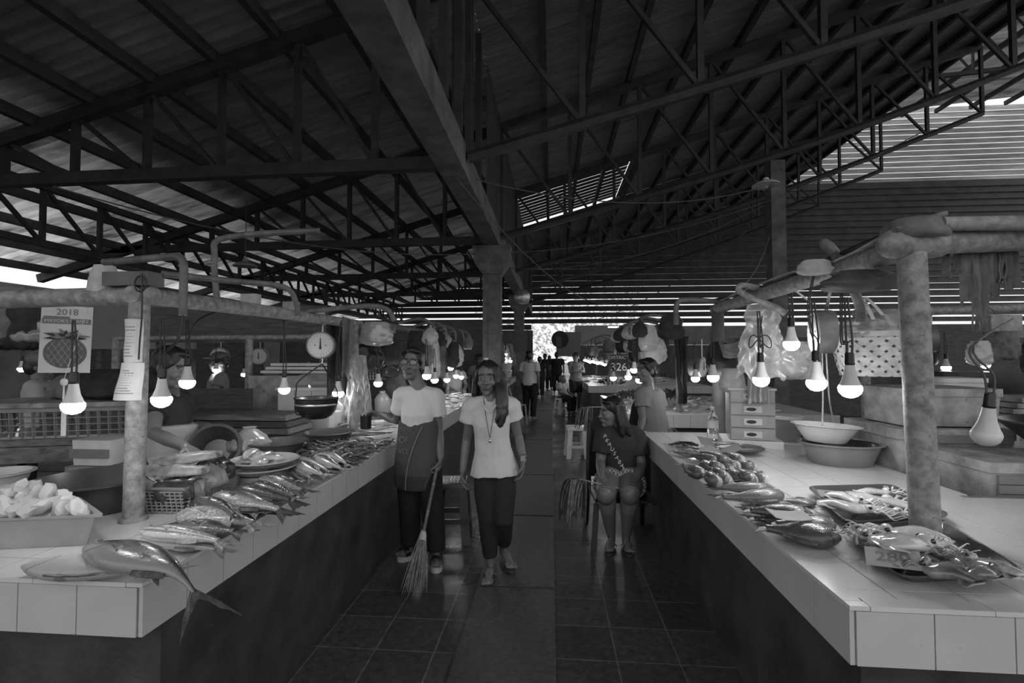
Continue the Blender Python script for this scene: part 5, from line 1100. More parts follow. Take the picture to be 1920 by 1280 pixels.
pts = [((1345, 868), (1285, 852)), ((1318, 892), (1276, 870)), ((1372, 885), (1338, 860)), ((1360, 866), (1300, 846)), ((1395, 866), (1358, 848)), ((1330, 882), (1312, 862)), ((1346, 880), (1324, 868)), ((1386, 878), (1346, 866)), ((1412, 880), (1376, 866)),
       ((1336, 905), (1320, 884)), ((1368, 908), (1348, 886)), ((1388, 900), (1362, 880)), ((1404, 900), (1380, 880)), ((1420, 906), (1384, 898)), ((1432, 902), (1402, 884)), ((1352, 896), (1330, 878))]
seat_ = ['nearest the slim fish row', 'at the counter edge', 'with pale belly showing', 'lying across two others', 'highest in the heap', 'half under its neighbours', 'in the middle of the heap', 'with dark shiny back', 'at the inner side of the heap',
         'pale-faced, close to the edge', 'pale and plump', 'beside the plump pale one', 'turned away, pale', 'lying flat at the near end', 'silver, at the inner near corner', 'small and dark, in the gap']
for i, (h_, t_) in enumerate(pts):
    fish(h_, t_, 'silver' if i in (12, 14) else 'parrot', 'blunt', .082, .062, 'plump blunt-headed fish %s' % seat_[i], .008 + .026 * (i % 3 == 0) + .012 * (i % 2), (.1, -.1)[i % 2], fin=FINL if i % 2 else FIN, roll=(.4, -.3, .15)[i % 3], tail=.24, dorsal=.1, group='plump fish on the right counter')
for i, (h_, t_, mk, lab_) in enumerate([((1312, 843), (1258, 838), 'silver', 'thin pale fish at the far end of the right counter'), ((1318, 850), (1262, 846), 'grouper', 'thin fish with white belly beside the thin pale one'), ((1296, 834), (1244, 834), 'dark', 'thin dark fish at the far corner of the right counter'), ((1310, 836), (1268, 828), 'dark', 'thin dark fish crossing the corner one'), ((1304, 856), (1256, 846), 'scaled', 'grey fish close to the thin white-bellied one'), ((1330, 846), (1290, 842), 'silver', 'silver fish under the price tag')]):
    fish(h_, t_, mk, 'slim', .06, .035, lab_, .008 + .015 * (i % 2), .06, fin=FINL, dorsal=.12)
p = at(1392, 846, Z=TOPZ); mb = MB(); mb.lathe([(.05, .002), (.09, .008), (.165, .022), (.17, .026), (.16, .024), (.09, .012), (.001, .010)], p, 32, 1, .62); one('plate', mb, M['white'], 'white oval plate under the largest dark fish', 'plate')
fish((1434, 842), (1332, 842), 'spotted', 'slim', .13, .05, 'large dark fish with white patch on the white plate', .026, .05, tail=.2, dorsal=.08)
p = at(1352, 834, Z=TOPZ); fish((1388, 834), (1320, 832), 'scaled', 'snapper', .12, .04, 'flat grey fish behind the white plate', .0, .05, tail=.2)
def tag_card(px, py, lift, label, w, h, rot, m='dark', txt=None, tm=None):
    a = at(px, py, Z=TOPZ + lift); t = thing('price_tag', label, 'price tag', a); mb = MB(); mb.box(a, (w, h, .003), rot); part('card', mb, M[m], t, smooth=False)
    if txt: text('lettering', txt, h * .72, M[tm or 'ink'], t, a + rot @ V((0, 0, .0022)), rot, sx=.95)
    return t
tag_card(1324, 827, .06, 'dark price card standing up behind the thin fish', .13, .07, rotm(.75, .2, .5), 'ink_grey')
tag_card(1331, 846, .075, 'dark price card lying over the plump fish', .12, .08, rotm(.5, -.1, .5), 'ink_grey')
tag_card(1372, 842, .06, 'grey price card against the white plate', .12, .06, rotm(.5, -.3, .3), 'grey')
# ---- trays of squid ----
def tray(label, corners, h, m):
    """rounded rectangular tray; corners on the counter, flared rim"""
    q = q4(corners); c = sum(q, V((0, 0, 0))) / 4; t = thing('tray', label, 'tray', (c.x, c.y, TOPZ))
    def rr(s, z, n=6):
        out = []
        for k in range(4):
            p = q[k]; a = (q[k - 1] - p).normalized(); b = (q[(k + 1) % 4] - p).normalized(); r = .06
            p0 = p + a * r; p1 = p + b * r
            for pt in bez(p0, p, p1, n): out.append(V((c.x + (pt.x - c.x) * s, c.y + (pt.y - c.y) * s, TOPZ + z)))
        return out
    mb = MB(); mb.rings([rr(.84, .001), rr(.95, h * .8), rr(.99, h), rr(1.0, h), rr(1.0, h - .006), rr(.985, h - .004), rr(.965, h - .003), rr(.94, h * .75), rr(.84, .006)], True); part('tray_body', mb, m, t)
    return t
TM = mat('tray_plastic', .05, .22, .2, 5, coat=.4); TM2 = mat('tray_plastic_brown', .09, .25, .2, 5, coat=.4)
tray('dark tray of pale squid rings beside the right post', [(1512, 926), (1672, 922), (1788, 985), (1588, 998)], .04, TM2)
tray('dark tray of small octopus and squid at the near end of the right counter', [(1578, 1008), (1760, 985), (1925, 1092), (1690, 1105)], .035, TM)
SQ = mat('squid_flesh', .62, .16, .25, 14, .4, 40, coat=.7, sss=.15); SQ2 = mat('spotted_squid_skin', .5, .16, .45, 26, .35, 45, dark=.14, coat=.7); OC = mat('octopus_skin', .2, .18, .5, 22, .25, 70, coat=.7)
def squid(px, py, rz, L, w, label, mt, lift=.012, tent=8, curl=.5, mantle=True, seed=1, group=None, pitch=0):
    r = random.Random(seed); a = at(px, py, Z=TOPZ + lift); t = thing('squid', label, 'squid', a, 0, group); t.rotation_euler = (0, pitch, rz)
    mb = MB(); n = 12; rs = []
    for i in range(n):
        u = i / (n - 1); p = (sin(pi * min(1, .06 + u * .62)) ** .6) * (1 if u < .8 else 1 - (u - .8) * 1.2); rs.append([V((-L * .5 + L * .62 * u, w * .58 * p * cos(q) + .008 * sin(u * 6 + seed), .022 + w * .25 * p * sin(q) * (1 + .3 * noise.noise(V((u * 5, q * 2, seed)))) + .006 * sin(u * 5))) for q in [2 * pi * k / 14 for k in range(14)]])
    mb.rings(rs); o = link('mantle', mesh_of('mantle', mb, mt, True, 60), None); o.parent = t
    mb = MB(); mb.sheet([[V((-L * .5 + L * .3 * u - .01, s * w * (.25 + .55 * sin(pi * u)), .022 + .006 * sin(u * 7 + s))) for s in (-1, -.5, 0, .5, 1)] for u in (0, .2, .4, .6, .8, 1)], .004); o = link('fin', mesh_of('fin', mb, mt, True, 60), None); o.parent = t
    mb = MB(); mb.ell((L * .16, 0, .024), (L * .08, w * .33, w * .26), None, 14, 10); o = link('head', mesh_of('head', mb, mt, True, 60), None); o.parent = t
    for s in (-1, 1): mb = MB(); mb.ell((L * .16, s * w * .27, .032), (w * .10, w * .07, w * .10), None, 10, 8); o = link('eye', mesh_of('eye', mb, EYE), None); o.parent = t
    for k in range(tent):
        a0 = (k / (tent - 1) - .5) * 1.3; p = V((L * .2, a0 * w * .45, .02)); pts = [p]; an = a0; z = .02
        for j in range(7): an += r.uniform(-curl, curl) * .6; p = p + V((cos(an), sin(an), 0)) * L * .062; p.z = max(.006, .02 + .010 * sin(j * 1.3 + k)); pts.append(p.copy())
        mb = MB(); mb.tube(smooth_path(pts, 2), [max(.0015, w * .075 * (1 - j / 16)) for j in range(15)], 7); o = link('tentacle', mesh_of('tentacle', mb, mt, True, 60), None); o.parent = t
    return t
for i, (px, py, rz, L, w, lab_) in enumerate([(1640, 945, -.2, .30, .085, 'cleaned pale squid in the middle of the farther tray'), (1608, 962, -.5, .26, .07, 'pale squid along the front of the farther tray'), (1662, 968, -.3, .24, .07, 'pale squid nearest the near rim of the farther tray'), (1650, 930, .2, .22, .06, 'pale squid at the back of the farther tray'), (1690, 955, -.4, .24, .07, 'pale squid tucked against the post'), (1600, 945, -.7, .2, .07, 'pale squid under the dark price card')]):
    squid(px, py, rz, L, w, lab_, SQ, .014 + .012 * (i % 2), 6, .4, seed=i)
for i, (px, py, rz, L, w, lab_, mt) in enumerate([(1690, 1010, 2.7, .26, .09, 'pale squid with long arms at the far rim of the near tray', SQ), (1648, 1022, 2.4, .2, .08, 'spotted squid beside the price card in the near tray', SQ2), (1716, 1030, .2, .24, .09, 'squid lying over the middle of the near tray', SQ), (1738, 1048, -.9, .26, .075, 'spotted squid second from the near tip of the tray', SQ2), (1808, 1064, 1.95, .24, .07, 'shiny spotted squid with its body to the near rim', SQ2), (1845, 1068, 1.9, .2, .055, 'small spotted squid closest to the tray end', SQ2), (1710, 1066, 2.9, .16, .08, 'dark little octopus behind the price card', OC), (1760, 1080, 2.2, .18, .085, 'dark octopus in the bottom of the near tray', OC), (1858, 1085, .4, .16, .05, 'dark arms lying in the end of the near tray', OC)]):
    squid(px, py, rz, L, w, lab_, mt, .012 + .02 * (i % 3), 8, .8, seed=20 + i)
tag_card(1674, 1046, .055, 'grey price tag marked 280 on the near squid tray', .135, .085, rotm(.32, -.1, -.52), 'card', '280', 'ink_grey')
tag_card(1566, 927, .05, 'dark price tag marked 280 in the farther squid tray', .13, .075, rotm(.18, .0, -.25), 'ink_grey', '280', 'ink')
# ================= THINGS ON AND AROUND THE COUNTERS =================
def lathe_thing(name, label, cat, prof, px=None, Z=TOPZ, m='grey', loc=None, sx=1, sy=1, rz=0, n=40, partname='bowl', rot=None):
    p = V(loc) if loc else at(*px, Z=Z); mb = MB(); mb.lathe(prof, (0, 0, 0), n, sx, sy); r = rot or rotz(rz); mb.v = [p + r @ q for q in mb.v]
    return one(name, mb, M[m] if isinstance(m, str) else m, label, cat)
def basin_prof(r, h, base=.68, t=.005, rim=.018):
    return [(r * base * .98, 0), (r * base, .002), (r * (base + .22 * (1 - base) * 2), h * .45), (r * .97, h * .94), (r + rim, h), (r + rim, h + t), (r, h + t * 1.4), (r * .955, h * .93), (r * (base + .2 * (1 - base) * 2) * .98, h * .45), (r * base * .96, t), (.001, t)]
def bag(name, label, cat, c, w, h, d, seed, m='film', knot=True, group=None, amp=.22, tilt=0, top_w=.15):
    """a crumpled hanging bag: narrow gathered top, full belly"""
    r = random.Random(seed); o = V((r.random() * 50, r.random() * 50, 0)); c = V(c); mb = MB(); n = 20; rs = []
    pr = [(top_w * .9, 0), (top_w * .6, .06), (top_w * .8, .1), (.55, .25), (.85, .42), (1, .62), (.98, .8), (.75, .94), (.3, 1.0)] if knot else [(.7, 0), (.78, .12), (.9, .35), (1, .6), (.96, .85), (.7, .97), (.25, 1.0)]
    big = h > .2 or w > .2; n = 34 if big else 20; m2 = 20 if big else 10
    def pi_(t):
        for (p0, t0), (p1, t1) in zip(pr, pr[1:]):
            if t <= t1: return p0 + (p1 - p0) * (t - t0) / (t1 - t0)
        return pr[-1][0]
    for i in range(m2 + 1):
        t = i / m2; p = pi_(t); ring = []
        for j in range(n):
            a = 2 * pi * j / n; q = V((cos(a), sin(a), t * 2 * h / max(w, .05) * .6)); r1 = 1 - 2.4 * abs(noise.noise(q * 2.1 + o)); r2 = 1 - 2.4 * abs(noise.noise(V((q.x * 4.5, q.y * 4.5, q.z * 2.2)) + o)); f = 1 + amp * (.75 * r1 + .55 * r2) * (1 if t > .08 else .5)
            ring.append(c + rotm(0, tilt, 0) @ V((w / 2 * p * cos(a) * f, d / 2 * p * sin(a) * f, -h * t * (1 + .08 * noise.noise(q * 3 + o)))))
        rs.append(ring)
    mb.rings(rs); return one(name, mb, M[m] if isinstance(m, str) else m, label, cat, group, ang=70)
def hang(name, label, cat, a, b, ln, seed, m='cloth_dark', folds=4, amp=.03, group=None, taper=.1, ny=14, nx=22, ragged=.06, th=.004, crump=0):
    """cloth hung from the line a-b"""
    r = random.Random(seed); a = V(a); b = V(b); d = b - a; nrm = V((-d.y, d.x, 0)); nrm = nrm.normalized() if nrm.length > 1e-5 else V((0, 1, 0)); g = []; ph = r.random() * 6; o = V((r.random() * 90, 3, 1))
    for i in range(ny + 1):
        t = i / ny; row = []
        for j in range(nx + 1):
            u = j / nx; uu = .5 + (u - .5) * (1 - taper * (1 - t) if taper > 0 else 1 + taper * t); L = ln * (1 - ragged * abs(noise.noise(V((u * 5, seed, 0)))) * 4)
            row.append(a + d * uu + V((0, 0, -L * t)) + nrm * (amp * (.3 + .7 * t) * sin(u * folds * 2 * pi + ph + .8 * t) + amp * noise.noise(V((u * 4, t * 3, 0)) + o) + crump * (1 - 2.4 * abs(noise.noise(V((u * 5, t * 5, 3)) + o))) + crump * .6 * (1 - 2.4 * abs(noise.noise(V((u * 13, t * 9, 7)) + o)))))
        g.append(row)
    mb = MB(); mb.sheet(g, th); return one(name, mb, M[m] if isinstance(m, str) else m, label, cat, group, ang=80)
def box_thing(name, label, cat, lo, hi, m, lid=None, rz=0, bev=0, group=None):
    lo = V(lo); hi = V(hi); c = (lo + hi) / 2; t = thing(name, label, cat, (c.x, c.y, lo.z), 0, group); R3 = rotz(rz); h = hi.z - lo.z; w = hi.x - lo.x; d = hi.y - lo.y
    def rb(mb, w, d, z0, z1, r, tp=1.0):
        for_ = []
        for z, k in ((z0, tp), (z1, 1)):
            ring = []
            for cx, cy, a0 in ((1, 1, 0), (-1, 1, 90), (-1, -1, 180), (1, -1, 270)):
                for q in range(5): a = radians(a0 + q * 22.5); ring.append(V((c.x, c.y, 0)) + R3 @ V((cx * (w * k / 2 - r) + r * cos(a), cy * (d * k / 2 - r) + r * sin(a), z)))
            for_.append(ring)
        mb.rings(for_)
    mb = MB(); zt = hi.z - (lid or 0); rb(mb, w, d, lo.z, zt, bev or .012, .95); part('box_body', mb, M[m], t)
    if lid: mb = MB(); rb(mb, w + .02, d + .02, zt + .001, hi.z, (bev or .012) + .006); part('lid', mb, M[m], t)
    return t
def perforated(mb, path, z0, z1, nu, nv, out=.0, fr=.18, th=.004, border=1):
    """upright lattice wall along a path of ground points: holes left out"""
    pts = [V(p) for p in path]; seg_ = [(pts[i + 1] - pts[i]).length for i in range(len(pts) - 1)]; tot = sum(seg_)
    def P(u, v):
        d = u * tot; i = 0
        while i < len(seg_) - 1 and d > seg_[i]: d -= seg_[i]; i += 1
        q = pts[i] + (pts[i + 1] - pts[i]) * (d / seg_[i]); e = (pts[i + 1] - pts[i]); n = V((e.y, -e.x, 0)).normalized(); return V((q.x, q.y, z0 + (z1 - z0) * v)) + n * out * v
    for i in range(nu + 1): u = i / nu; mb.bar(P(u, 0), P(u, 1), tot / nu * fr + .003, th)
    for j in range(nv + 1):
        for k in range(len(pts) - 1):
            ua = sum(seg_[:k]) / tot; ub = sum(seg_[:k + 1]) / tot; mb.bar(P(ua + 1e-5, j / nv), P(ub - 1e-5, j / nv), (z1 - z0) / nv * fr + .003, th)
# ---- left counter ----
def tub(name, label, cat, corners, h, m, fl=1.08, wall=.008, rim=.02):
    q = [V(p) for p in corners]; c = sum(q, V((0, 0, 0))) / 4; t = thing(name, label, cat, c)
    def rr(s, z, rad=.03):
        out = []
        for k in range(4):
            p = c + (q[k] - c) * s; a = (c + (q[k - 1] - c) * s - p).normalized(); b = (c + (q[(k + 1) % 4] - c) * s - p).normalized()
            for pt in bez(p + a * rad, p, p + b * rad, 4): out.append(V((pt.x, pt.y, c.z + z)))
        return out
    mb = MB(); mb.rings([rr(1, .001), rr(fl, h), rr(fl + rim * 3, h), rr(fl + rim * 3, h - .012 + .02), rr(fl - .01, h + .008), rr(1 - .03, .012)], True); part('tub_body', mb, M[m] if isinstance(m, str) else m, t); return t
q = [at(168, 1022, Z=TOPZ), at(128, 985, Z=TOPZ), V((-2.55, 1.62, TOPZ)), V((-2.2, 1.42, TOPZ))]; q[3] = q[0] + (q[2] - q[1])
tub('ice_tub', 'grey plastic tub of ice at the near end of the left counter', 'tub', [q[0], q[1], q[2], q[3]], .10, 'mid', 1.06)
c0 = sum(q, V((0, 0, 0))) / 4
ICE = []
rr = random.Random(11); X_ = (q[0] - q[3]).normalized(); Y_ = (q[1] - q[0]).normalized(); lx = (q[0] - q[3]).length; ly = (q[1] - q[0]).length
def ice_mesh(seed, flat):
    bm = bmesh.new(); bmesh.ops.create_icosphere(bm, subdivisions=3, radius=1); o = V((seed * 3.1, 2, 1)); rs_ = random.Random(seed); cuts = [V((rs_.gauss(0, 1), rs_.gauss(0, 1), rs_.gauss(0, 1))).normalized() for _ in range(9)]
    for v in bm.verts:
        p = v.co; v.co = p * (1 + .35 * noise.noise(p * 1.3 + o) + .12 * noise.noise(p * 4 + o)); 
        for cn in cuts:
            dd = v.co.dot(cn) - .62
            if dd > 0: v.co -= cn * dd
    me = bpy.data.meshes.new('ice'); bm.to_mesh(me); bm.free(); me.polygons.foreach_set('use_smooth', [True] * len(me.polygons)); me.set_sharp_from_angle(angle=radians(22)); me.materials.append(M['ice']); return me
IM = [ice_mesh(s_, 1) for s_ in range(4)]
mb = MB(); g = [[c0 + X_ * (lx * (.96 * u - .48)) + Y_ * (ly * (.96 * v - .48)) + V((0, 0, .06 + .075 * (1 - (2 * u - 1) ** 4) * (1 - (2 * v - 1) ** 4) + .02 * noise.noise(V((u * 9, v * 9, 0))))) for v in [j / 14 for j in range(15)]] for u in [i / 26 for i in range(27)]]
mb.sheet(g, .03); one('crushed_ice', mb, M['ice'], 'crushed ice filling the grey tub', 'ice', None, 'stuff', ang=60)
for i in range(110):
    u, v = rr.uniform(-.44, .47), rr.uniform(-.45, .45); s_ = rr.uniform(.018, .042); e_ = (1 - (2 * abs(u)) ** 3) * (1 - (2 * abs(v)) ** 3); o = bpy.data.objects.new('ice_lump', IM[i % 4]); C.objects.link(o); o.location = c0 + X_ * lx * u + Y_ * ly * v + V((0, 0, .095 + .055 * max(0, e_) + rr.uniform(0, .02))); o.rotation_euler = (rr.random() * 3, rr.random() * 3, rr.random() * 6); o.scale = (s_ * 1.3, s_, s_ * rr.uniform(.6, .9)); tag(o, 'lump of ice in the grey tub on the left counter', 'ice', 'ice lumps in the grey tub')
lathe_thing('basin', 'dark round basin behind the left post', 'basin', basin_prof(.23, .13, .72), (190, 950), TOPZ, M['dark'])
bag('net_bag', 'grey net bag lying between ice tub and dark basin', 'bag', at(75, 905, Y=2.15), .26, .13, .2, 4, 'cloth_grey', False)
lathe_thing('bowl', 'white plastic bowl at the picture edge behind the ice', 'bowl', basin_prof(.13, .10, .7), loc=at(-8, 925, Y=2.2), m='light')
# slotted crate on a wooden table behind
a, b, c_, d_ = V((-3.62, 2.72, .93)), V((-2.78, 3.0, .93)), V((-2.93, 3.45, .93)), V((-3.77, 3.17, .93))
t = thing('crate', 'slotted plastic crate on the wooden table behind the ice tub', 'crate', (a + c_) / 2); mb = MB(); perforated(mb, [a, b, c_, d_, a], .93, 1.10, 46, 4, .02, .3); part('crate_wall', mb, M['mid'], t)
mb = MB(); mb.prism([a, b, c_, d_], (0, 0, 0), (0, 0, .012)); part('crate_floor', mb, M['mid'], t); mb = MB(); ex = lambda p, k: (a + c_) / 2 + (p - (a + c_) / 2) * k; mb.rings([[ex(p, 1.06) + V((0, 0, .165)) for p in (a, b, c_, d_)], [ex(p, 1.10) + V((0, 0, .19)) for p in (a, b, c_, d_)], [ex(p, .99) + V((0, 0, .19)) for p in (a, b, c_, d_)], [ex(p, .99) + V((0, 0, .165)) for p in (a, b, c_, d_)]], False); part('crate_rim', mb, M['mid'], t)
mb = MB(); mb.prism([ex(p, 1.12) + V((0, 0, .194)) for p in (a, b, c_, d_)], (0, 0, 0), (0, 0, .03)); one('foam_sheet', mb, M['foam_dirty'], 'dirty foam lid laid over the slotted crate', 'lid', smooth=False)
t = thing('wooden_table', 'worn wooden table under the slotted crate', 'table', ((a + c_) / 2).xy.to_3d()); mb = MB(); mb.prism([ex(p, 1.15) + V((0, 0, -.045)) for p in (a, b, c_, d_)], (0, 0, 0), (0, 0, .042)); part('table_top', mb, M['wood'], t, smooth=False)
mb = MB()
for p, q_ in ((a, b), (b, c_), (c_, d_), (d_, a)): mb.bar(ex(p, 1.08) + V((0, 0, -.1)), ex(q_, 1.08) + V((0, 0, -.1)), .03, .1)
part('apron', mb, M['wood'], t, smooth=False)
for p in (a, b, c_, d_): mb = MB(); e = ex(p, 1.06); mb.bar((e.x, e.y, 0), (e.x, e.y, .885), .06); part('leg', mb, M['wood_dark'], t, smooth=False)
bag('sack', 'dark sack heaped on the foam lid', 'sack', (-3.0, 3.15, 1.36), .55, .2, .4, 8, 'cloth_dark', False); bag('sack', 'pale grey sack behind the dark one on the foam lid', 'sack', (-3.35, 3.2, 1.32), .35, .17, .3, 9, 'cloth_grey', False)
box_thing('carton', 'striped pale carton behind the dark basin', 'box', (-2.78, 2.6, .82), (-2.54, 2.85, .965), 'foam'); box_thing('foam_box', 'dirty foam box under the striped carton', 'box', (-2.8, 2.58, .0), (-2.52, 2.88, .815), 'foam_dirty')
mb = MB(); mb.b2((-2.782, 2.592, .865), (-2.538, 2.598, .915)); one('label_band', mb, M['ink_grey'], 'grey band round the striped carton', 'band')
# low dark plank cabinet behind
mb = MB()
for i in range(7): mb.b2((-4.6, 4.0 + .002 * i, .3 + i * .125), (-2.6, 4.03, .42 + i * .125))
one('plank_cabinet', mb, M['wood_dark'], 'dark low plank partition behind the crate', 'partition', smooth=False)
# permit notice
c = at(124, 636, Y=2.3); rt = rotm(0, .02, 0) @ rotm(pi / 2 - .03, 0, .55); t = thing('permit_notice', "2018 mayor's permit notice with a pineapple, hung from the left pipe", 'notice', c); w, h = .205, .345
Pn = lambda x, y, z=0: c + rt @ V((x, y, z)); R4 = rt
mb = MB(); mb.box(c, (w, h, .004), rt); part('board', mb, M['paper'], t, smooth=False)
mb = MB(); mb.box(Pn(0, h * .27, .003), (w * .95, .028, .002), rt); part('title_bar', mb, M['ink_grey'], t, smooth=False)
mb = MB(); mb.box(Pn(-w * .2, h * .325, .003), (w * .5, .012, .002), rt); part('title_bar', mb, M['ink_grey'], t, smooth=False)
text('lettering', '2018', .045, M['ink_grey'], t, Pn(0, h * .405, .0035), R4); text('lettering', "MAYOR'S PERMIT", .0235, M['cream'], t, Pn(0, h * .27, .005), R4, sx=.98)
mb = MB(); mb.ell(Pn(0, -h * .2, .002), (w * .43, h * .235, .004), rt, 28, 12); pi_ = part('pineapple', mb, mat('print_dark', .12, .6, .15, 30), t)
for s_ in (-1, 1):
    for k in range(-3, 4):
        x0 = k * .026; pts = [V((x0 + s_ * y * .55, y - .0)) if False else V((x0 + s_ * y * .6, y, 0)) for y in [-.07 + i * .02 for i in range(8)]]; pts = [p for p in pts if (p.x / (w * .41)) ** 2 + (p.y / (h * .225)) ** 2 < 1]
        if len(pts) > 2: mb = MB(); mb.tube([Pn(p.x, -h * .2 + p.y, .0062) for p in pts], .0011, 4); part('scale_line', mb, M['card'], pi_)
for k in range(13):
    an = pi * (.02 + .96 * k / 12); L_ = .075 + .02 * sin(k * 2.1); b0 = V((0, h * .035, .005)); tip = b0 + V((cos(an) * L_ * 1.15, sin(an) * L_ * .62 - .012, .002)); n_ = V((-sin(an), cos(an), 0)) * .010; mb = MB(); mb.prism([Pn(*(b0 - n_ * .6)), Pn(*((b0 + tip) / 2 - n_)), Pn(*tip), Pn(*((b0 + tip) / 2 + n_)), Pn(*(b0 + n_ * .6))], rt @ V((0, 0, .0)), rt @ V((0, 0, .002))); part('crown_leaf', mb, M['ink_grey'] if k % 2 else M['ink'], t)
mb = MB(); mb.tube([Pn(-.03, h * .5, 0), V((Pn(0, h * .5).x, 1.9, 1.69))], .0015, 5); part('string', mb, M['rope'], t)
# little hanging charm under the permit
p = at(120, 716, Y=1.75); mb = MB(); mb.ell(p, (.018, .006, .016), None, 10, 8); mb.tube([p, p + V((0, 0, -.06)), p + V((0, .0, -.10))], [.002, .004, .002], 6); mb.b2((p.x - .006, p.y - .002, p.z - .21), (p.x + .012, p.y + .002, p.z - .10)); mb.tube([p + V((0, 0, .01)), V((p.x - .02, 1.86, 1.66))], .0012, 5); one('hanging_charm', mb, M['light'], 'small pale charm with a ribbon hanging beside the nearest lit bulb', 'charm')
# papers taped round the left post
def notice(label, z0, z1, w, flare, m='paper'):
    cx, cy = -1.683, 1.84; g = []; t = thing('paper_notice', label, 'paper', (cx, cy - .04, z0))
    for i in range(9):
        tt = i / 8; g.append([V((cx - flare * (1 - tt) * .6 + (.040 + flare * (1 - tt) * .3) * sin(a_) * w, cy - (.042 + flare * (1 - tt) * .12 + .004 * sin(tt * 7)) * cos(a_ * .9), z0 + (z1 - z0) * tt)) for a_ in [(-1.25 + 2.5 * j / 10) for j in range(11)]])
    mb = MB(); mb.sheet(g, .0015); part('sheet', mb, M[m], t, ang=80)
    mb = MB(); rnd = random.Random(int(z0 * 100))
    for i in range(10):
        z = z1 - .03 - i * (z1 - z0 - .05) / 10; tt = (z - z0) / (z1 - z0); am = rnd.uniform(.1, .75); mb.sheet([[V((cx - flare * (1 - tt) * .6 + (.040 + flare * (1 - tt) * .3) * sin(a_) * w, cy - (.0432 + flare * (1 - tt) * .12 + .004 * sin(tt * 7)) * cos(a_ * .9), z - k * .0035)) for k in (0, 1)] for a_ in [-.75 + (am + .75) * q_ / 8 for q_ in range(9)]], .0005)
    part('print_line', mb, M['ink_grey'], t, smooth=False); return t
notice('printed paper taped round the left post, upper one', 1.42, 1.60, 1.0, 0); notice('curling printed paper taped lower on the left post', 1.275, 1.425, 1.25, .035)
# basket of cut tuna
q = [at(268, 962, Z=TOPZ), at(348, 963, Z=TOPZ), at(446, 912, Z=TOPZ)]; q.append(q[0] + (q[2] - q[1])); cq = sum(q, V((0, 0, 0))) / 4
t = thing('basket', 'perforated grey basket of cut tuna behind the left post', 'basket', cq); ex = lambda p, k, z=0: cq + (p - cq) * k + V((0, 0, z))
mb = MB(); perforated(mb, [q[0], q[1], q[2], q[3], q[0]], TOPZ + .005, TOPZ + .095, 56, 6, .02, .38); part('basket_wall', mb, M['mid'], t)
mb = MB(); mb.prism([ex(p, 1.0, .002) for p in q], (0, 0, 0), (0, 0, .008)); part('basket_floor', mb, M['mid'], t, smooth=False)
mb = MB(); mb.rings([[ex(p, k, z) for p in q] for k, z in ((1.05, .093), (1.14, .108), (1.15, .116), (1.06, .112), (1.0, .095))], False); part('basket_rim', mb, M['mid'], t)
FL = mat('tuna_flesh', .30, .5, .45, 18, .5, 50, coat=.08); FS = FM['tuna']
def chunk(u, v, zc, L, r, rz, label, el=.75, tilt=0, cut=.0, sk='dark'):
    """a thick cut of tuna: skin round the outside, pale flesh at the cut faces"""
    p = q[0] + (q[1] - q[0]) * u + (q[2] - q[1]) * v + V((0, 0, zc)); rz += BA; t = thing('tuna_cut', label, 'fish cut', p); A_ = rotm(0, tilt, rz); n = 22; ring = [V((0, r * (abs(cos(a)) ** .7) * (1 if cos(a) > 0 else -1), r * el * sin(a) * (1 if sin(a) > 0 else .75) + .12 * r * cos(a))) for a in [2 * pi * k / n for k in range(n)]]; tp = .62 if L > .2 else .95
    kk = lambda x: tp + (1 - tp) * min(1, (.5 - x) * 1.6); rs = [[p + A_ @ (v * kk(x) * (1 + .30 * noise.noise(V((x * 6, v.y * 22, v.z * 22 + L * 90)))) + V((x * L + .012 * sin(v.y * 60), 0, 0))) for v in ring] for x in (-.5, -.48, -.36, -.22, -.08, .08, .22, .36, .48, .5)]; mb = MB(); mb.rings(rs, False); part('skin', mb, M['tskin'] if sk == 'dark' else FL, t)
    for s_ in (-1, 1): mb = MB(); mb.rings([[p + A_ @ (v * k * kk(s_ * .5) * .99 + V((s_ * L * (.5 + .015 * (1 - k)) + .012 * sin(v.y * 60), 0, 0))) for v in ring] for k in (1, .7, .35, .02)], True); part('cut_face', mb, FL, t)
    return t
M['tskin'] = mat('tuna_cut_skin', .045, .32, .4, 20, .1, 60, coat=.5)
BA = atan2((q[1] - q[0]).y, (q[1] - q[0]).x)
for a_ in [(.72, .10, .085, .16, .060, .15, 'dark-skinned tuna block lying lowest at the front of the basket', .8), (.12, .12, .085, .09, .062, 1.5, 'pale tuna block at the near corner of the basket', .95, 0, 0, 'pale'), (.42, .24, .150, .24, .050, .15, 'long pale tuna cut across the front blocks', .6, 0, 0, 'pale'), (.40, .42, .19, .26, .055, .3, 'long pale tuna cut lying highest', .5, -.1, 0, 'pale'),
           (.85, .42, .095, .13, .062, 1.2, 'pale square tuna block in the middle of the basket', 1.0, 0, 0, 'pale'), (.80, .68, .105, .10, .062, 1.4, 'dark standing tuna block near the plate of slices', 1.1), (.35, .72, .10, .24, .06, .2, 'pale tuna cut at the back of the basket', .8, 0, 0, 'pale')]: chunk(*a_)
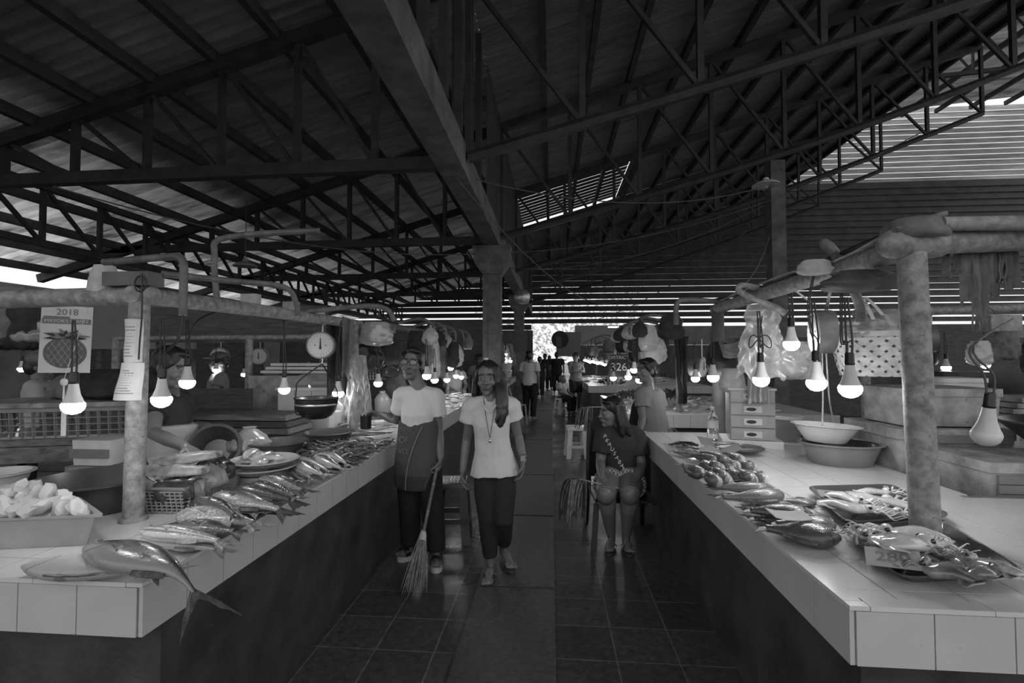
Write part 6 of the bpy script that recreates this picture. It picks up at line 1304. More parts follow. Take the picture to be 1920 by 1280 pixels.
# plate of slices, bowls, bags
p = at(492, 880, Z=TOPZ + .06); pr = [(.05, 0), (.13, .006), (.165, .03), (.175, .032), (.165, .036), (.12, .012), (.001, .010)]
box_thing('foam_box', 'flat foam box under the plates of fish slices', 'box', (p.x - .14, p.y - .13, TOPZ), (p.x + .14, p.y + .13, TOPZ + .045), 'foam_dirty')
lathe_thing('plate', 'lower white plate of two under the fish slices', 'plate', pr, loc=(p.x, p.y, TOPZ + .047), m='light'); lathe_thing('plate', 'upper white plate heaped with fish slices', 'plate', pr, loc=(p.x + .01, p.y, TOPZ + .085), m='light')
for i in range(12):
    a_ = rr.uniform(0, 6.28); k = rr.uniform(0, .09); c = V((p.x + k * cos(a_), p.y + k * sin(a_), TOPZ + .102 + .012 * (i % 4))); mb = MB(); mb.rings([[c + rotm(rr.uniform(-.04, .04), rr.uniform(-.04, .04), a_) @ V((x * .06, y * w_, z * .009)) for y, z in ((-1, -1), (1, -1), (1.1, .2), (.6, 1), (-.6, 1), (-1.1, .2))] for x, w_ in ((-1, .012), (-.8, .022), (0, .03), (.8, .024), (1, .012))]); one('fish_slice', mb, SQ, 'pale fish slice on the upper white plate', 'fish slice', 'fish slices on the white plate')
fish(None, None, 'pale_tuna', 'slim', .08, .05, 'pale fish tail piece leaning on the plate of slices', .11, .1, fin=FINL, world=((p.x - .12, p.y + .12, 0), (p.x - .02, p.y - .14, 0)))
lathe_thing('basin', 'dark round bowl on the left counter behind the silver fish, nearer of two', 'basin', basin_prof(.165, .11, .7), loc=(at(570, 842, Z=TOPZ).x, 3.0, TOPZ), m='dark'); lathe_thing('basin', 'dark round bowl on the left counter, farther of two', 'basin', basin_prof(.17, .11, .7), loc=(-1.62, 3.42, TOPZ), m='dark')
bag('plastic_bag', 'clear knotted plastic bag of fish beside the plate of slices', 'bag', at(468, 800, Y=2.95), .21, .16, .2, 14, 'film', True, amp=.3, top_w=.4)
lathe_thing('basin', 'dark bowl tipped on its side behind the tuna cuts', 'basin', basin_prof(.13, .10, .6), loc=at(408, 846, Y=2.85), m='dark', rot=rotm(1.15, .3, .3)); lathe_thing('bowl', 'small dark bowl beside the clear bag of fish', 'bowl', basin_prof(.10, .07, .6), loc=(at(505, 835, Z=TOPZ).x, 3.2, TOPZ + .0), m='dark')
# the big dial scale and its pan
def scale(label, c, r, rz, pan=None, depth=.12, hook=None):
    c = V(c); t = thing('hanging_scale', label, 'scale', c); A_ = rotz(rz) @ rotm(pi / 2, 0, 0); W = lambda x, y, z: c + A_ @ V((x, y, z))
    mb = MB(); mb.lathe([(r * .96, -depth), (r, -depth * .92), (r * 1.02, -.01), (r * 1.02, .004), (r * .9, .006)], (0, 0, 0), 36); mb.v = [W(*p) for p in mb.v]; bd = part('case', mb, M['enamel'], t)
    mb = MB(); mb.lathe([(r * .90, .0), (r * .90, .008), (.001, .0085)], (0, 0, 0), 36); mb.v = [W(*p) for p in mb.v]; dl = part('dial', mb, M['paper'], t, 'pale dial with pointer')
    for k in range(20):
        a_ = 2 * pi * k / 20; mb = MB(); mb.bar(W(r * .70 * cos(a_), r * .70 * sin(a_), .0095), W(r * .82 * cos(a_), r * .82 * sin(a_), .0095), r * .02); part('tick', mb, M['ink_grey'], dl)
    mb = MB(); mb.prism([W(-r * .09, -r * .30, .010), W(r * .09, -r * .30, .010), W(r * .05, 0, .010), W(r * .02, r * .55, .010), W(-r * .02, r * .55, .010), W(-r * .05, 0, .010)], A_ @ V((0, 0, 0)), A_ @ V((0, 0, .003))); part('pointer', mb, M['ink'], dl)
    for s_ in (-1, 1): mb = MB(); mb.lathe([(r * .055, .009), (r * .055, .011)], (0, 0, 0), 10); mb.v = [W(p.x + s_ * r * .38, p.y, p.z) for p in mb.v]; part('screw_head', mb, M['ink_grey'], dl)
    mb = MB(); mb.tube([c + V((0, .03, r)), c + V((0, .03, r + .05)), hook or c + V((0, .03, r + .18))], .006, 8); part('hook', mb, M['metal'], t)
    if pan:
        p = V(pan[0]); R_ = pan[1]; top = c + V((0, .03, -r - .02))
        mb = MB(); mb.tube([c + V((0, .03, -r)), top - V((0, 0, .02))], .006, 8); part('lower_hook', mb, M['metal'], t)
        mb = MB(); mb.tube(smooth_path([top - V((0, 0, .02)), p + V((-R_ * .9, 0, .17)), p + V((-R_ * 1.06, 0, .10)), p + V((-R_ * 1.08, 0, -.06)), p + V((-R_ * .8, 0, -.08))]), .005, 8); part('pan_rod', mb, M['cable'], t)
        mb = MB(); mb.tube(smooth_path([top - V((0, 0, .02)), p + V((R_ * .7, .02, .17)), p + V((R_ * 1.04, 0, .08)), p + V((R_ * 1.0, 0, 0))]), .005, 8); part('pan_rod', mb, M['cable'], t)
        mb = MB(); mb.lathe([(R_ * .45, -.105), (R_ * .7, -.085), (R_ * .92, -.04), (R_, .035), (R_ * 1.06, .042), (R_ * 1.06, .048), (R_ * .98, .044), (R_ * .9, -.035), (R_ * .68, -.078), (.001, -.095)], p, 36); pn = part('pan', mb, M['black'], t, 'black plastic pan')
        mb = MB(); mb.lathe([(R_ * 1.0, -.008), (R_ * 1.015, 0), (R_ * 1.0, .006)], p, 36, cap=False); part('pan_hoop', mb, M['metal'], pn)
    return t
c = at(601, 647, Y=3.45); scale('hanging dial scale with a big black pan over the left counter', c, .098, .30, (at(594, 757, Y=3.4), .148), .12, V((-1.62, 3.48, 1.72)))
scale('small dial scale behind the man in the cap', at(411, 667, Y=6.2), .11, .4); scale('small dial scale above the leaning foam sheets', at(485, 668, Y=6.3), .11, .3)
scale('dial scale seen edge-on over the drawers, right counter', at(1527, 622, Y=2.95), .125, -1.78, None, .09, V((1.40, 2.95, 1.85))); scale('small dial scale hanging behind the right post', at(1752, 634, Y=5.0), .13, 1.2)
scale('small dial scale beside the thin post, far right', at(1318, 688, Y=5.0), .10, .9)
# stall behind the left counter
t = thing('fascia_board', 'dark fascia board on posts above the stall behind the stooping man', 'board', (-3.3, 4.87, 0)); part('plank', MB().b2((-4.3, 4.85, 1.60), (-2.35, 4.9, 1.98)), M['wood_dark'], t, smooth=False)
for x in (-4.25, -2.4): part('post', MB().b2((x - .03, 4.905, 0), (x + .03, 4.96, 1.9)), M['wood_dark'], t, smooth=False)
t = thing('wall_screen', 'grey panel screen on posts behind the permit notice', 'screen', (-5.4, 6.0, 0)); part('sheet', MB().b2((-6.2, 6.0, 1.55), (-4.7, 6.05, 2.25)), mat('grey_wall_panel', .2, .6, .15, 3), t, smooth=False)
for x in (-6.1, -4.8): part('post', MB().b2((x - .04, 6.055, 0), (x + .04, 6.12, 2.2)), M['wood_dark'], t, smooth=False)
t = thing('pipe_frame', 'pale pipe frame of the stall behind the stooping man', 'pipe frame', (-2.9, 4.5, 0)); mb = MB(); mb.tube([(-4.4, 4.5, 1.63), (-2.0, 4.5, 1.64)], .024, 12); part('cross_pipe', mb, M['pipe'], t)
for x in (-2.95, -4.35): mb = MB(); mb.tube([(x, 4.5, 0), (x, 4.5, 1.63)], .034, 12); part('post', mb, M['pipe'], t)
def slab(name, label, cat, lo, hi, m): mb = MB(); mb.b2(lo, hi); return one(name, mb, M[m], label, cat, smooth=False)
slab('foam_slab', 'blotchy upright foam slab behind the stooping man', 'slab', (-2.82, 4.3, .86), (-2.28, 4.38, 1.27), 'foam_dirty')
for i in range(3): slab('foam_sheet', ('lowest', 'middle', 'top')[i] + ' foam sheet of the stack leaning over the blotchy slab', 'foam sheet', (-2.78 + .05 * i, 4.42, 1.29 + .035 * i), (-2.15 + .06 * i, 4.75, 1.315 + .035 * i), 'foam')
for i in range(4): slab('plank', ('lowest', 'second', 'third', 'top')[i] + ' plank of the stack behind the tuna basket', 'plank', (-2.75 - .1 * i, 3.55 + .02 * i, .80 + .05 * i), (-2.0 - .02 * i, 3.95, .843 + .05 * i), 'wood' if i % 2 else 'wood_dark')
box_thing('foam_box', 'dirty white box under the plank stack', 'box', (-2.7, 3.55, .0), (-2.02, 3.95, .795), 'foam_dirty')
t = thing('tiled_cabinet', 'tiled block behind the scale pan, clear bags on top', 'cabinet', (-2.2, 4.3, 0)); mb = MB(); mb.b2((-2.42, 4.12, 0), (-1.96, 4.5, 1.15)); part('block', mb, M['grout'], t, smooth=False); mb = MB()
for i in range(3):
    for j in range(6): mb.b2((-2.42 + .155 * i, 4.112, .02 + .19 * j), (-2.27 + .155 * i, 4.12, .207 + .19 * j)); mb.b2((-1.96, 4.12 + .13 * i, .02 + .19 * j), (-1.952, 4.247 + .13 * i, .207 + .19 * j))
part('tiling', mb, M['tile_side'], t, smooth=False); mb = MB(); mb.b2((-2.44, 4.1, 1.152), (-1.94, 4.52, 1.175)); part('top_slab', mb, M['tile'], t, smooth=False)
bag('plastic_bag', 'clear crumpled bag on the tiled block behind the scale', 'bag', (-2.15, 4.3, 1.29), .3, .11, .2, 21, 'film_thin', False, amp=.4)
t = thing('perforated_panel', 'dotted pale panel hanging behind the scale pan', 'panel', (-2.0, 4.75, 1.2)); mb = MB(); perforated(mb, [(-2.35, 4.75, 0), (-1.55, 4.75, 0)], 1.22, 1.62, 26, 12, 0, .6, .004); part('lattice', mb, M['foam_dirty'], t)
hang('plastic_bag', 'long bright plastic bag hanging beside the scale pan', 'bag', at(640, 662, Y=3.6), at(702, 668, Y=3.66), .56, 31, 'film', 2, .035, None, .55, 34, 34, .10, .002, .035); bag('plastic_bag', 'pale plastic bag on the rail above the dark cloths', 'bag', at(706, 604, Y=4.05), .24, .20, .18, 32, 'film_dense', False, amp=.3)
bag('plastic_bag', 'little plastic bag hanging under the half-wrapped bulb', 'bag', at(634, 750, Y=3.52), .07, .09, .05, 33, 'film', True)
hang('hung_cloth', 'long dark cloth hanging behind the big scale', 'cloth', at(612, 600, Y=3.75), at(652, 606, Y=3.8), .62, 3, 'cloth_dark', 3, .04, taper=-.1); hang('hung_cloth', 'grey cloth hanging just beside the long dark one', 'cloth', at(640, 592, Y=3.7), at(664, 600, Y=3.7), .48, 4, 'cloth_grey', 2, .03)
for i, (x, y, w, h, lab_) in enumerate([(690, 645, .28, .25, 'dark bag hanging left of the woman, lowest of its bunch'), (722, 625, .30, .30, 'dark bag hanging left of the woman, biggest of its bunch'), (728, 660, .2, .25, 'dark bag hanging behind the head of the woman with glasses'), (742, 690, .18, .3, 'dark bag hanging by the shoulder of the woman with glasses')]): bag('hanging_bag', lab_, 'bag', at(x, y, Y=4.4 + .1 * i), w, h, .15, 40 + i, 'cloth_dark' if i % 2 else 'black', False)
for i, (x, y, w, h, m_, lab_) in enumerate([(20, 540, .30, .34, 'cloth_grey', 'grey bag hanging at the picture edge beside the permit'), (50, 560, .26, .3, 'cloth_dark', 'dark bag hanging next to the permit notice'), (66, 600, .22, .14, 'film_dense', 'plastic sheet bag under the dark one at the permit'), (5, 585, .2, .22, 'cloth_dark', 'dark bag cut by the picture edge')]): bag('hanging_bag', lab_, 'bag', at(x, y, Y=2.6), w, h, .15, 50 + i, m_, False)
bag('rag_knot', 'pale rag knotted on the left pipe beside the post', 'rag', at(196, 498, Y=1.86), .10, .15, .09, 60, 'cloth_light', False)
mb = MB(); mb.tube([at(263, 532, Y=1.78) + V((.024 * cos(a_), 0, .024 * sin(a_) * 1.3)) for a_ in [2 * pi * k / 20 for k in range(20)]], .003, 6, closed=True); mb.tube(smooth_path([at(266, 512, Y=1.78), at(266, 590, Y=1.78), at(262, 640, Y=1.78), at(260, 674, Y=1.78)]), .0032, 6); one('cable_loop', mb, M['cable'], 'black cable loop tied to the left post', 'cable')
box_thing('carton', 'small carton resting on the left pipe', 'box', at(468, 580, Y=3.0) - V((.05, .03, .0)), at(468, 580, Y=3.0) + V((.06, .04, .10)), 'card'); box_thing('carton', 'second small carton tied over the left pipe', 'box', at(545, 590, Y=3.2) - V((.05, .03, 0)), at(545, 590, Y=3.2) + V((.05, .04, .09)), 'foam_dirty'); box_thing('carton', 'pale carton over the big scale', 'box', at(592, 595, Y=3.5) - V((.06, .03, 0)), at(592, 595, Y=3.5) + V((.06, .04, .06)), 'card')
lathe_thing('jug', 'grey plastic jug behind the black cup', 'jug', [(.07, 0), (.075, .02), (.075, .14), (.05, .18), (.03, .2), (.03, .22), (.02, .22)], loc=at(717, 775, Y=4.6), m='grey'); box_thing('carton', 'white carton behind the grey jug', 'box', at(737, 770, Y=4.9) - V((.05, .03, 0)), at(737, 770, Y=4.9) + V((.05, .05, .28)), 'foam')
# cup held over the counter
p = JW['wL'] + V((-.10, -.02, -.06)); t = thing('cup', 'black cup with a stirrer held out over the left counter', 'cup', p - V((0, 0, .05))); mb = MB(); mb.lathe([(.034, -.05), (.040, -.045), (.043, .05), (.039, .05), (.036, -.03), (.001, -.035)], p, 24); part('cup_body', mb, M['black'], t); mb = MB(); mb.tube([p + V((.01, 0, -.02)), p + V((-.012, .01, .13))], .0025, 6); part('stirrer', mb, M['light'], t)
# broom
a = JW['wR'] + V((-.01, -.045, -.06)); top = at(820, 868, Y=3.33); b = at(793, 1002, Y=3.16); t = thing('broom', 'straw broom with bound neck held by the woman with glasses', 'broom', at(775, 1118, Z=0)); mb = MB(); mb.tube([top, a * .5 + (top + (b - top) * .15) * .5, b], .011, 10); part('handle', mb, M['wood'], t)
e = at(776, 1112, Z=.01); mb = MB(); mb.tube([b - (e - b).normalized() * .03, b, b + (e - b) * .12], [.014, .024, .028], 12); part('binding', mb, M['cloth_light'], t)
rr = random.Random(9); mb = MB()
for k in range(90):
    an = rr.uniform(0, 6.28); r1 = rr.uniform(.0, .022); r2 = rr.uniform(.02, .085); f = e + V((cos(an) * r2, sin(an) * r2 * .6, rr.uniform(0, .05))); m_ = (b * .45 + f * .55) + V((cos(an), sin(an), 0)) * .02; mb.tube(bez(b + V((cos(an), sin(an), 0)) * r1, m_, f, 4), [.003, .0028, .0025, .002, .001], 4)
part('bristles', mb, mat('broom_straw', .26, .8, .4, 30), t, 'straw bristles', kind='stuff')
# stools and chairs
def stool(label, c, w, h, m, rz=0, woven=False, splay=.03):
    c = V(c); t = thing('stool', label, 'stool', c); A_ = rotz(rz); W = lambda x, y, z: c + A_ @ V((x, y, z)); k = w / 2
    def rr(s_, z, r=.25): return [W(*((V((sx * k * s_, sy * k * s_, z))))) for sx, sy in ((-1, -1 + r), (-1 + r, -1), (1 - r, -1), (1, -1 + r), (1, 1 - r), (1 - r, 1), (-1 + r, 1), (-1, 1 - r))]
    mb = MB(); mb.rings([rr(1.06, h - .045), rr(1.06, h - .03), rr(1.0, h), rr(.94, h + .004)]); part('seat', mb, M[m], t, ang=30)
    if woven:
        for i in range(9):
            x = -k * .84 + i * k * .21; mb = MB(); mb.bar(W(x, -k * .88, h + .006), W(x, k * .88, h + .006), k * .13, .004); part('seat_weave', mb, M['cloth_light'], t, smooth=False)
    for sx in (-1, 1):
        for sy in (-1, 1):
            mb = MB(); mb.rings([[W(sx * (k * (.98 - .5 * a_) + splay * f), sy * (k * (.98 - .5 * b_) + splay * f), z) for a_, b_ in ((0, 0), (1, 0), (1, .25), (.25, .25), (.25, 1), (0, 1))] for z, f in ((h - .04, 0), (0, 1))]); part('leg', mb, M[m], t, smooth=False)
    for s_ in (-1, 1):
        for z in (h * .38,):
            mb = MB(); e = k * .98 + splay * .6; mb.bar(W(-e, s_ * e, z), W(e, s_ * e, z), .014, .04); part('stretcher', mb, M[m], t, smooth=False); mb = MB(); mb.bar(W(s_ * e, -e, z), W(s_ * e, e, z), .014, .04); part('stretcher', mb, M[m], t, smooth=False)
    return t
stool('dark plastic stool with woven seat behind the two standing women', (at(852, 1000, Z=0).x, 3.86, 0), .255, .46, 'dark', .1, True)
stool('white plastic stool standing alone in the aisle', (at(1078, 846, Z=0).x, 7.1, 0), .27, .44, 'white', .1); stool('white stool under the seated person with pale hair', (SEATED2['hL'].x * .5 + SEATED2['hR'].x * .5, SEATED2['hL'].y, 0), .26, .40, 'white', .5)
stool('dark stool in the far aisle by the doorway', (at(1000, 722, Y=17).x - .1, 17.8, 0), .4, .5, 'dark')
def chair(label, c, rz, m, sw=.42, sh=.43, bh=.80):
    c = V(c); t = thing('chair', label, 'chair', c); A_ = rotz(rz); W = lambda x, y, z: c + A_ @ V((x, y, z)); k = sw / 2
    mb = MB(); g = [[W(-k + sw * j / 8, -k + sw * i / 8, sh - .012 * sin(pi * j / 8) * sin(pi * i / 8)) for j in range(9)] for i in range(9)]; mb.sheet(g, .02); part('seat', mb, M[m], t)
    mb = MB(); g = [[W((-k + sw * j / 8) * (1 - .08 * i / 8), k + .03 + .10 * i / 8 + .03 * (sin(pi * j / 8)), sh + .08 + (bh - sh - .08) * i / 8 + .03 * sin(pi * j / 8) * (i / 8)) for j in range(9)] for i in range(9)]; mb.sheet(g, .014); part('backrest', mb, M[m], t)
    for s_ in (-1, 1):
        mb = MB(); mb.bar(W(s_ * k * .96, -k * .95, sh - .01), W(s_ * k * 1.08, -k * 1.1, 0), .045, .04); part('leg', mb, M[m], t); mb = MB(); mb.tube([W(s_ * k * 1.05, k * 1.35, 0), W(s_ * k * .98, k * 1.0, sh), W(s_ * k * .95, k * 1.2, sh + .2), W(s_ * k * .88, k * 1.55, bh)], .022, 8); part('leg', mb, M[m], t)
    return t
hc = (JS['hL'] + JS['hR']) / 2; chair('dark plastic chair under the seated woman', (hc.x - .01, hc.y - .06, 0), .05, 'black', .46, max(.3, hc.z - .10), .80); chair('pale-edged plastic chair near the white tee in the aisle', (at(962, 790, Z=0).x, 10.2, 0), 2.6, 'mid', .46, .42, .82)
# whisks of plastic strips
def whisk(label, grip, tip, ln, seed, n=70):
    grip = V(grip); tip = V(tip); r = random.Random(seed); t = thing('fly_whisk', label, 'fly whisk', tip); mb = MB(); mb.tube([grip, tip], .0055, 8); part('stick', mb, M['pipe'], t); mb = MB(); d = (tip - grip).normalized()
    for k in range(n):
        a_ = r.uniform(0, 6.28); s_ = tip + d * r.uniform(-.05, .06) + V((cos(a_), sin(a_), 0)) * .012; e_ = s_ + V((cos(a_) * .06 + d.x * .05, sin(a_) * .06, -ln * r.uniform(.55, 1))); m_ = s_ + V((cos(a_) * .06 + d.x * .03, sin(a_) * .06, .02)); w_ = V((-sin(a_), cos(a_), 0)) * .006
        pts = bez(s_, m_, e_, 6); mb.sheet([[p - w_, p + w_] for p in pts], .001)
    part('strips', mb, mat('whisk_strips', .12, .5, .5, 30), t, 'drooping plastic strips', kind='stuff'); return t
whisk('fly whisk of dark plastic strips held across the knees of the seated woman', JS['wR'] + V((-.07, -.09, -.03)), at(1086, 898, Y=3.55), .34, 2); whisk('fly whisk resting on the second right counter, strips over its edge', at(1135, 763, Y=6.1), at(1102, 763, Y=6.1), .3, 3, 40)
# ---- right counter: drawers, bottle, pails, basins ----
c = V((at(1385, 825, Z=TOPZ).x, 3.75, TOPZ)); A_ = rotz(-.22); W = lambda x, y, z: c + A_ @ V((x, y, z))
mb = MB(); mb.box(c + V((.0, .02, .028)), (.40, .30, .054), A_); one('foam_slab', mb, M['foam'], 'foam slab wrapped in film under the drawer unit', 'slab')
t = thing('drawer_unit', 'small four-drawer plastic unit on the right counter', 'drawers', c + V((0, 0, .056))); mb = MB(); mb.box(W(0, .012, .235), (.30, .24, .36), A_); part('cabinet_body', mb, M['mid'], t, smooth=False)
for i in range(4):
    z = .10 + i * .09; mb = MB(); mb.box(W(0, -.118, z), (.29, .02, .080), A_); d_ = part('drawer', mb, M['mid'], t, smooth=False); mb = MB(); mb.box(W(0, -.131, z), (.12, .008, .046), A_); h_ = part('drawer_pull', mb, M['light'], d_, smooth=False); mb = MB(); mb.ell(W(-.01, -.135, z), (.034, .003, .013), A_, 14, 8); part('finger_slot', mb, M['ink'], d_)
mb = MB(); mb.box(W(0, .012, .422), (.32, .26, .014), A_); part('top_panel', mb, M['light'], t, smooth=False)
p = V((at(1317, 815, Z=TOPZ).x, 3.95, TOPZ)); t = thing('water_bottle', 'clear labelled water bottle on the right counter beside the drawers', 'bottle', p); mb = MB(); mb.lathe([(.036, 0), (.042, .006), (.042, .05), (.039, .055), (.042, .06), (.042, .165), (.036, .19), (.016, .225), (.0145, .245), (.001, .246)], p, 26); part('bottle_body', mb, M['glass'], t)
mb = MB(); mb.lathe([(.0428, .10), (.0428, .158)], p, 26, cap=False); part('label', mb, M['paper'], t); mb = MB(); mb.lathe([(.017, .24), (.017, .262), (.001, .263)], p, 18); part('cap', mb, M['light'], t)
def pail(label, c, r, h, m): c = V(c); t = thing('pail', label, 'pail', c); mb = MB(); mb.lathe([(r * .78, 0), (r * .8, .004), (r * .95, h * .85), (r * .97, h * .97), (.001, h * .97)], c, 32); part('pail_body', mb, M[m], t); mb = MB(); mb.lathe([(r * 1.04, h * .86), (r * 1.05, h * .97), (r * 1.03, h), (.001, h * 1.005)], c, 32); part('lid', mb, M['light'], t); return t
pail('lidded grey pail beside the drawer unit', at(1477, 826, Z=TOPZ) , .112, .20, 'grey')
c = at(1587, 872, Z=TOPZ); c.y += .06; GB = mat('basin_grey', .22, .28, .12, 6)
t = thing('basin', 'grey basin standing on the right counter under the pale one', 'basin', c); mb = MB(); mb.lathe(basin_prof(.225, .125, .76), c, 44, 1.0, .82); part('bowl', mb, GB, t); mb = MB(); mb.lathe([(.17, .03), (.19, .085), (.20, .12), (.205, .128), (.19, .122), (.16, .03), (.001, .028)], c, 40, 1.0, .82); part('inner_bowl', mb, M['dark'], t, 'darker bowl nested inside')
c2 = at(1549, 800, Y=c.y - .02); t = thing('basin', 'pale oval basin hung by cords over the grey basin', 'basin', c2 - V((0, 0, .09))); mb = MB(); mb.lathe([(p_[0], p_[1] - .09) for p_ in basin_prof(.185, .10, .62)], c2, 44, 1.0, .72, rotm(0, .06, 0)); part('bowl', mb, M['light'], t)
for dx in (-.015, .02): mb = MB(); mb.tube(smooth_path([c2 + V((dx * 5, -.10 * (1 if dx < 0 else -1), .02)), c2 + V((dx, 0, .20)), c2 + V((dx * .5, 0, .62)), V((1.39, 2.5, 1.86))]), .0045, 6); part('cord', mb, M['rope'], t)
# woven basket with bags, on a foam box
c = at(1645, 704, Y=3.22); SB = mat('strip_basket', .62, .5, .2, 14)
t = thing('woven_basket', 'white woven strip basket holding plastic bags', 'basket', c); hB = .26; rb_ = lambda z: .195 + .055 * (z / hB) ** .8
n = 20
for dr in (-1, 1):
    for k in range(n):
        a0 = 2 * pi * k / n; g = []
        for i in range(25):
            u = i / 24; a_ = a0 + dr * u * 1.35; z = u * hB; rad = rb_(z) + .0045 * dr * cos(u * 24 * 1.05 + k * pi + 0); d = .030
            g.append([c + V((rad * cos(a_ + s_), rad * sin(a_ + s_) * .9, z)) for s_ in (-.105, 0, .105)])
        mb = MB(); mb.sheet(g, .002); part('weave_strip', mb, SB, t)
mb = MB(); mb.lathe([(.001, .002), (.195, .002), (.195, .008), (.001, .008)], c, 30, 1, .9); part('basket_floor', mb, M['straw'], t); mb = MB(); mb.lathe([(rb_(hB) + .012, hB - .02), (rb_(hB) + .014, hB + .012), (rb_(hB) - .008, hB + .012), (rb_(hB) - .008, hB - .02)], c, 40, 1, .9, cap=False); part('rim', mb, M['straw'], t)
mb = MB(); mb.lathe([(.155, 0), (.17, .02), (.215, hB - .04), (.001, hB - .03)], c, 24, 1, .9); part('lining', mb, M['cloth_light'], t)
for a_, b_ in (((1610, 598), (1625, 570)), ((1637, 598), (1618, 560)), ((1655, 590), (1622, 556))): mb = MB(); mb.sheet([[p_ + V((s_ * .011, 0, 0)) for s_ in (-1, 1)] for p_ in bez(at(*a_, Y=2.95), at((a_[0] + b_[0]) / 2, (a_[1] + b_[1]) / 2 - 4, Y=2.9), at(*b_, Y=2.85), 6)], .004); part('strap', mb, M['straw'], t)
bag('plastic_bag', 'bright crumpled bag on top of the woven basket', 'bag', c + V((.09, -.02, hB + .14)), .24, .16, .2, 81, 'film_dense', False, amp=.3); bag('plastic_bag', 'clear crumpled bag at the side of the woven basket rim', 'bag', c + V((-.12, -.06, hB + .09)), .22, .12, .2, 82, 'film', False, amp=.4)
# foam boxes behind the right counter
box_thing('foam_box', 'pale foam box with lid under the woven basket', 'box', (2.06, 3.04, 1.04), (2.62, 3.46, 1.26), 'foam_dirty', .045, .0, .05)
box_thing('foam_box', 'large grey foam box under the lidded one, dark band', 'box', (2.0, 2.99, .42), (2.63, 3.52, 1.03), 'foam_dirty', .06, 0, .03)
slab('crate', 'dark low crate carrying the stacked foam boxes', 'crate', (2.02, 3.02, 0), (2.6, 3.5, .415), 'wood_dark'); mb = MB(); mb.b2((2.10, 2.972, .955), (2.60, 2.988, 1.0)); one('label_band', mb, M['ink_grey'], 'dark band along the large grey foam box', 'band', smooth=False)
box_thing('foam_box', 'foam box with dark slatted side carrying the black basin', 'box', (2.10, 2.53, .0), (3.5, 2.93, .94), 'foam_dirty', .05); mb = MB()
for i in range(5): mb.b2((2.13, 2.515, .66 + .045 * i), (2.44, 2.527, .70 + .045 * i))
one('slatted_board', mb, M['grey'], 'grey slatted board on the side of the basin box', 'board', smooth=False)
lathe_thing('basin', 'wide black basin behind the unlit bulb', 'basin', basin_prof(.33, .16, .5), loc=(2.72, 2.72, .945), m='black'); box_thing('foam_box', 'foam box standing behind the right post', 'box', (2.68, 3.57, 1.0), (2.98, 3.85, 1.30), 'foam', .03, 0, .04); slab('stall_block', 'plain block under the foam box behind the right post', 'block', (2.64, 3.55, 0), (3.06, 3.95, .995), 'foam_dirty')
slab('dark_box', 'tall dark box behind the right post', 'box', (3.35, 4.3, .0), (3.85, 4.7, 1.32), 'black')
for i in range(4): slab('foam_sheet', ('lowest', 'second', 'third', 'topmost')[i] + ' foam sheet in the stack between black basin and dark box', 'foam sheet', (3.25 + .03 * i, 3.75, 1.0 + .04 * i), (4.0, 4.1, 1.034 + .04 * i), 'foam_dirty')
slab('stall_block', 'pale stall block at the right picture edge', 'block', (3.1, 3.65, 0), (4.6, 4.2, .995), 'foam_dirty')
for i in range(3): lathe_thing('bucket', ('dark', 'grey', 'second grey')[i] + ' bucket upside down near the right picture edge', 'bucket', [(.12, 0), (.115, .02), (.09, .26), (.001, .262)], loc=(3.65 + .26 * i, 3.9 - .05 * i, 1.0 + (.16 if i == 0 else 0) * 0), m=('black', 'foam_dirty', 'grey')[i])
# bags and cloths on the right frame
hang('plastic_bag', 'big milky plastic bag hanging over the drawers', 'bag', at(1384, 568, Y=3.25), at(1486, 572, Y=3.3), .50, 90, 'film', 2, .04, None, .5, 34, 40, .08, .002, .035); bag('plastic_bag', 'folded clear plastic bag below the highest bulb', 'bag', at(1492, 640, Y=3.3), .2, .24, .1, 91, 'film_thin', False, amp=.45); hang('plastic_sheet', 'pale folded plastic sheet hanging over the drawer unit', 'sheet', at(1400, 690, Y=3.55), at(1440, 690, Y=3.5), .25, 92, 'film_dense', 2, .03)
mb = MB(); pts = []
p = at(1424, 640, Y=2.76)
for k in range(41): a_ = 2 * pi * k / 40; pts.append(p + V((.06 * sin(a_), .01 * cos(a_ * 2), .035 * sin(2 * a_ + .5))))
mb.tube(pts, .0032, 6); mb.tube([p, at(1429, 592, Y=2.95)], .003, 6); one('cable_loop', mb, M['cable'], 'knotted loop of black cable above a bulb, right counter', 'cable')
hang('hung_cloth', 'long dark cloth hanging behind the aproned vendor', 'cloth', at(1266, 632, Y=5.0), at(1290, 630, Y=5.05), .68, 7, 'cloth_dark', 3, .05, taper=-.7); bag('hung_cloth', 'dark bunched cloth high on the far end of the right rail', 'cloth', at(1258, 592, Y=4.6), .2, .22, .15, 93, 'cloth_dark', False)
lathe_thing('small_basket', 'small woven basket tilted on the thin post', 'basket', [(.05, 0), (.07, .01), (.085, .13), (.08, .13), (.065, .015), (.001, .012)], loc=at(1374, 668, Y=4.0), m='wood', rot=rotm(.2, -.25, 0)); bag('hung_cloth', 'dark cloth behind the small tilted basket', 'cloth', at(1352, 640, Y=4.1), .2, .3, .12, 94, 'cloth_dark', False)
bag('cloth_bundle', 'pale bundle on top of the drawer unit', 'bundle', c := at(1372, 690, Y=3.75), .16, .18, .14, 95, 'cloth_light', False); bag('rag', 'pale rag bunched on the right pipe bracket', 'rag', at(1527, 488, Y=2.4), .14, .07, .1, 96, 'cloth_light', False)
bag('rag', 'crumpled cloth lying on the corner of the right frame', 'rag', at(1715, 412, Y=1.93), .2, .085, .16, 97, 'cloth_grey', False); mb = MB(); mb.tube([at(1678, 432, Y=1.88), at(1772, 400, Y=1.95)], .012, 8); one('stick', mb, M['wood'], 'stick lying across the corner of the right frame', 'stick')
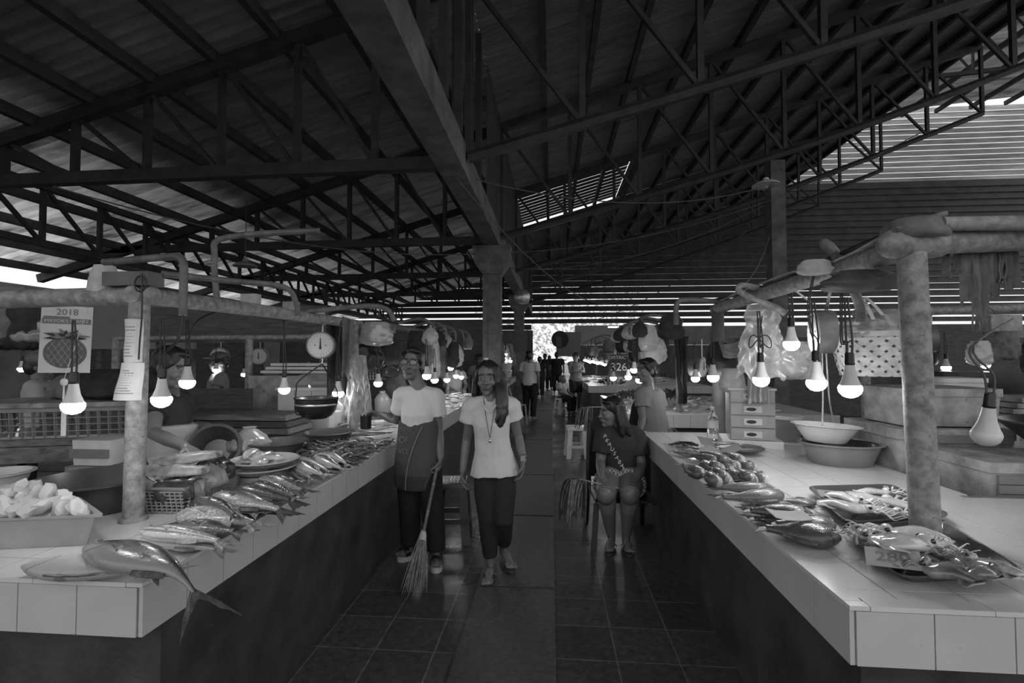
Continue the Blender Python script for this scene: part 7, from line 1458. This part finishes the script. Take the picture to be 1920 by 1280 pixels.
for i, (x, y, ln, w) in enumerate([(1776, 462, .13, .012), (1796, 462, .10, .01), (1818, 458, .24, .035), (1838, 455, .34, .03), (1862, 452, .22, .025), (1880, 452, .16, .02), (1896, 450, .19, .03)]): a_ = at(x, y, Y=1.98); hang('hanging_strip', 'frayed strip dangling from the right pipe, %s from the post' % ('first second third fourth fifth sixth seventh'.split()[i]), 'strip', a_ - V((w, 0, 0)), a_ + V((w, .01, 0)), ln, 100 + i, 'cloth_grey', 2, .012, ny=10, nx=8, ragged=.15, taper=.2)
bag('wire_bunch', 'tangled bunch of wire and rag under the right pipe', 'wires', at(1608, 508, Y=2.15), .2, .09, .1, 110, 'cable_grey', False, amp=.7)
# second row on the right
t = thing('pipe_frame', 'pipe frame of the stall row farther to the right', 'pipe frame', (4.2, 4.9, 0)); mb = MB(); mb.tube([(2.9, 4.9, 1.86), (6.5, 5.1, 1.98)], .04, 12); part('cross_pipe', mb, M['pipe'], t)
for x in (3.0, 6.3): mb = MB(); mb.tube([(x, 4.92, 0), (x, 4.92, 1.88)], .04, 12); part('post', mb, M['pipe'], t)
c = at(1872, 606, Y=4.5); mb = MB(); mb.box(c, (.27, .14, .14), rotz(.1)); mb.tube([c + V((0, 0, .07)), c + V((0, .25, .3))], .006, 6); one('hanging_box', mb, M['foam_dirty'], 'pale box hung from the pipe beside the unlit bulb', 'box', smooth=False)
for i in range(10):
    x = 3.1 + .33 * i; (bag('hanging_bag', 'bag hanging in the stall row farther right', 'bag', (x, 5.0 + .1 * (i % 3), 1.72 - .12 * (i % 2)), .2, .24 + .06 * (i % 3), .12, 120 + i, ('film_dense', 'cloth_grey', 'cloth_dark')[i % 3], False, 'bags in the right-hand row'))
slab('stall_table', 'dark stall table in the row farther right', 'table', (4.1, 5.2, 0), (7.5, 6.4, .85), 'wood_dark')
for i in range(8): box_thing('foam_box', 'foam box on the table of the row farther right', 'box', (4.2 + .4 * i, 5.4 + .05 * (i % 3), .86), (4.52 + .4 * i, 5.8, 1.02 + .07 * (i % 3)), 'foam_dirty', .03, 0, .02, 'foam boxes in the right-hand row')
# ---- signs and things hung over the far counters ----
def sign(label, px, py, Y, w, h, m, txt=None, tm='cream', ts=.1, rz=0, txt2=None):
    c = at(px, py, Y=Y); t = thing('sign_board', label, 'sign', c); mb = MB(); mb.box(c, (w, .02, h), rotz(rz)); part('board', mb, M[m], t, smooth=False)
    if txt: text('lettering', txt, ts, M[tm], t, c + V((0, -.013, -.08 * h * (1 if txt2 else 0))), rotz(rz) @ rotm(pi / 2, 0, 0))
    if txt2: text('lettering', txt2, ts * .42, M[tm], t, c + V((0, -.013, h * .36)), rotz(rz) @ rotm(pi / 2, 0, 0))
    return t
sign('dark board numbered 326 over the second right counter', 1160, 685, 7.6, .30, .34, 'ink', '326', 'cream', .17, 0, 'DISTRICT'); sign('dark board numbered 3904 behind the one numbered 326', 1166, 644, 8.6, .36, .13, 'ink_grey', '3904', 'cream', .12)
sign('pale poster with rounded marks high over the far left counter', 877, 645, 9.0, .15, .2, 'paper'); sign('long dark sign board on the far left, beyond the column', 925, 640, 15, 2.1, .6, 'wood_dark', 'O', 'cream', .3); sign('dark painted panel beside the far way out', 1066, 645, 20, 1.0, 1.0, 'ink_grey'); sign('plain dark board hanging in the far way out', 1048, 641, 19, .22, .42, 'wood_dark')
lathe_thing('round_sign', 'dark round sign hanging at the edge of the far way out', 'sign', [(.33, -.04), (.35, 0), (.33, .04), (.001, .045)], loc=at(1050, 636, Y=19.8), m='ink', rot=rotm(pi / 2, 0, 0))
lathe_thing('fan_case', 'dark round fan case high beside the second column', 'fan', [(.16, -.08), (.22, -.04), (.22, .06), (.14, .10), (.001, .11)], loc=at(979, 556, Y=13.5), m='metal', rot=rotm(pi / 2, 0, 0))
for i in range(15):
    y = 5.3 + .2 * i + (2.6 if i > 12 else 0); x = -1.35 - .1 * (i % 3); m_ = ('film', 'cloth_dark', 'cloth_grey', 'film_dense', 'cloth_dark')[i % 5]; bag('hanging_bag', 'bag or cloth hung on the rail over the second left counter', 'bag', (x - .12 * (i % 2), y, 1.80 - .05 * (i % 4)), .16 + .03 * (i % 3), .22 + .09 * (i % 4), .12, 140 + i, m_, i % 2 == 0, 'things hung on the second left rail')
for i in range(15):
    y = 5.9 + .18 * i; x = 1.05 + .13 * (i % 4); m_ = ('cloth_dark', 'film', 'cloth_light', 'cloth_dark', 'film_dense')[i % 5]; bag('hanging_bag', 'bag or cloth hung on the rail over the second right counter', 'bag', (x, y, 1.90 - .06 * (i % 4)), .16 + .04 * (i % 3), .22 + .1 * (i % 4), .12, 160 + i, m_, i % 2 == 0, 'things hung on the second right rail')
for i in range(12):
    for s_ in (-1, 1): bag('hanging_bag', 'bag hung over the far %s counter' % ('left' if s_ < 0 else 'right'), 'bag', (s_ * 1.3 + .15 * (i % 3) + (0 if s_ > 0 else -.3), 11.2 + .42 * i, 1.84 - .08 * (i % 4)), .24, .3 + .1 * (i % 3), .15, 180 + 2 * i + s_, ('cloth_dark', 'cloth_grey', 'film_dense')[(i + s_) % 3], False, 'bags over the far %s counter' % ('left' if s_ < 0 else 'right'))
for i in range(3): lathe_thing('bottle', ('first', 'second', 'third')[i] + ' pale bottle from the aisle on the far right counter', 'bottle', [(.06, 0), (.06, .18), (.025, .24), (.025, .27), (.001, .27)], loc=(at(1143 + i * 7, 712, Y=11.2).x, 11.2, TOPZ), m='light')
GR = mat('seaweed', .07, .7, .5, 20)
def greens(label, c, r, seed):
    rr = random.Random(seed); mb = MB(); c = V(c)
    for k in range(160):
        a_ = rr.uniform(0, 6.28); q_ = rr.uniform(.1, 1); p = c + V((cos(a_) * r * q_, sin(a_) * r * q_ * .7, .0 + .12 * (1 - q_))); e_ = p + V((cos(a_) * .07, sin(a_) * .07, rr.uniform(.02, .07))); mb.tube(bez(p, (p + e_) / 2 + V((0, 0, .04)), e_, 3), .006, 4)
    return one('seaweed_heap', mb, GR, label, 'seaweed', None, 'stuff')
greens('heap of dark seaweed on the second right counter, nearer the aisle', (1.1, 7.2, TOPZ + .02), .24, 1); greens('heap of dark seaweed on the second right counter, farther in', (1.75, 7.3, TOPZ + .02), .22, 2); greens('dark heap of greens on the far right counter', (1.35, 11.3, TOPZ + .02), .3, 3)
for i in range(2): lathe_thing('tub_stack', ('lower', 'upper')[i] + ' clear tub stacked on the far left counter', 'tub', [(.15, 0), (.18, .16), (.185, .17), (.001, .172)], loc=(at(947, 700, Y=12).x, 12, TOPZ + .14 + .18 * i), m='light')
slab('tilted_board', 'pale board tilted on the far left counter edge', 'board', (-1.5, 11.0, TOPZ + .06), (-.95, 11.4, TOPZ + .10), 'foam_dirty')
# posts and boards of stalls far to the left, under the eave
for i in range(6):
    x = -10.6 + 1.6 * i; slab('stall_screen', 'dark screen of a shut stall on the low side', 'screen', (x, 9.5 + .4 * (i % 2), 0), (x + 1.45, 9.56 + .4 * (i % 2), 1.95 + .12 * (i % 3)), 'wood_dark')['group'] = 'shut stalls on the low side'
for i in range(7):
    x = 4.5 + 2.1 * i; slab('stall_screen', 'dark screen of a shut stall beyond the right-hand row', 'screen', (x, 12 + .5 * (i % 2), 0), (x + 1.9, 12.06 + .5 * (i % 2), 1.9 + .15 * (i % 3)), 'wood_dark')['group'] = 'shut stalls beyond the right row'
# loose cables under the roof
for i, (a_, b_, sag) in enumerate([((-1.0, 6.0, 3.7), (4.1, 9.0, 4.6), .35), ((-1.0, 9.0, 3.4), (6.5, 9.0, 5.4), .5), ((-.9, 10, 3.3), (4.05, 9.1, 4.3), .4), ((.9, 12, 2.3), (4.1, 9.1, 4.2), .3), ((-6, 5.3, 3.5), (-1.2, 9, 3.4), .3), ((1.5, 4.4, 1.95), (3.9, 9, 3.6), .2), ((-1.1, 5.4, 3.5), (2.2, 16, 3.3), .6)]):
    a_ = V(a_); b_ = V(b_); mb = MB(); mb.tube([a_ + (b_ - a_) * (k / 16) - V((0, 0, sag * 4 * (k / 16) * (1 - k / 16))) for k in range(17)], .009, 5); one('power_cable', mb, M['cable_grey'], ('slack cable from the long beam to the square post', 'long cable slung under the climbing trusses', 'cable from the partition to the square post', 'cable rising from the far right counter', 'cable slung under the low trusses to the column', 'cable rising from the right frame to the square post', 'slack cable running far down the aisle')[i], 'cable')
